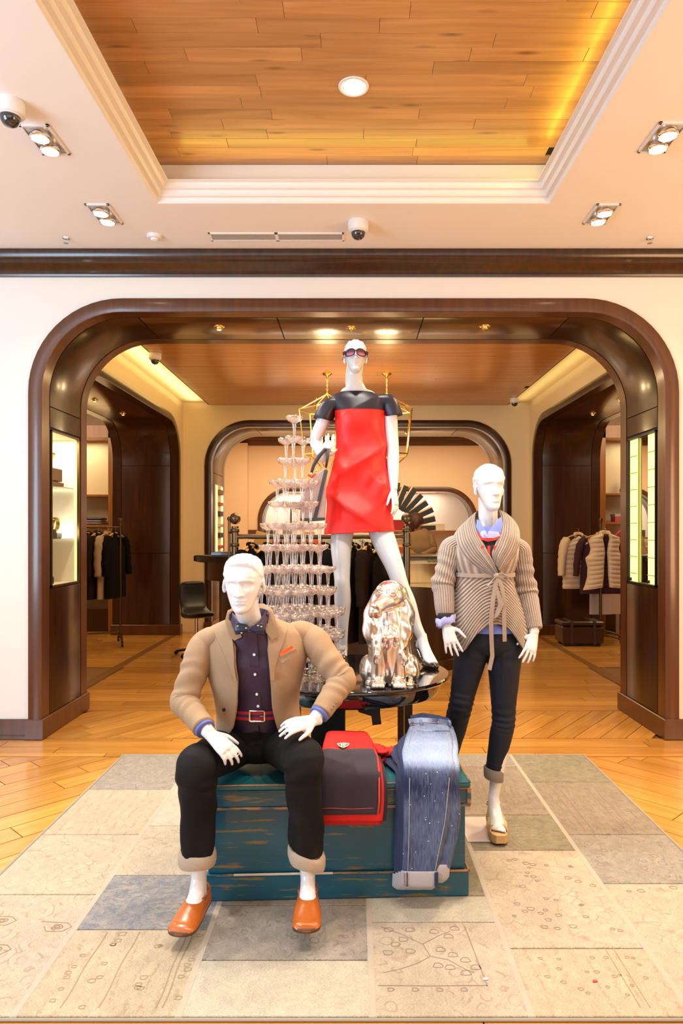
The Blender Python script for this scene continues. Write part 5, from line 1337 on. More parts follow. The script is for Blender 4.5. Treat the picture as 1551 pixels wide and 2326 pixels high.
for z, pr, h in ((.108, .009, .006), (.376, .010, .007), (.445, .009, .004), (.4705, .0125, .0035)):
    for s_ in (-1,):
        M().box(-hw-pr, hw+pr, -hd_-pr, -hd_-pr+.008, z-h, z+h*.4, .0015).build('worn_moulding', WORN, chest)
    M().box(hw+pr-.008, hw+pr, -hd_-pr, hd_+pr, z-h, z+h*.4, .0015).build('worn_moulding', WORN, chest)
for x in (-hw-.006, hw+.004):
    M().box(x-.006, x+.010, -hd_-.010, -hd_+.03, .374, .448, .004).build('corner_block', WORN, chest)
M().box(-.42, -.02, -hd_-.0105, -hd_-.003, .103, .112, .002).build('bare_wood_edge', mat('bare_wood', (.62, .52, .42), .6), chest, None).parent = chest

# ================================================= folded shirts and jeans
def sheet(path, th=.016, wav=.0, seed=0, n=14, sub=5):
    "path: (y, z, x0, x1); thick cloth following it"
    P = []
    for i in range(len(path)-1):
        for k in range(sub):
            t = k/sub; p0 = path[max(i-1, 0)]; p1 = path[i]; p2 = path[i+1]; p3 = path[min(i+2, len(path)-1)]
            P.append([.5*((2*b)+(c-a)*t+(2*a-5*b+4*c-d)*t*t+(3*b-a-3*c+d)*t**3) for a, b, c, d in zip(p0, p1, p2, p3)])
    P.append(list(path[-1])); rings = []
    for j, (y, z, x0, x1) in enumerate(P):
        a, b_ = P[max(j-1, 0)], P[min(j+1, len(P)-1)]; ty, tz = b_[0]-a[0], b_[1]-a[1]; l = math.hypot(ty, tz); ny, nz = tz/l, -ty/l
        if nz < 0 and ny > 0: ny, nz = -ny, -nz
        if abs(nz) < 1e-6 and ny > 0: ny = -ny
        top, bot = [], []
        for i in range(n+1):
            u = i/n; x = x0+(x1-x0)*u; e = min(1, min(u, 1-u)*8); hh = th/2*math.sqrt(max(0, 1-(1-e)**2))*.98+.0006
            w = wav*noise.noise(Vector((x*9+seed, y*6, z*6)))+wav*.5*noise.noise(Vector((x*22+seed, y*14, z*14)))
            top.append(Vector((x, y+ny*(hh+w), z+nz*(hh+w)))); bot.append(Vector((x, y-ny*(hh-w), z-nz*(hh-w))))
        rings.append(top+bot[::-1])
    return M().loft(rings)
TZ = .4855   # top of the chest lid
REDC = mat('red_cotton', (.66, .010, .008), .75, bump=.2, bscale=500); NVC = mat('navy_cotton', (.024, .017, .036), .8, bump=.2, bscale=500, sheen=.1)
REDP = mat('red_piping', (.65, .04, .02), .6)
def shirt(k, mt_, lab, x0, x1, dx, zb):
    h = .012+.021*(3-k); r_ = empty('folded_shirt', (0, 2.98, TZ), lab, 'shirt', 'folded shirts on the chest')
    fy = 2.772-.0155*(4-k)
    path = [(3.20, TZ+h, x0, x1-.03), (3.06, TZ+h+.004, x0-.005, x1-.01), (2.93, TZ+h+.003, x0-.008, x1), (2.84, TZ+h, x0-.01, x1+.01), (fy+.025, TZ+h-.012, x0-.01, x1+.012), (fy-.002, TZ+h-.045, x0-.012, x1+.016), (fy-.004, (TZ+zb)/2, x0-.012, x1+.016), (fy-.004, zb, x0-.014, x1+.010)]
    return r_, path, h, fy
for k, zb in ((3, .325), (2, .345), (1, .352), (0, .385)):
    dxo = (.0, .004, .010, .004)[k]
    lab = ('navy folded shirt with red shoulders and crest, topmost of its pile', 'red folded shirt directly under the crested navy shirt', 'dark navy folded shirt showing between two red ones in the pile', 'red folded shirt at the bottom of the pile')[k]
    r_, path, h, fy = shirt(k, None, lab, -.128+dxo*.5, .095+dxo*2.5, 0, zb)
    if k == 0:
        m = sheet(path[:3], .020, .004, 3); rel(m, r_); m.build('shoulder_panel', REDC, r_, 180)
        m = sheet(path[2:], .020, .004, 3); rel(m, r_); m.build('front_panel', NVC, r_, 180)
        m = M().tube([Vector((q[3]-.006, q[0], q[1]+.006)) if i < 3 else Vector((q[3]-.010, q[0]-.008, q[1])) for i, q in enumerate(path[2:])], .004, 6); rel(m, r_); m.build('side_piping', REDP, r_, 180)
        m = M().tube([Vector((-.13+.026*i, fy-.0165, zb+.026+.002*math.sin(i))) for i in range(9)], .0012, 5); rel(m, r_); m.build('hem_stitching', REDP, r_, 180)
        # shield crest: pale outline, dark field, three upright bars
        CR = mat('crest_white', (.78, .74, .66), .6); CD = mat('crest_dark', (.05, .05, .05), .7)
        c0 = Vector((-.045, 2.955, TZ+h+.0175))
        def shp(s, z):
            out = []
            for x, y in ((-1, .72), (-.5, .9), (0, 1.0), (.5, .9), (1, .72), (.95, .2), (.72, -.35), (.35, -.8), (0, -1.05), (-.35, -.8), (-.72, -.35), (-.95, .2)): out.append((c0.x+x*.026*s, c0.y+y*.032*s, c0.z+z))
            return out
        m = M().loft([shp(1, 0), shp(1, .003), shp(.84, .003), shp(.84, 0)], caps=False); rel(m, r_); m.build('crest_outline', CR, r_, 30)
        m = M().loft([shp(.86, 0), shp(.86, .0018)]); rel(m, r_); m.build('crest_field', CD, r_, 30)
        for x in (-.007, 0, .007):
            m = M().box(c0.x+x-.0022, c0.x+x+.0022, c0.y-.018, c0.y+.014, c0.z+.001, c0.z+.0035); rel(m, r_); m.build('crest_bar', CR, r_)
        for y in (.004, .020):
            m = M().box(c0.x-.017, c0.x+.017, c0.y+y-.0018, c0.y+y+.0018, c0.z+.001, c0.z+.003); rel(m, r_); m.build('crest_band', CR, r_)
    else:
        mt_ = REDC if k in (1, 3) else NVC
        m = sheet(path, .020, .004, k*7); rel(m, r_); m.build('cloth', mt_, r_, 180)
    # bunched sleeve at the right edge
    if k in (1, 3):
        m = M().limb([(Vector((.095, 3.06, TZ+h)), .03, .012), (Vector((.125, 3.02, TZ+h-.004)), .034, .016), (Vector((.155, 3.03, TZ+h-.012*(1 if k == 1 else .2))), .022, .012), (Vector((.165, 3.07, TZ+h-.012)), .012, .008)], 20, 6, (0, 1, 0), lambda v, a, p: .008*math.sin(v*26+a*3+k)); rel(m, r_); m.build('sleeve', REDC, r_, 180)
def denimmat(name, dark, lightc, fade=True):
    m, nt, b = newmat(name); N = nt.nodes.new; L = nt.links.new
    uv = N('ShaderNodeUVMap'); tc = N('ShaderNodeTexCoord'); mp = N('ShaderNodeMapping'); mp.inputs['Scale'].default_value = (240, 30, 30); L(tc.outputs['Object'], mp.inputs[0])
    n1 = N('ShaderNodeTexNoise'); n1.inputs['Scale'].default_value = 1; n1.inputs['Detail'].default_value = 4; L(mp.outputs[0], n1.inputs['Vector'])
    n2 = N('ShaderNodeTexNoise'); n2.inputs['Scale'].default_value = 7; n2.inputs['Detail'].default_value = 5; L(tc.outputs['Object'], n2.inputs['Vector'])
    sp = N('ShaderNodeSeparateXYZ'); L(uv.outputs[0], sp.inputs[0])
    rp = N('ShaderNodeValToRGB'); e = rp.color_ramp.elements; e[0].position = 0; e[0].color = (.45, .45, .45, 1); e[1].position = 1; e[1].color = (.25, .25, .25, 1)
    for p_, c_ in ((.12, .45), (.25, .88), (.46, .80), (.56, .24), (.66, .04), (.71, .26), (.86, .16)): q = e.new(p_); q.color = (c_, c_, c_, 1)
    L(sp.outputs[1], rp.inputs[0])
    a1 = N('ShaderNodeMath'); a1.operation = 'MULTIPLY_ADD'; a1.inputs[1].default_value = .55; L(n1.outputs['Fac'], a1.inputs[0])
    a0 = N('ShaderNodeMath'); a0.operation = 'MULTIPLY_ADD'; a0.inputs[1].default_value = .5; a0.inputs[2].default_value = -.52; L(n2.outputs['Fac'], a0.inputs[0]); L(a0.outputs[0], a1.inputs[2])
    a2 = N('ShaderNodeMath'); a2.operation = 'ADD'; a2.use_clamp = True; L(a1.outputs[0], a2.inputs[0])
    if fade: L(rp.outputs[0], a2.inputs[1])
    else: a2.inputs[1].default_value = .25
    mx = N('ShaderNodeMix'); mx.data_type = 'RGBA'; L(a2.outputs[0], mx.inputs[0]); mx.inputs[6].default_value = (*dark, 1); mx.inputs[7].default_value = (*lightc, 1)
    v = N('ShaderNodeTexVoronoi'); v.inputs['Scale'].default_value = 42; L(tc.outputs['Object'], v.inputs['Vector']); r2 = N('ShaderNodeMath'); r2.operation = 'LESS_THAN'; r2.inputs[1].default_value = .085 if fade else .0; L(v.outputs['Distance'], r2.inputs[0])
    m2 = N('ShaderNodeMix'); m2.data_type = 'RGBA'; L(r2.outputs[0], m2.inputs[0]); L(mx.outputs[2], m2.inputs[6]); m2.inputs[7].default_value = (.75, .78, .85, 1)
    L(m2.outputs[2], b.inputs['Base Color']); bp = N('ShaderNodeBump'); bp.inputs['Strength'].default_value = .3; bp.inputs['Distance'].default_value = .003; L(n1.outputs['Fac'], bp.inputs['Height']); L(bp.outputs[0], b.inputs['Normal']); setp(b, rough=.85)
    return m
DN = denimmat('faded_denim', (.009, .020, .080), (.30, .40, .62)); DNK = denimmat('dark_denim', (.010, .016, .050), (.06, .085, .19), False)
INS = mat('denim_inside', (.42, .39, .42), .85, bump=.3, bscale=300, vary=.12); STI = mat('orange_stitch', (.55, .25, .12), .7); STW = mat('pale_stitch', (.45, .42, .40), .7)
def jeans(k, lab):
    h = .014+.026*(3-k); zt = TZ+h; r_ = empty('folded_jeans', (.3, 2.98, TZ), lab, 'jeans', 'folded jeans on the chest')
    f = 2.772-.0165*(4-k); dx = -.024*k if k else 0; lx = -.010*k if k else 0
    bk_ = 3.24-.05*k
    def P_(o0, o1, o1b, dz, zb, dy):
        return [(bk_, zt+.012+dz, .270+dx+o0, .450+o1), (3.10-.02*k, zt+.006+dz, .240+dx*1.6+o0, .445+o1), (2.95, zt+.002+dz, .215+dx+o0, .430+o1), (2.86, zt-.001+dz, .203+lx+o0, .415+o1), (f+.03+dy, zt-.012+dz, .200+lx+o0, .405+o1), (f-.002+dy, zt-.05+dz, .199+lx+o0, .398+o1), (f-.006+dy, .36, .197+lx+o0, .380+o1b), (f-.008+dy, .24, .194+lx+o0, .355+o1b), (f-.008+dy, zb, .190+lx+o0, .330+o1b)]
    p1 = P_(0, 0, 0, 0, .118-.012*k, 0); p2 = P_(.02, .022, .045, -.010, .140-.012*k, .010)
    m1, m2 = (DN, DN) if k == 0 else (DNK, DNK)
    for nm, p_, sd, mt_ in (('leg', p2, 5, m2), ('leg', p1, 1, m1)):
        m = sheet(p_, .016, .0035, sd+k*11, 16, 6); rel(m, r_); m.build(nm, mt_, r_, 180)
    for p_ in (p2, p1):
        y, z, x0, x1 = p_[-1]
        m = sheet([(y-.001, z+.046, x0-.003, x1+.004), (y-.003, z+.03, x0-.004, x1+.005), (y-.002, z, x0-.005, x1+.004), (y, z-.006, x0-.003, x1+.002)], .026, .002, 3, 10, 3); rel(m, r_); m.build('hem_cuff', INS, r_, 180)
    if k == 0:
        y, z, x0, x1 = p1[-1]
        for dxx, mt_, w in ((.006, STI, .0018), (.018, DNK, .004), (x1-x0-.012, DNK, .014)):
            m = M().box(x0+dxx, x0+dxx+w, y-.0195, y-.010, z-.008, z+.046, .0008); rel(m, r_); m.build('cuff_seam', mt_, r_)
        for off, mt_ in ((.022, STW), (None, STW)):
            pts = []
            for q in p1[1:]:
                x = q[2]+off if off else q[3]-.020; n_ = .0095
                pts.append(Vector((x, q[0]-(n_ if q[1] < zt-.02 else .002), q[1]+(n_ if q[1] > zt-.02 else 0))))
            m = M().tube(pts, .0014, 5); rel(m, r_); m.build('side_seam', mt_, r_, 180)
        wb = M().ribbon([Vector((.262, 3.235, zt+.022)), Vector((.32, 3.245, zt+.026)), Vector((.40, 3.235, zt+.024)), Vector((.458, 3.225, zt+.018))], .036, (0, .8, .6), .010); rel(wb, r_); wb.build('waistband', DN, r_, 60)
        wb = M().ribbon([Vector((.275, 3.262, zt+.030)), Vector((.33, 3.272, zt+.040)), Vector((.40, 3.262, zt+.032)), Vector((.45, 3.245, zt+.022))], .036, (0, .6, .8), .010); rel(wb, r_); wb.build('waistband', DNK, r_, 60)
        m = M().tube([Vector((.262, 3.222, zt+.022)), Vector((.33, 3.230, zt+.025)), Vector((.40, 3.222, zt+.024)), Vector((.456, 3.212, zt+.018))], .0014, 5); rel(m, r_); m.build('waist_stitching', STI, r_, 180)
        for x in (.318, .452):
            m = M().box(x-.006, x+.006, 3.195, 3.245, zt+.018, zt+.034, .002); rel(m, r_); m.build('belt_loop', DN, r_)
        m = M().lathe([(.0001, 0), (.009, 0), (.009, .004), (.005, .006), (.0001, .006)], 14, Matrix.Translation((.275, 3.205, zt+.024))); rel(m, r_); m.build('button', BRASS, r_, 40)
        m = M().tube([Vector((.275, 3.17, zt+.02)), Vector((.30, 3.14, zt+.016)), Vector((.315, 3.19, zt+.02))], .0016, 5); rel(m, r_); m.build('pocket_stitching', STI, r_, 180)
        m = M().ribbon([Vector((.29, 3.13, zt+.016)), Vector((.36, 3.12, zt+.016)), Vector((.44, 3.13, zt+.013))], .012, (0, 1, 0), .003); rel(m, r_); m.build('pocket_welt', DN, r_, 60)
for k, lab in ((3, 'dark folded jeans at the very bottom of the jeans pile'), (2, 'dark folded jeans, third from the top of the jeans pile'), (1, 'dark folded jeans directly beneath the faded pair'), (0, 'faded blue folded jeans with white specks, topmost, hanging over the chest')): jeans(k, lab)

# ================================================= round black table
BLG = mat('black_lacquer', (.008, .006, .008), .06, coat=1)
BLS_ = mat('black_satin', (.012, .010, .009), .35)
TX, TYc, TZt = -.025, 3.70, .75
table = empty('round_table', (TX, TYc, .0105), 'round glossy black table carrying the glass tower and silver dog', 'table')
SX = 1.07
def tl(prof, n=72): return M().lathe([(r, z-.0105) for r, z in prof], n, Matrix.Diagonal((SX, 1, 1, 1)))
tl([(.0001, .722), (.47, .722), (.495, .726), (.505, .736), (.505, .744), (.500, .750), (.0001, .750)]).build('table_top', BLG, table, 40)
tl([(.44, .722), (.46, .722), (.46, .675), (.45, .655), (.40, .650), (.40, .722)]).build('apron', BLG, table, 40)
FRB = mat('dark_brown_lacquer', (.045, .022, .010), .3, coat=.4)
for sx in (-1, 1):
    for sy in (-1, 1):
        M().box(sx*.30-.02, sx*.30+.02, sy*.26-.02, sy*.26+.02, 0, .645, .003).build('leg', FRB, table)
for sy in (-1, 1): M().box(-.30, .30, sy*.26-.015, sy*.26+.015, .075, .105, .003).build('stretcher', BLS_, table)
for sx in (-1, 1): M().box(sx*.30-.015, sx*.30+.015, -.26, .26, .075, .105, .003).build('stretcher', BLS_, table)
M().box(-.20, -.02, -.10, .10, 0, .645, .006).build('pedestal', BLS_, table)
st = M().ribbon([W(812, 1592, 3.32), W(822, 1608, 3.31), W(845, 1616, 3.31), W(862, 1616, 3.31)], [.05, .05, .045, .03], (0, 0, 1), .006)
st.ribbon([W(853, 1598, 3.315), W(853, 1622, 3.312), W(856, 1646, 3.31)], .044, (1, 0, 0), .006)
o = rel(st, table).build('hanging_cloth', mat('black_cloth', (.008, .008, .010), .8), table, 60)

# ================================================= champagne tower
GL = bpy.data.materials.new('coupe_glass'); GL.use_nodes = True; nt_ = GL.node_tree; nt_.nodes.clear(); N = nt_.nodes.new; L_ = nt_.links.new
out = N('ShaderNodeOutputMaterial'); mx = N('ShaderNodeMixShader'); mx2 = N('ShaderNodeMixShader'); tr = N('ShaderNodeBsdfTransparent'); gl = N('ShaderNodeBsdfGlossy'); df = N('ShaderNodeBsdfTranslucent'); lw = N('ShaderNodeLayerWeight')
tr.inputs[0].default_value = (.97, .955, .95, 1); gl.inputs['Roughness'].default_value = .08; gl.inputs['Color'].default_value = (1, .97, .96, 1); df.inputs[0].default_value = (.95, .82, .80, 1); lw.inputs['Blend'].default_value = .45
mr_ = N('ShaderNodeMapRange'); mr_.inputs[3].default_value = .08; mr_.inputs[4].default_value = .75; L_(lw.outputs['Facing'], mr_.inputs[0])
mx2.inputs[0].default_value = .10; L_(tr.outputs[0], mx2.inputs[1]); L_(df.outputs[0], mx2.inputs[2]); L_(mr_.outputs[0], mx.inputs[0]); L_(mx2.outputs[0], mx.inputs[1]); L_(gl.outputs[0], mx.inputs[2]); L_(mx.outputs[0], out.inputs[0])
gp = [(.0005, .0), (.027, .0), (.0275, .0015), (.020, .0035), (.009, .007), (.0065, .014), (.0068, .030), (.0085, .055), (.0105, .075), (.0125, .082), (.022, .088), (.034, .094), (.0415, .102), (.0440, .112), (.0445, .1185), (.0432, .1185), (.0420, .112), (.039, .103), (.031, .096), (.018, .091), (.006, .088), (.0005, .0875)]
gmesh = M().lathe(gp, 24, None, False).mesh('coupe', [GL], 180)
TCX, TCY = -.315, 3.62; d_ = .0905; TH = .1135; NT = 12
ng = 0
tier_r = [.0, .053, .075, .105, .125, .150, .170, .196, .222, .246, .262, .270]
ORD = ('first', 'second', 'third', 'fourth', 'fifth', 'sixth', 'seventh', 'eighth', 'ninth', 'tenth', 'eleventh', 'twelfth')
for k in range(NT):
    z = .7505+(NT-1-k)*TH; off = ((0, 0), (0, -d_/math.sqrt(3)), (0, d_/math.sqrt(3)))[k % 3]
    rows = {}
    for i in range(-8, 9):
        for j in range(-8, 9):
            x = (i+j*.5)*d_+off[0]; y = j*d_*math.sqrt(3)/2+off[1]
            if math.hypot(x, y) <= tier_r[k]+.004: rows.setdefault(round(y, 4), []).append(x)
    for ri, y in enumerate(sorted(rows)):
        for ci, x in enumerate(sorted(rows[y])):
            o = bpy.data.objects.new('coupe_glass', gmesh); COL.objects.link(o); o.location = (TCX+x, TCY+y, z); o.rotation_euler.z = .7*ri+ci
            if k == 0: lab = 'clear coupe glass alone at the peak of the glass tower'
            else: lab = 'clear coupe glass, %s tier from the top, %s row from the front, %s from left' % (ORD[k], ORD[ri], ORD[ci])
            tag(o, lab, 'glass', 'coupe glasses stacked into the tower'); ng += 1
print('GLASSES', ng, 'PLANKS', n_plank)

# ================================================= silver dog
dog = empty('dog_statue', W(882, 1560, 3.40), 'mirror-silver sitting spaniel statue with long wavy ears on the black table', 'statue')
dog.location.z = .75
YG = 3.40; b = M(); D = lambda x, y, dy=0: W(x, y, YG+dy)
b.ell(D(886, 1352), (.080, .085, .075), 24, 16)
b.limb([(D(882, 1362, -.03), .056, .052), (D(868, 1372, -.075), .044, .042), (D(856, 1380, -.115), .036, .036), (D(850, 1384, -.135), .030, .030)], 20, 5, (1, 0, 0))
b.ell(D(849, 1376, -.155), (.016, .014, .012), 12, 8); b.ell(D(858, 1392, -.115), (.026, .034, .030), 14, 10); b.ell(D(845, 1392, -.115), (.020, .028, .028), 14, 10)
b.ell(D(892, 1336, -.035), (.050, .045, .035), 14, 10)
for x, y, dy, s in ((861, 1337, -.062, 1), (893, 1345, -.078, 1.25)): b.ell(D(x, y, dy), (.016*s, .012*s, .016*s), 14, 10)
# throat, chest, body
b.limb([(D(890, 1380, .01), .060, .062), (D(886, 1420, .0), .078, .078), (D(882, 1460, .01), .098, .095), (D(882, 1500, .03), .100, .105), (D(886, 1530, .05), .095, .10)], 26, 5)
b.limb([(D(890, 1430, .06), .08, .07), (D(892, 1490, .12), .10, .10), (D(890, 1540, .14), .12, .10), (D(890, 1558, .14), .11, .08)], 24, 5)
for x, x2, s in ((862, 858, 1), (904, 906, 1)):
    b.limb([(D(x, 1450, -.03), .046, .044), (D(x, 1500, -.04), .042, .038), (D(x2, 1540, -.04), .036, .034), (D(x2, 1556, -.045), .040, .042)], 18, 5)
    c0 = D(x2, 1553, -.085); b.ell(c0, (.042, .046, .024), 16, 10)
    for t in (-.024, -.008, .008, .024): b.ell(c0+Vector((t, -.036, -.004)), (.011, .018, .017), 10, 8)
for x in (838, 932): 
    b.ell(D(x, 1520, .06), (.050, .085, .075), 18, 12); b.ell(D(x+(4 if x < 880 else -4), 1556, -.01), (.034, .055, .022), 14, 8)
b.limb([(D(925, 1548, .16), .03, .03), (D(950, 1552, .15), .022, .022), (D(962, 1548, .12), .014, .014)], 12, 4)
# ears
b.limb([(D(862, 1342, .0), .020, .03), (D(850, 1372, -.01), .034, .020), (D(843, 1410, -.03), .042, .022), (D(842, 1446, -.035), .036, .020), (D(846, 1470, -.03), .018, .012)], 22, 8, (1, -.3, 0), lambda v, a, p: .0035*math.sin(v*22+a*2)+.003*math.sin(a*4+v*5))
b.limb([(D(908, 1336, .0), .024, .03), (D(920, 1375, -.01), .040, .024), (D(921, 1420, -.035), .046, .024), (D(915, 1452, -.045), .040, .022), (D(908, 1474, -.045), .020, .014)], 22, 8, (1, .3, 0), lambda v, a, p: .0035*math.sin(v*22+a*2)+.003*math.sin(a*4+v*5))
# chest curls
for i, (x, y, x2, y2) in enumerate(((872, 1425, 868, 1470), (884, 1420, 882, 1478), (896, 1428, 898, 1468), (856, 1470, 850, 1505), (914, 1480, 918, 1512))):
    b.limb([(D(x, y, -.07), .010, .008), (D((x+x2)/2+3, (y+y2)/2, -.098), .016, .012), (D(x2, y2, -.075), .007, .006)], 10, 5, (1, 0, 0))
b.v = [(p[0], p[1], max(p[2], .7505)) for p in b.v]
eyec = [(D(861, 1337, -.075), .016), (D(893, 1345, -.096), .0185)]
def dogfn(p):
    z = p.z; q = p-D(884, 1440)
    if z > .7505+.05 and z < D(0, 1385).z:
        a = math.atan2(q.y, q.x); r = Vector((q.x, q.y, 0)).normalized(); p = p+r*(.0014*math.sin(a*9+z*26+2*noise.noise(p*8)))
    for c, s in eyec:
        e = p-c; rr = math.hypot(e.x, e.z)
        if rr < s*1.8 and p.y < c.y+.03: p = p+Vector((0, -.0045*gs(rr-s*1.0, .0035)+.003*gs(rr-s*1.45, .004), 0))
    return p
o = fuse(b, 'statue_body', mat('polished_silver', (.90, .86, .80), .24, metal=1), None, .0042, 9, dogfn); child_world(o, dog)
# small litter on the rug as in the photo

for x, y, c, lab in ((.44, 2.275, (.85, .85, .82), 'tiny white paper scrap on the near part of the rug'), (.80, 2.264, (.70, .05, .04), 'tiny red scrap on the near right part of the rug')):
    o = M().prism([(-.009, -.004), (-.002, -.006), (.009, -.002), (.008, .005), (-.004, .006)], 0, .0015).build('paper_scrap', mat('scrap_%d' % int(x*100), c, .7)); o.location = (x, y, .0118); tag(o, lab, 'paper')
# ================================================= ceiling fixtures of the front room
FRM = mat('fixture_frame', (.62, .60, .58), .3, metal=.5)
def twin(x, y, lab):
    r_ = empty('twin_spotlight', (x, y, CEIL_Z), lab, 'ceiling light', 'twin ceiling spotlights')
    m = M(); w, l = .075, .135
    for a in ((-w, w, -l, -l+.016), (-w, w, l-.016, l), (-w, -w+.014, -l, l), (w-.014, w, -l, l)): m.box(*a, -.010, 0, .002)
    m.build('frame', PLWHITE, r_); M().box(-w+.013, w-.013, -l+.015, l-.015, -.004, 0).build('recess', FRM, r_)
    for dy in (-.058, .058):
        M().lathe([(.047, -.003), (.052, -.014), (.050, -.030), (.043, -.034), (.041, -.020), (.040, -.006)], 28, Matrix.Translation((0, dy, 0)), False).build('lamp_ring', CHROME, r_, 40)
        M().lathe([(.0005, -.026), (.040, -.022), (.0405, -.012), (.0005, -.012)], 24, Matrix.Translation((0, dy, 0)), False).build('lamp_face', BULB, r_, 40)
twin(-1.59, 3.52, 'twin square spotlight at the upper left of the white ceiling'); twin(-1.585, 4.34, 'twin square spotlight on the left, closest to the dark cornice')
twin(1.585, 3.50, 'twin square spotlight at the upper right of the white ceiling'); twin(1.575, 4.34, 'twin square spotlight on the right, closest to the dark cornice')
def dome(x, y, z, s, lab):
    r_ = empty('dome_camera', (x, y, z), lab, 'camera')
    M().lathe([(.0005, 0), (.066*s, 0), (.068*s, -.01*s), (.066*s, -.055*s), (.060*s, -.062*s), (.046*s, -.066*s), (.0005, -.066*s)], 36).build('housing', PLWHITE, r_, 40)
    M().lathe([(.046*s, -.064*s), (.046*s, -.075*s), (.040*s, -.094*s), (.028*s, -.108*s), (.012*s, -.115*s), (.0005, -.116*s)], 30, None, False).build('dome', DOME, r_, 60)
    M().lathe([(.053*s, -.0655*s), (.052*s, -.070*s), (.046*s, -.0705*s), (.046*s, -.0655*s)], 30, None, False).build('ring', PLWHITE, r_, 40)
dome(-1.62, 3.22, CEIL_Z, 1.0, 'white dome camera at the far left of the ceiling'); dome(.03, 4.46, CEIL_Z, 1.0, 'white dome camera beside the ceiling vent')
dome(-2.13, 7.32, 3.42, 1.0, 'white dome camera at the left edge of the inner wooden ceiling'); dome(2.30, 9.75, 3.42, 1.0, 'white dome camera at the right rear corner of inner wooden ceiling')
v_ = empty('ceiling_vent', (-.525, 4.675, CEIL_Z), 'long slotted air vent in the white ceiling left of the camera', 'vent')
m = M(); w, l = .46, .062
for a in ((-w, w, -l, -l+.014), (-w, w, l-.014, l), (-w, -w+.014, -l, l), (w-.014, w, -l, l), (-.012, .012, -l, l)): m.box(*a, -.008, 0, .001)
m.build('frame', MOULD, v_); M().box(-w+.01, w-.01, -l+.01, l-.01, -.002, 0).build('backing', SHADOW, v_)
for i in range(4):
    y = -.036+.024*i; M().box(-w+.014, w-.014, y-.009, y+.004, -.007, -.0025, .001).build('slat', mat('vent_slat', (.50, .44, .38), .5) if i == 0 else bpy.data.materials['vent_slat'], v_)
s_ = empty('smoke_detector', (-1.36, 4.66, CEIL_Z), 'small round white smoke detector left of the vent', 'smoke detector')
M().lathe([(.0005, 0), (.050, 0), (.050, -.012), (.042, -.022), (.0005, -.022)], 28).build('base', PLWHITE, s_, 40)
M().lathe([(.026, -.020), (.024, -.036), (.012, -.042), (.0005, -.042)], 24, None, False).build('sensor', PLWHITE, s_, 40)
for x, lab in ((-1.98, 'small metal fire sprinkler at the left end of ceiling, before the cornice'), (2.04, 'small metal fire sprinkler at the right end of ceiling, before the cornice')):
    q = empty('sprinkler', (x, 4.70, CEIL_Z), lab, 'sprinkler', 'ceiling sprinklers')
    M().lathe([(.0005, 0), (.026, 0), (.024, -.006), (.010, -.008), (.0005, -.008)], 20).build('plate', CHROME, q, 40)
    M().tube([(-.009, 0, -.006), (-.010, 0, -.022), (0, 0, -.034), (.010, 0, -.022), (.009, 0, -.006)], .002, 6).build('frame', CHROME, q, 60)
    M().lathe([(.0005, -.034), (.018, -.034), (.018, -.036), (.0005, -.036)], 16).build('deflector', CHROME, q, 40)
q = empty('downlight', (0, 3.47, TRZ), 'round bright downlight set in the wooden ceiling', 'ceiling light')
M().lathe([(.078, 0), (.076, -.006), (.066, -.008), (.054, .004), (.054, .011)], 40, None, False).build('ring', PLWHITE, q, 60)
M().lathe([(.0005, -.001), (.052, -.001), (.054, .002), (.0005, .004)], 32, None, False).build('lamp_face', BULB, q, 60)
def goldspot(x, y, z, lab, on, group='gold spotlights in the arch linings'):
    q = empty('gold_spotlight', (x, y, z), lab, 'spotlight', group)
    M().lathe([(.042, 0), (.041, -.004), (.030, -.008), (.027, .002)], 28, None, False).build('rim', BRASSB, q, 60)
    M().lathe([(.026, .001), (.026, -.012), (.022, -.022), (.016, -.026), (.015, -.018)], 20, None, False).build('collar', BRASSB, q, 60)
    M().ell((0, 0, -.018), (.017, .017, .010), 16, 8).build('lamp', BULBW if on else mat('dim_lamp', (.30, .25, .18), .2, metal=.6), q, 180)
goldspot(-1.045, 5.30, 3.10, 'gold spotlight in the front arch soffit, left one, lit', True)
goldspot(-.02, 5.32, 3.10, 'gold spotlight in the front arch soffit, above dressed mannequin head', False); goldspot(1.02, 5.29, 3.10, 'gold spotlight in the front arch soffit, right one', False)
goldspot(-3.07, 8.1, 3.08, 'lit gold spotlight in the left side passage, nearer one', True); goldspot(-3.05, 9.03, 3.08, 'lit gold spotlight in the left side passage, farther one', True)
goldspot(3.14, 8.05, 3.08, 'lit gold spotlight in the right side passage, nearer one', True); goldspot(3.16, 9.02, 3.08, 'lit gold spotlight in the right side passage, farther one', True)
goldspot(.83, 10.85, 3.10, 'lit gold spotlight in the soffit of the rear arch', True)

# ================================================= lit cases in the jambs of the front arch
CASEW = mat('case_white', (.85, .80, .66), .5)
def case_(side, lab):
    sg = -1 if side == 'left' else 1
    x0 = sg*2.262; r_ = empty('display_case', (x0, 5.365, 1.10), lab, 'display case')
    D_ = .26; yl, yh = -.262, .262; H = 1.16
    def bx(a0, a1, *r, ch=0): a, b_ = sorted((a0*sg, a1*sg)); return M().box(a, b_, *r, ch)
    fr = M()
    for a in ((yl, yl+.014, -.012, H+.012), (yh-.014, yh, -.012, H+.012), (yl, yh, -.012, .004), (yl, yh, H-.004, H+.012)):
        a_, b_ = sorted((-.006*sg, .012*sg)); fr.box(a_, b_, a[0], a[1], a[2], a[3], .002)
    fr.build('frame', BLACKM if side == 'right' else BRONZE, r_)
    return r_, bx, D_, yl, yh, H
cl, bx, D_, yl, yh, H = case_('left', 'lit glass-shelved watch display case in the left arch jamb')
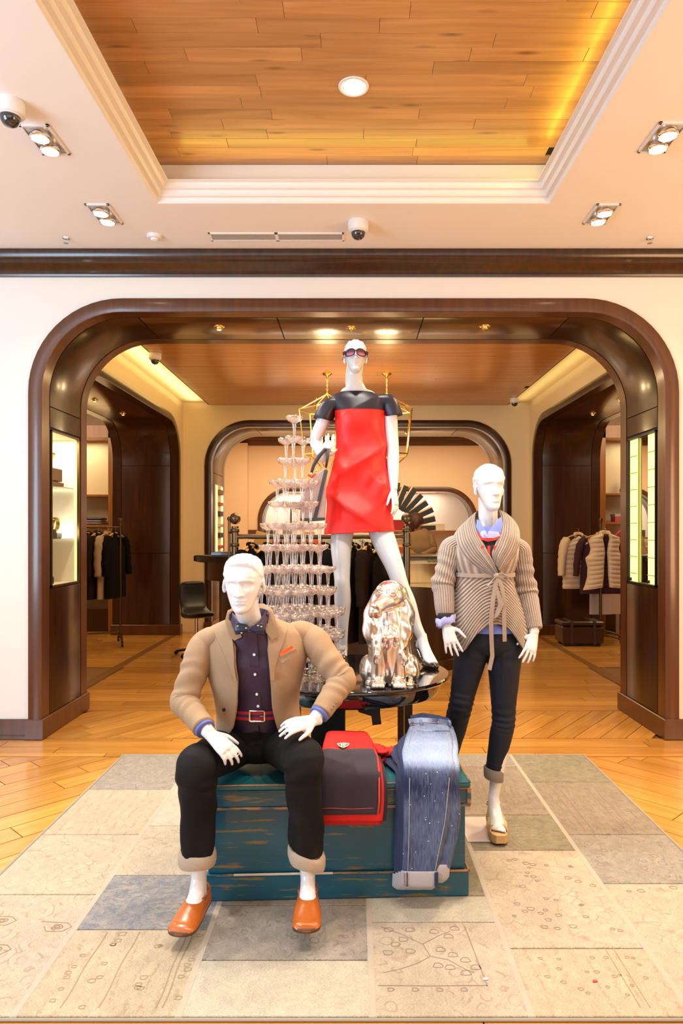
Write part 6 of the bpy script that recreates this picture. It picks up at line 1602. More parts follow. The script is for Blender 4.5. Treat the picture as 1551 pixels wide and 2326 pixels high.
bx(D_-.01, D_, yl, yh, 0, H).build('back_panel', CASEW, cl); bx(.01, D_, yl, yl+.01, 0, H).build('side_panel', CASEW, cl); bx(.01, D_, yh-.01, yh, 0, H).build('side_panel', CASEW, cl)
bx(.01, D_, yl, yh, -.01, .0).build('floor_panel', CASEW, cl); bx(.01, D_, yl, yh, H, H+.01).build('top_panel', CASEW, cl)
GS, nt_, b_ = newmat('shelf_glass'); setp(b_, col=(.55, .75, .62), rough=.05, trans=.6, alpha=.75)
for z in (.345, .755): bx(.03, D_-.01, yl+.012, yh-.03, z, z+.008).build('glass_shelf', GS, cl)
bx(.02, .03, yh-.024, yh-.012, .01, H-.01).build('light_tube', STRIP, cl)
m = M().lathe([(.0005, H-.004), (.03, H-.004), (.032, H-.001), (.0005, H-.001)], 20, Matrix.Translation((-.12, -.12, 0))); m.build('case_lamp', BULB, cl)
light('AREA', (-2.38, 5.365, 2.25), 4.5, (1, .93, .72), .16, (-2.38, 5.365, 1.0), .4, name='case_light_left')
light('POINT', (-2.36, 5.48, 1.5), 1.6, (1, .95, .78), .05, name='case_light_low')
def watch(loc, metal, lab, size=.04, base=None, tilt=.3, stand='cushion', yaw=0):
    size *= 1.25
    r_ = empty('wristwatch', loc, lab, 'watch'); r_.rotation_euler.z = yaw
    if base: base(r_)
    h = .05
    q = Matrix.Translation((0, 0, h+size)) @ Matrix.Rotation(tilt, 4, 'Y')
    pts = [q @ Vector((0.0+.0, size*math.cos(a), size*math.sin(a))) for a in [2*PI*i/32 for i in range(33)]]
    rings = M().ribbon(pts, size*.55, q.to_3x3() @ Vector((1, 0, 0)), .006); rings.build('bracelet', metal, r_, 60)
    c = q @ Vector((0, 0, size)); fq = Matrix.Translation(q @ Vector((size*.0, size*.95*.0, size))) @ Matrix.Rotation(tilt, 4, 'Y')
    M().lathe([(.0005, 0), (size*.50, 0), (size*.52, .005), (size*.46, .009), (.0005, .009)], 24, fq).build('watch_head', metal, r_, 40)
    M().lathe([(.0005, .009), (size*.40, .009), (size*.40, .0105), (.0005, .0105)], 20, fq).build('dial', mat('dial_face', (.75, .7, .55), .3), r_, 40)
DKW = mat('dark_box', (.045, .025, .015), .5); GLD = mat('gold_metal', (.95, .65, .25), .18, metal=1); ROSE = mat('rose_gold', (.85, .42, .25), .2, metal=1)
X_ = -2.262
def stand_block(mt_, a=.05, b_=.05, c_=.05):
    def f(r_): M().box(-a, a, -b_, b_, 0, c_, .006).build('stand', mt_, r_)
    return f
bxs = empty('gift_box', (X_-.12, 5.24, 1.10+.763), 'brown box on the upper glass shelf', 'box')
M().box(-.09, .09, -.10, .13, .035, .135, .006).build('box_body', mat('taupe_box', (.20, .12, .06), .6), bxs); M().box(-.09, .09, -.10, .16, 0, .030, .004).build('box_base', bpy.data.materials['taupe_box'], bxs)
watch((X_-.11, 5.33, 1.10+.763+.135), GLD, 'gold watch lying on top of the brown box', .032, None, .6)
watch((X_-.11, 5.22, 1.10+.353), GLD, 'gold watch on a dark sloping stand, middle glass shelf', .042, stand_block(DKW, .06, .085, .075), .5)
watch((X_-.11, 5.42, 1.10+.353), GLD, 'gold watch standing upright on the middle glass shelf', .044, stand_block(mat('olive_cushion', (.12, .10, .04), .5), .035, .045, .05), .15)
watch((X_-.12, 5.25, 1.10), ROSE, 'rose-gold watch on a black cushion at the bottom', .055, stand_block(BLACKM, .05, .06, .06), .3)
cr, bx, D_, yl, yh, H = case_('right', 'mirror-backed case with two lit shelf strips in right arch jamb')
bx(.02, .03, yl, yh, 0, H).build('mirror', MIRROR, cr)
ys = ((yl+.014, yl+.17), (yh-.19, yh-.014))
for a, b2 in ys:
    bx(.012, .018, a, b2, .006, H-.006).build('light_panel', STRIP, cr)
    bx(.006, .016, a-.002, a+.006, .004, H-.004).build('strip_edge', mat('lime_edge', (.55, .60, .02), .3), cr)
    for i in range(8):
        z = .07+.135*i; bx(.004, .014, a+.03, b2-.002, z, z+.006).build('glass_shelf', mat('green_glass', (.30, .55, .12), .15) if 'green_glass' not in bpy.data.materials else bpy.data.materials['green_glass'], cr)
    bx(-.004, .010, b2-.04, b2-.015, .01, .035, ch=.002).build('hinge', BLACKM, cr)
light('AREA', (2.22, 5.36, 1.7), 2.0, (.95, 1, .5), 1.0, (1.0, 5.36, 1.7), .4, name='case_light_right')
# lit strip case in the rear arch, left jamb
rc = empty('display_case', (-2.15, 10.85, 1.2), 'narrow lit case in the left jamb of the rear arch', 'display case')
M().box(-.01, .012, -.30, .30, 0, 1.05).build('back_panel', CASEW, rc)
for y in (-.27, .16): M().box(.010, .020, y, y+.12, .01, 1.04).build('light_panel', STRIP, rc)
for i in range(6): M().box(.010, .05, -.12, .14, .05+.17*i, .10+.17*i+.03*(i % 2), .006).build('shelf_goods', mat('case_goods_%d' % i, ((.5, .05, .02), (.03, .02, .02), (.6, .45, .3), (.04, .03, .03), (.55, .06, .02), (.3, .12, .04))[i], .6), rc)

# ================================================= lanterns
def lantern(x, y, lab, rz):
    r_ = empty('lantern', (x, y, 3.42), lab, 'pendant light', 'brass lanterns', rz)
    M().lathe([(.0005, 0), (.060, 0), (.056, -.008), (.02, -.028), (.008, -.045), (.0005, -.045)], 24).build('canopy', BRASS, r_, 60)
    m = M(); z = -.045; i = 0
    while z > -.23:
        pts = [Vector((.008*math.cos(a)*(1 if i % 2 else .2), .008*math.cos(a)*(.2 if i % 2 else 1), z-.014+.018*math.sin(a))) for a in [2*PI*j/10 for j in range(11)]]
        m.tube(pts, .0022, 5, False); z -= .026; i += 1
    tag(m.build('chain', BRASS, r_, 60), kind='stuff')
    M().ell((0, 0, -.245), (.016, .016, .016), 12, 8).build('hub', BRASS, r_, 180)
    z1, z2, z3, z4 = -.25, -.44, -.98, -1.10; R1, R2, R3 = .05, .34, .28
    P = lambda r, z, i: Vector((r*math.cos(PI/3*i), r*math.sin(PI/3*i), z))
    def bar(a, b_, nm, t=.009): M().tube([a, b_], t, 4).build(nm, BRASSB, r_)
    for i in range(6):
        bar(P(R1*.3, z1, i), P(R2, z2, i), 'roof_bar', .006); bar(P(R2, z2, i), P(R3, z3, i), 'side_bar'); bar(P(R2, z2, i), P(R2, z2, i+1), 'top_rail'); bar(P(R3, z3, i), P(R3, z3, i+1), 'bottom_rail')
        bar(P(R3, z3, i), P(.10, z4-.03, i), 'foot_bar', .005); bar(P(.10, z4-.03, i), P(.10, z4-.03, i+1), 'foot_rail', .005)
        bar(P(R2*.97, z2+.0, i), P(R1*2.6, z1-.05, i+1), 'roof_brace', .004)
    M().lathe([(.0005, -.96), (.13, -.96), (.135, -.952), (.0005, -.95)], 20).build('tray', BRASS, r_, 60)
    for i in range(6):
        c = P(.085, 0, i+.5); M().lathe([(.0005, -.95), (.013, -.95), (.013, -.80), (.0005, -.80)], 12, Matrix.Translation(c)).build('candle', mat('candle_wax', (.75, .62, .38), .5) if 'candle_wax' not in bpy.data.materials else bpy.data.materials['candle_wax'], r_, 60)
        M().lathe([(.0005, -.80), (.010, -.79), (.013, -.77), (.008, -.75), (.0005, -.73)], 12, Matrix.Translation(c)).build('flame_bulb', BULBW, r_, 180)
    light('POINT', (x, y, 3.42-.76), 30, (1, .72, .36), .10, name='lantern_light')
lantern(-.32, 8.25, 'brass hexagonal lantern behind the top of the glass tower', .2); lantern(.40, 8.25, 'brass hexagonal lantern behind the shoulder of the dressed mannequin', .5)

# ================================================= garments on rails
HANG = mat('hanger_wood', (.60, .30, .07), .4, coat=.3)
def garment(name, lab, cat, group, loc, rz, body, w=.42, L=.68, d=.09, sleeves=True, trim=None, puff=False, collar=True, opening=False):
    r_ = empty(name, loc, lab, cat, group, rz)
    # hook and hanger, x is the shoulder line
    M().tube([Vector((0, 0, -.055)), Vector((0, 0, -.02)), Vector((.012, 0, .005)), Vector((.010, 0, .024)), Vector((-.004, 0, .028)), Vector((-.014, 0, .018))], .0025, 6).build('hook', CHROME, r_, 60)
    M().limb([(Vector((-w*.46, 0, -.115)), .012, .010), (Vector((-w*.2, 0, -.07)), .012, .012), (Vector((0, 0, -.052)), .012, .013), (Vector((w*.2, 0, -.07)), .012, .012), (Vector((w*.46, 0, -.115)), .012, .010)], 10, 4, (0, 1, 0)).build('hanger', HANG, r_, 60)
    rnd_ = random.Random(hash(lab) % 999); n = 40; rings = []; NJ = 70 if puff else 20
    for j in range(NJ+1):
        v = j/NJ; z = -.075-(L-.075)*v
        hw = w*(.16+.34*min(1, v*7)**.6); hw *= 1-.06*math.sin(PI*min(1, v*1.3))+.06*v
        ring = []
        for i in range(n):
            a = 2*PI*i/n; ca, sa = math.cos(a), math.sin(a)
            bump = (.010*abs(math.sin(PI*v*11)) if puff else .004*math.sin(a*6+v*5))
            y = sa*(d*(.35+.65*min(1, v*4))+bump)
            if opening and sa < 0: y += .03*gs(ca*hw, .02)*1
            ring.append(Vector((math.copysign(abs(ca)**.8, ca)*hw+(bump*ca if puff else 0), y, z-.085*abs(ca)**1.4*(1-min(1, v*3.2)))))
        rings.append(ring)
    M().loft(rings[::-1], True).build('garment_body', body, r_, 60)
    if sleeves:
        for sg in (-1, 1):
            m = M().limb([(Vector((sg*w*.40, 0, -.115)), .045, .055), (Vector((sg*w*.52, -.01, -.20)), .052, .058), (Vector((sg*w*.60, -.015, -.40)), .045, .05), (Vector((sg*w*.64, -.03, -.62)), .036, .042)], 18, 6, (1, 0, 0), (lambda v, a, p: .008*abs(math.sin(v*36))) if puff else (lambda v, a, p: .004*math.sin(v*30+a)))
            m.build('sleeve', body, r_, 180)
    if collar:
        M().limb([(Vector((-.06, -.03, -.075)), .02, .018), (Vector((-.045, .02, -.045)), .022, .012), (Vector((.045, .02, -.045)), .022, .012), (Vector((.06, -.03, -.075)), .02, .018)], 12, 4, (0, 0, 1)).build('collar', trim or body, r_, 60)
    if opening: M().box(-.010, .010, -d-.012, -d+.01, -L+.01, -.10, .004).build('front_opening', SHADOW, r_)
    return r_
BW = mat('black_wool', (.006, .0045, .004), .9, spec=.1); BRW = mat('dark_brown_wool', (.016, .008, .005), .9, spec=.1); BEI = mat('beige_wool', (.36, .26, .16), .9); PUF = mat('cream_quilt', (.62, .47, .30), .5, sheen=.2); PINK = mat('pink_scarf', (.75, .12, .20), .7); MAR = mat('maroon_knit', (.045, .008, .012), .9); CRM = mat('cream_cotton', (.55, .42, .32), .8); REDB = mat('red_fabric', (.45, .01, .02), .7)
def rolling_rack(x, y, lab, L=.95, H=1.62, rz=0, n='garment_rack'):
    r_ = empty(n, (x, y, .002), lab, 'clothes rack', None, rz)
    for sx in (-L/2, L/2):
        M().tube([(sx, 0, .10), (sx, 0, H)], .014, 10).build('post', BRONZE, r_, 60)
        M().lathe([(.0005, H+.10), (.026, H+.09), (.030, H+.06), (.016, H+.03), (.020, H), (.0005, H)], 16, Matrix.Translation((sx, 0, 0))).build('finial', BRONZE, r_, 60)
        for sy in (-1, 1):
            M().limb([(Vector((sx, 0, .13)), .022, .016), (Vector((sx, sy*.14, .115)), .020, .014), (Vector((sx, sy*.27, .065)), .014, .012)], 10, 4).build('foot', BRONZE, r_, 60)
            M().lathe([(.0005, -.012), (.030, -.012), (.032, 0), (.030, .012), (.0005, .012)], 16, Matrix.Translation((sx, sy*.27, .032)) @ Matrix.Rotation(PI/2, 4, 'Y')).build('caster', BLACKM, r_, 60)
    M().tube([(-L/2, 0, H-.03), (L/2, 0, H-.03)], .012, 10).build('rail', BRONZE, r_, 60); M().tube([(-L/2, 0, .16), (L/2, 0, .16)], .010, 8).build('lower_bar', BRONZE, r_, 60)
    return r_
# left rack seen through the side passage
rolling_rack(-3.42, 9.05, 'bronze rolling rack of dark jackets in the left passage', .62, 1.60, .42)
RL = lambda t: (-3.42+t*math.cos(.42), 9.05+t*math.sin(.42), 1.55)
for t, mt_, lab, w in ((-.24, BW, 'black jacket at the left end of the left rack', .46), (-.10, BW, 'black jacket second from the left on the left rack', .46), (.03, BRW, 'dark brown jacket in the middle of the left rack', .48), (.15, BEI, 'beige coat near the right end of the left rack', .48), (.25, BW, 'black coat at the right end of the left rack', .50)):
    x, y, z = RL(t); garment('hanging_jacket', lab, 'jacket', 'jackets on the left rack', (x, y, z), .42+1.0, mt_, w, .92, .055)
# right rack with the quilted vests
rolling_rack(3.38, 9.35, 'bronze rolling rack of quilted vests in the right passage', .40, 1.60, 1.25)
def quilted_vest(loc):
    r_ = empty('quilted_vest', loc, 'cream quilted vest hung facing out on the right rack', 'vest')
    M().tube([Vector((0, 0, -.055)), Vector((0, 0, -.02)), Vector((.012, 0, .005)), Vector((.010, 0, .024)), Vector((-.004, 0, .028)), Vector((-.014, 0, .018))], .0025, 6).build('hook', CHROME, r_, 60)
    M().limb([(Vector((-.20, 0, -.115)), .012, .010), (Vector((-.09, 0, -.07)), .012, .012), (Vector((0, 0, -.052)), .012, .013), (Vector((.09, 0, -.07)), .012, .012), (Vector((.20, 0, -.115)), .012, .010)], 10, 4, (0, 1, 0)).build('hanger', HANG, r_, 60)
    outer = ((-.06, .075), (-.10, .19), (-.16, .205), (-.24, .185), (-.31, .20), (-.36, .255), (-.48, .225), (-.60, .23), (-.70, .26), (-.76, .285))
    inner = ((-.06, .035), (-.12, .045), (-.20, .028), (-.30, .014), (-.45, .026), (-.60, .030), (-.76, .045))
    def at(tab, z):
        for (a, b_), (c_, d_) in zip(tab, tab[1:]):
            if z >= c_: return b_+(d_-b_)*(z-a)/(c_-a)
        return tab[-1][1]
    for sg in (-1, 1):
        rings = []
        for j in range(91):
            z = -.06-.70*j/90; x0, x1 = at(inner, z), at(outer, z); puff_ = .017*abs(math.sin((z+.06)*PI/.058))**.6
            f = []; k = []
            for i in range(13):
                u = i/12; x = x0+(x1-x0)*u; e = math.sin(PI*min(1, max(0, u)))**.35
                f.append(Vector((sg*x, -.055-(.028+puff_)*e+.05*u*u, z-.02*u*(j/90)*(1 if sg > 0 else 2)))); k.append(Vector((sg*x, -.035+.05*u*u, z-.02*u*(j/90)*(1 if sg > 0 else 2))))
            rings.append(f+k[::-1] if sg < 0 else (f+k[::-1]))
        M().loft(rings).build('front_panel', PUF, r_, 70)
    rings = []
    for j in range(91):
        z = -.06-.68*j/90; x1 = at(outer, z)*.97; p_ = .010*abs(math.sin((z+.06)*PI/.058))
        rings.append([Vector((x1*math.cos(a), .03+(.045+p_)*math.sin(a), z)) for a in [2*PI*i/28 for i in range(28)]])
    M().loft(rings).build('back_panel', MAR, r_, 70)
    M().limb([(Vector((-.05, -.06, -.10)), .026, .016), (Vector((-.055, .01, -.045)), .03, .014), (Vector((.055, .01, -.045)), .03, .014), (Vector((.05, -.06, -.10)), .026, .016)], 12, 5, (0, 0, 1)).build('collar', PUF, r_, 60)
    return r_
quilted_vest((3.33, 9.05, 1.54))
garment('quilted_jacket', 'cream quilted jacket hung behind the vest, left side of right rack', 'jacket', None, (3.10, 9.42, 1.53), .25, PUF, .44, .80, .06, True, None, True)
garment('hanging_cardigan', 'maroon cardigan hanging directly behind the quilted vest', 'cardigan', None, (3.36, 9.28, 1.53), 0, MAR, .54, .86, .05, True, CRM)
garment('hanging_coat', 'pale long coat on the right end of the right rack', 'coat', None, (3.56, 9.66, 1.53), .2, CRM, .46, 1.18, .06, True)
sc_ = empty('scarf', (3.70, 9.40, 1.50), 'pink and white scarf over the right end of the rack', 'scarf')
M().ribbon([Vector((-.10, 0, -.10)), Vector((0, -.02, .0)), Vector((.14, 0, .10)), Vector((.26, .02, .16))], .10, (.3, .2, -1), .03).build('cloth', PINK, sc_, 60)
M().ribbon([Vector((-.02, -.03, .0)), Vector((.13, -.02, .10)), Vector((.26, 0, .17))], .04, (.3, .2, -1), .03).build('stripe', CRM, sc_, 60)
trk = empty('travel_trunk', (3.02, 9.15, .002), 'dark brown leather trunk on the floor by the right rack', 'trunk')
LTH = mat('dark_red_leather', (.040, .012, .006), .35, coat=.3); M().box(-.27, .27, -.17, .17, .03, .26, .02).build('body', LTH, trk); M().box(-.275, .275, -.175, .175, .268, .33, .018).build('lid', LTH, trk)
for x in (-.15, .15): M().box(x-.018, x+.018, -.182, .182, .03, .335, .003).build('strap', DKW, trk)
for sx in (-.22, .22):
    for sy in (-.12, .12): M().box(sx-.02, sx+.02, sy-.02, sy+.02, 0, .031).build('foot', BLACKM, trk)

# ================================================= shelf units of the side rooms
SHB = mat('shelf_back', (.80, .70, .45), .6)
def shelf_unit(x0, x1, y, lab, zs, top=3.13):
    r_ = empty('shelf_unit', ((x0+x1)/2, y, .002), lab, 'shelves'); w = (x1-x0)/2
    for s_ in (-1, 1): M().box(s_*w-.055, s_*w+.055, -.02, .40, 0, top, .006).build('upright', ORWOOD, r_)
    M().box(-w, w, -.02, .40, top-.20, top, .006).build('cornice', ORWOOD, r_); M().box(-w, w, .38, .40, 0, top-.2).build('back_panel', SHB, r_)
    for z in zs: M().box(-w+.05, w-.05, 0, .39, z-.035, z, .004).build('shelf', ORWOOD, r_)
    M().box(-w+.05, w-.05, 0, .02, 0, .35, .004).build('base_panel', WALNUT, r_)
    return r_
shelf_unit(-5.2, -3.66, 10.35, 'orange wood shelf unit in the left side room', (1.62, 2.08, 1.20, .62)); shelf_unit(3.76, 5.3, 10.35, 'orange wood shelf unit in the right side room', (1.66, 2.10, 1.05, .60))
light('AREA', (-4.5, 10.5, 2.9), 7, (1, .86, .55), 1.2, (-4.5, 10.6, 1.0), .2, name='shelf_light_left'); light('AREA', (4.65, 10.5, 2.9), 4, (1, .86, .6), 1.2, (4.65, 10.6, 1.0), .2, name='shelf_light_right')
def fold_pile(x, y, z, cols, lab, grp):
    for i, c in enumerate(cols):
        r2 = random.Random(i*7+int(x*10)); h = .035
        m = M().limb([(Vector((-.14, 0, 0)), .12, .012), (Vector((-.12, 0, 0)), .135, .018), (Vector((0, 0, .002)), .14, .019), (Vector((.12, 0, 0)), .135, .018), (Vector((.14, 0, 0)), .12, .012)], 16, 4, (0, 1, 0), lambda v, a, p: .003*math.sin(v*20+a*2))
        o = m.build('folded_sweater', c, None, 180); o.location = (x+r2.uniform(-.01, .01), y, z+.021+i*h); tag(o, '%s, %s from the bottom' % (lab, ORD[i]), 'sweater', grp)
GR = mat('grey_knit', (.16, .14, .17), .9); LG = mat('pale_grey_knit', (.50, .46, .50), .9)
fold_pile(-4.32, 10.53, 1.622, [LG, GR, GR, LG, GR], 'folded sweater in the large pile of the left shelf unit', 'sweaters on the left shelf unit'); fold_pile(-3.98, 10.53, 1.622, [LG, LG, GR], 'folded sweater in the small pile of the left shelf unit', 'sweaters on the left shelf unit')
bt = empty('ankle_boot', (4.16, 10.52, 2.102), 'brown heeled ankle boot on the upper shelf at right', 'boot')
M().limb([(Vector((.02, 0, .25)), .040, .045), (Vector((.01, 0, .16)), .036, .040), (Vector((.0, 0, .08)), .038, .05), (Vector((.05, -.0, .045)), .036, .04), (Vector((.12, 0, .022)), .03, .022)], 16, 5, (0, 1, 0)).build('upper', mat('brown_suede', (.14, .06, .02), .7), bt, 180)
M().limb([(Vector((-.03, 0, .07)), .026, .03), (Vector((-.035, 0, .003)), .020, .02)], 12, 3, (0, 1, 0)).build('heel', DKW, bt, 180)
sb = empty('shoe_box', (4.10, 10.50, 1.662), 'white and red shoe box on the middle shelf at right', 'box'); M().box(-.11, .11, -.09, .09, 0, .08, .003).build('box_body', mat('red_print', (.55, .10, .10), .6), sb); M().box(-.115, .115, -.095, .095, .08, .125, .004).build('lid', CRM, sb)
hb = empty('dark_bag', (4.36, 10.50, 1.662), 'small black bag beside the shoe box at right', 'bag'); M().ell((0, 0, .07), (.11, .07, .07), 18, 12).build('bag_body', BW, hb, 180); M().tube([(-.05, 0, .12), (-.03, 0, .17), (.03, 0, .17), (.05, 0, .12)], .006, 6).build('handle', BW, hb, 60)
rb = empty('red_bag', (4.02, 9.9, .80), 'red box bag on the pale table in the right side room', 'bag'); M().box(-.16, .16, -.10, .10, 0, .28, .02).build('bag_body', REDB, rb); M().tube([(-.08, 0, .28), (-.05, 0, .34), (.05, 0, .34), (.08, 0, .28)], .007, 6).build('handle', REDB, rb, 60)
tb = empty('side_table', (4.15, 9.9, .002), 'pale table carrying the red bag at right', 'table'); M().box(-.30, .30, -.20, .20, .66, .797, .006).build('table_top', CRM, tb)
for sx in (-.26, .26):
    for sy in (-.16, .16): M().box(sx-.02, sx+.02, sy-.02, sy+.02, 0, .66).build('leg', CRM, tb)
for x in (-.10, .02): M().ell((x, -.205, .73), (.014, .01, .014), 10, 6).build('knob', BLACKM, tb)
# jamb block between the side openings and far shelf is the passage lining

# ================================================= counter, central rail, chair
DKT = mat('black_brown_top', (.016, .011, .008), .25, coat=.4)
cn = empty('counter', (-.13, 7.75, .002), 'large dark brown oval cash counter behind the mannequins', 'counter')
SC_ = Matrix.Diagonal((1.68, .62, 1, 1))
M().lathe([(.0001, 1.17), (.985, 1.17), (1.0, 1.18), (1.0, 1.235), (.99, 1.245), (.0001, 1.245)], 80, SC_).build('counter_top', DKT, cn, 40)
M().lathe([(.87, 0), (.87, .10), (.86, .10), (.86, .95), (.96, .97), (.96, 1.17)], 80, Matrix.Diagonal((1.62, .60, 1, 1)), False).build('drum', WALNUT, cn, 40)
M().lathe([(.885, 0), (.885, .11), (.875, .12)], 80, Matrix.Diagonal((1.62, .60, 1, 1)), False).build('plinth', WALNUT, cn, 40)
M().box(-1.45, -.2, -.18, .25, 1.245, 1.285, .005).build('raised_tray', DKT, cn)
ch_ = empty('chair', (-1.92, 8.35, .002), 'black padded swivel chair left of the counter', 'chair', None, .5)
m = M().limb([(Vector((0, .17, .88)), .13, .02), (Vector((0, .19, .84)), .16, .032), (Vector((0, .18, .70)), .17, .035), (Vector((0, .12, .56)), .16, .04), (Vector((0, 0, .50)), .19, .045), (Vector((0, -.18, .51)), .17, .035), (Vector((0, -.22, .51)), .14, .02)], 24, 6, (1, 0, 0), None, True, 3); m.build('seat_shell', mat('black_leather', (.012, .011, .010), .4), ch_, 180)
M().tube([(0, 0, .06), (0, 0, .46)], .025, 12).build('column', CHROME, ch_, 60)
for i in range(5):
    a = 2*PI*i/5; M().tube([(0, 0, .09), (.26*math.cos(a), .26*math.sin(a), .045)], .015, 8).build('leg', BLACKM, ch_, 60); M().ell((.26*math.cos(a), .26*math.sin(a), .028), (.026, .026, .026), 12, 8).build('caster', BLACKM, ch_, 180)
rk = empty('pipe_rail', (-.33, 6.62, .002), 'heavy bronze pipe rail with ball finials hung with black garments', 'clothes rack')
PIP = mat('bronze_pipe', (.13, .10, .065), .3, metal=.9)
for sx in (-.82, .845):
    M().tube([(sx, 0, .02), (sx, 0, 1.56)], .034, 18).build('post', PIP, rk, 60); M().ell((sx, 0, 1.635), (.054, .054, .056), 24, 16).build('ball_finial', PIP, rk, 180)
    for z in (1.38, 1.52): M().lathe([(.034, z-.02), (.042, z-.015), (.042, z+.015), (.034, z+.02)], 20, Matrix.Translation((sx, 0, 0)), False).build('fitting', PIP, rk, 60)
    M().lathe([(.0005, 0), (.12, 0), (.12, .015), (.04, .03), (.0005, .03)], 24, Matrix.Translation((sx, 0, 0))).build('base', PIP, rk, 60)
M().tube([(-.82, 0, 1.46), (.845, 0, 1.46)], .024, 16).build('rail', PIP, rk, 60)
M().tube([(-.93, .3, .9), (-.93, .3, 1.62)], .014, 10).build('small_post', PIP, rk, 60); M().tube([(-.93, .3, 1.50), (-.82, 0, 1.50)], .012, 8).build('bracket', PIP, rk, 60); M().ell((-.93, .3, 1.64), (.024, .024, .024), 12, 8).build('small_ball', PIP, rk, 180)
garm = [(-.66, BW, 'black'), (-.50, BW, 'black'), (-.36, BRW, 'dark brown'), (-.22, BW, 'black'), (-.08, BW, 'black'), (.06, BRW, 'dark brown'), (.20, BW, 'black'), (.34, BW, 'black'), (.48, BRW, 'dark brown'), (.60, BW, 'black')]
for i, (x, mt_, c) in enumerate(garm):
    o = garment('hanging_garment', '%s garment on the pipe rail, %s from the left' % (c, ORD[i]), 'garment', 'garments on the pipe rail', (-.33+x, 6.62, 1.43), 1.15 if i != 6 else .95, mt_, .42, .98, .05, i % 2 == 0)
# silver zip on the jacket beside the red dress
# framed print standing on the counter
fp = empty('framed_card', (.09, 7.35, 1.29), 'pale framed card with dark sprig standing on the counter', 'picture', None, .05)
M().box(-.11, .11, -.01, .01, -.04, .22, .003).build('frame', BLACKM, fp); M().box(-.10, .10, -.013, -.010, -.03, .21).build('card', mat('card_paper', (.62, .58, .45), .7), fp)
sp = M().tube([(.02, -.016, .02), (.0, -.016, .08), (.01, -.016, .14), (-.02, -.016, .18)], .0035, 5); sp.tube([(.0, -.016, .09), (.03, -.016, .12)], .003, 5); sp.tube([(.005, -.016, .11), (-.03, -.016, .13)], .003, 5); tag(sp.build('printed_sprig', BLACKM, fp), kind='stuff')
# coloured papers and boxes at the left end of the counter
for x, y, c, lab, w, h, an in ((-1.00, 7.55, (.60, .30, .06), 'orange hanger board leaning on the counter behind the seated man', .10, .20, .25), (-.88, 7.60, (.45, .10, .08), 'red patterned booklet leaning on the counter', .07, .18, -.35), (-.42, 7.5, (.75, .12, .01), 'orange box on the counter behind the glass tower', .07, .12, 0), (-.28, 7.45, (.50, .46, .32), 'cream card box on the counter behind the tower', .06, .13, 0)):
    o = M().obox(Matrix.Translation((0, 0, h/2)) @ Matrix.Rotation(an, 4, 'Y'), w*2, .03, h, .003).build('counter_item', mat('item_'+str(int(c[0]*100)), c, .6)); o.name = 'paper_box'; o.location = (x, y, 1.30); tag(o, lab, 'box')

# ================================================= person at the counter, seen from behind
SKIN = mat('brown_skin', (.30, .13, .06), .5); HAIR = mat('brown_hair', (.060, .018, .008), .6); TSW = mat('tan_sweater', (.26, .16, .07), .9, bump=.3, bscale=200); TRS = mat('dark_trousers', (.012, .010, .010), .8)
YP = 9.15; per = empty('person', (W(950, 0, YP).x, YP, .002), 'person with long brown hair in a tan sweater at the counter', 'person')
hd = Head(W(946, 1186, YP), .98, yaw=.9, pitch=.25, hair='short', female=True)
b = M(); hd.add(b); nb = W(948, 1206, YP+.01)
b.limb([(hd.P(0, -.02, -.04), .045, .05), (nb, .05, .05), (W(952, 1214, YP), .15, .07), (W(954, 1240, YP), .15, .085), (W(956, 1262, YP), .13, .08), (W(956, 1295, YP), .15, .09), (W(956, 1318, YP), .15, .10)], 22, 5)
px0 = W(956, 1318, YP)
for sg in (-1, 1):
    h_ = px0+Vector((sg*.085, 0, -.02)); k_ = Vector((h_.x, YP-.02, .48)); a_ = Vector((h_.x, YP+.02, .10))
    b.limb([(h_, .08, .08), (h_.lerp(k_, .5), .065, .065), (k_, .05, .05), (k_.lerp(a_, .35), .05, .05), (a_, .033, .036)], 16, 4); foot(b, a_+Vector((0, 0, -.005)), (0, -1, 0), .23, .08)
sh_ = [W(931, 1218, YP), W(976, 1218, YP)]; el_ = [W(926, 1250, YP-.06), W(984, 1250, YP-.05)]; wr_ = [W(942, 1262, YP-.30), W(962, 1260, YP-.32)]
for s_, e_, w_ in zip(sh_, el_, wr_):
    b.limb([(s_, .045, .045), (s_.lerp(e_, .5), .04, .04), (e_, .035, .035), (w_, .024, .024)], 14, 4); hand(b, w_, Vector((.1, -1, -.15)), (0, 0, 1), (1, 0, 0), .17, .3)
body = fuse(b, 'body', SKIN, None, .007, 2, hd.fn); child_world(body, per)
m = M().ell(hd.P(0, -.015, .022), (.090, .105, .105), 24, 16, hd.rot); m.limb([(hd.P(-.03, -.04, .02), .085, .07), (hd.P(-.02, -.05, -.06), .085, .06), (hd.P(-.01, -.06, -.14), .080, .05), (hd.P(0, -.07, -.20), .05, .03)], 20, 5, (1, 0, 0), lambda v, a, p: .004*math.sin(a*9+v*4))
m.ell(hd.P(-.04, .03, .0), (.045, .05, .085), 14, 10, hd.rot)
part(m, 'hair', HAIR, per)
part(M().loft(torso([(W(950, 1207, YP), .065, .06, .06, 2), (W(952, 1212, YP), .14, .085, .085, 2.2), (W(954, 1236, YP), .172, .115, .115, 2.2), (W(956, 1262, YP), .160, .11, .11, 2.2), (W(956, 1306, YP), .175, .12, .12, 2.2)], n=40, disp=lambda v, a, p: .004*math.sin(p.z*40)), caps=True), 'sweater', TSW, per)
for s_, e_, w_ in zip(sh_, el_, wr_): part(M().limb([(s_+Vector((0, 0, .012)), .05, .055), (s_.lerp(e_, .4), .060, .060), (e_, .052, .052), (w_, .036, .036)], 18, 5, (1, 0, 0), lambda v, a, p: .004*math.sin(v*40)), 'sleeve', TSW, per)
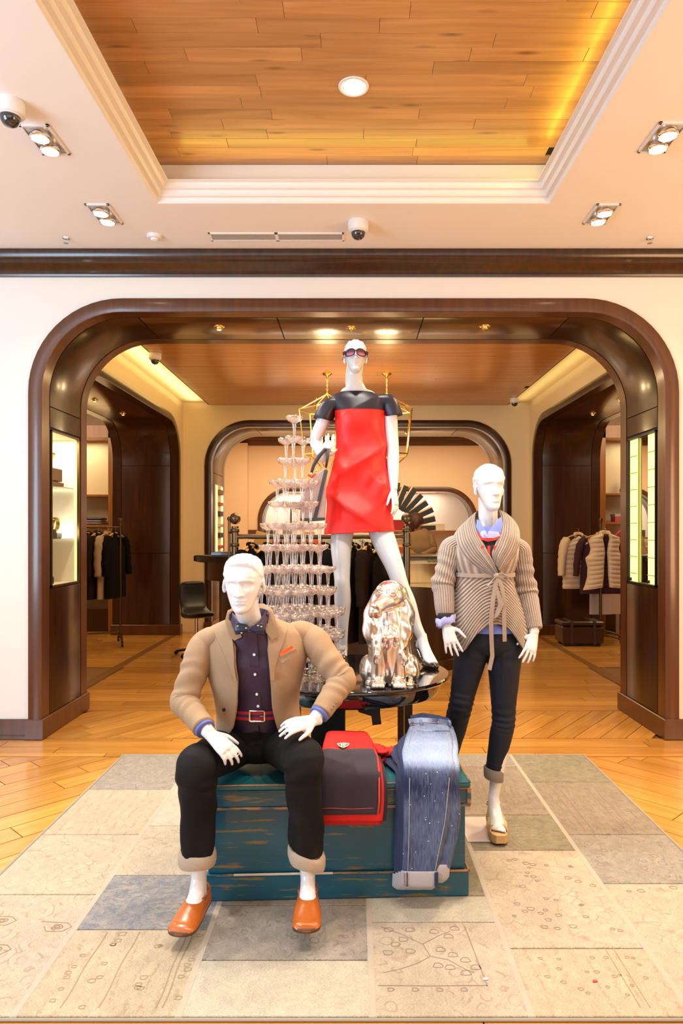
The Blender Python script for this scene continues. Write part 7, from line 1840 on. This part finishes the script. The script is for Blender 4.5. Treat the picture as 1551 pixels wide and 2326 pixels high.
m = M()
for sg in (-1, 1):
    h_ = px0+Vector((sg*.085, 0, -.0)); k_ = Vector((h_.x, YP-.02, .48)); a_ = Vector((h_.x, YP+.02, .09)); m.limb([(h_+Vector((0, 0, .06)), .10, .10), (h_.lerp(k_, .5), .085, .085), (k_, .066, .066), (a_, .052, .055)], 18, 5)
tr_ = fuse(m, 'trousers', TRS, None, .012, 1); child_world(tr_, per)
for sg in (-1, 1): part(M().limb([(Vector((px0.x+sg*.085, YP+.05, .05)), .045, .045), (Vector((px0.x+sg*.085, YP-.06, .045)), .05, .04), (Vector((px0.x+sg*.085, YP-.20, .03)), .045, .026)], 14, 4), 'shoe', BLACKM, per)
# cash desk behind the person's elbows
cd = empty('cash_desk', (1.10, 8.72, .002), 'black-topped cash desk to the left of the cardigan mannequin', 'desk')
M().box(-.55, .55, -.16, .10, 1.14, 1.20, .006).build('desk_top', mat('tan_stone_top', (.42, .26, .13), .3), cd); M().box(-.54, .54, -.15, .09, 0, 1.138, .004).build('desk_body', DKT, cd); M().box(-.545, .545, -.158, -.15, .99, 1.0).build('trim_line', BRONZE, cd)
for x, c, lab in ((.0, (.75, .55, .30), 'paper sheets on the cash desk'), (.22, (.70, .50, .10), 'yellow folder on the cash desk')):
    o = M().box(-.08, .08, -.06, .06, 0, .008, .001).build('paper_sheet', mat('paper_%d' % int(x*100), c, .7)); o.location = (1.10+x, 8.70, 1.2025); tag(o, lab, 'paper')

# ================================================= book fan and shelves at the far end
NB = 17; bf = empty('book_fan', (W(882, 0, 13.4).x, 13.4, 1.56), 'fan of black books set in a half circle on the far wall', 'book display')
BKC = mat('book_cover', (.022, .024, .028), .5); BKP = mat('book_pages', (.70, .55, .36), .8)
for i in range(NB):
    a = PI*(i+.2)/(NB-.6); R_m = .70; lt = .34+.04*((i*7) % 3)
    q = Matrix.Rotation(-a+PI/2, 4, 'Y')
    c = Vector((math.cos(a)*R_m, 0, math.sin(a)*R_m)); ln = .22+.015*(i % 3)
    mt4 = Matrix.Translation(c) @ Matrix.Rotation(-a, 4, 'Y')
    bk = M().obox(mt4, ln*2, .16, .098+.012*(i % 2), .004).build('book', BKC, bf)
    M().obox(mt4 @ Matrix.Translation((.014, -.004, .060)), ln*1.9, .15, .028, .002).build('pages', BKP, bk)
M().tube([Vector((.62*math.cos(PI*i/24), .09, .62*math.sin(PI*i/24))) for i in range(25)], .02, 8).build('ring_bracket', BRONZE, bf, 60)
M().tube([(0, .09, -1.55), (0, .09, .62)], .02, 8).build('support', BRONZE, bf, 60)
def wall_shelf(x0, x1, z, lab, y=15.55):
    o = empty('wall_shelf', ((x0+x1)/2, y, z), lab, 'shelf'); w = (x1-x0)/2
    M().box(-w, w, -.2, .34, -.04, 0, .004).build('board', ORWOOD, o)
    for s_ in (-1, 1): M().box(s_*w*.8-.02, s_*w*.8+.02, 0, .34, -.15, -.04).build('bracket', ORWOOD, o)
wall_shelf(-2.2, -.3, 1.40, 'wooden wall shelf at the far end, left side'); wall_shelf(.8, 2.7, 1.55, 'wooden wall shelf at the far end, right side')
fi = [(1.02, (.40, .02, .02), 'dark red box on the far right shelf', .14, .24), (1.9, (.85, .80, .72), 'white box on the far right shelf', .16, .16), (-1.9, (.10, .07, .05), 'dark box on the far left shelf', .12, .16), (-1.5, (.14, .10, .06), 'brown box on the far left shelf', .10, .20), (-1.0, (.6, .3, .1), 'orange box on the far left shelf', .12, .12)]
for x, c, lab, w, h in fi:
    o = M().box(-w, w, -.1, .1, 0, h, .006).build('storage_box', mat('far_box_%d' % int(abs(x)*100), c, .6)); o.location = (x, 15.5, 1.402 if x < 0 else 1.552); tag(o, lab, 'box')
pt = empty('picture_frame', (-1.25, 15.88, 1.85), 'dark framed picture on the far wall behind the glass tower', 'picture'); M().box(-.22, .22, -.02, .02, -.22, .22, .004).build('frame', BLACKM, pt); M().box(-.19, .19, -.024, -.02, -.19, .19).build('picture', mat('pale_print', (.6, .52, .4), .7), pt)
tbf = empty('display_table', (-.1, 12.4, .002), 'display table with folded clothes in the far room', 'table'); M().box(-1.4, 1.4, -.4, .4, .95, 1.0, .006).build('table_top', ORWOOD, tbf)
for sx in (-1.3, 1.3):
    for sy in (-.32, .32): M().box(sx-.04, sx+.04, sy-.04, sy+.04, 0, .95).build('leg', ORWOOD, tbf)
cols_ = [(.75, .15, .02), (.02, .02, .03), (.5, .35, .2), (.6, .1, .05), (.55, .45, .3), (.03, .03, .06), (.7, .25, .05), (.45, .3, .15)]
for i, c in enumerate(cols_):
    h = .14+.06*((i*5) % 4); o = M().box(-.13, .13, -.14, .14, 0, h, .02).build('clothes_stack', mat('stack_%d' % i, c, .8)); o.location = (-1.3+.36*i, 12.35, 1.004); tag(o, 'folded clothes stack on the far display table, %s from the left' % ORD[i], 'clothes', 'stacks on the far display table')
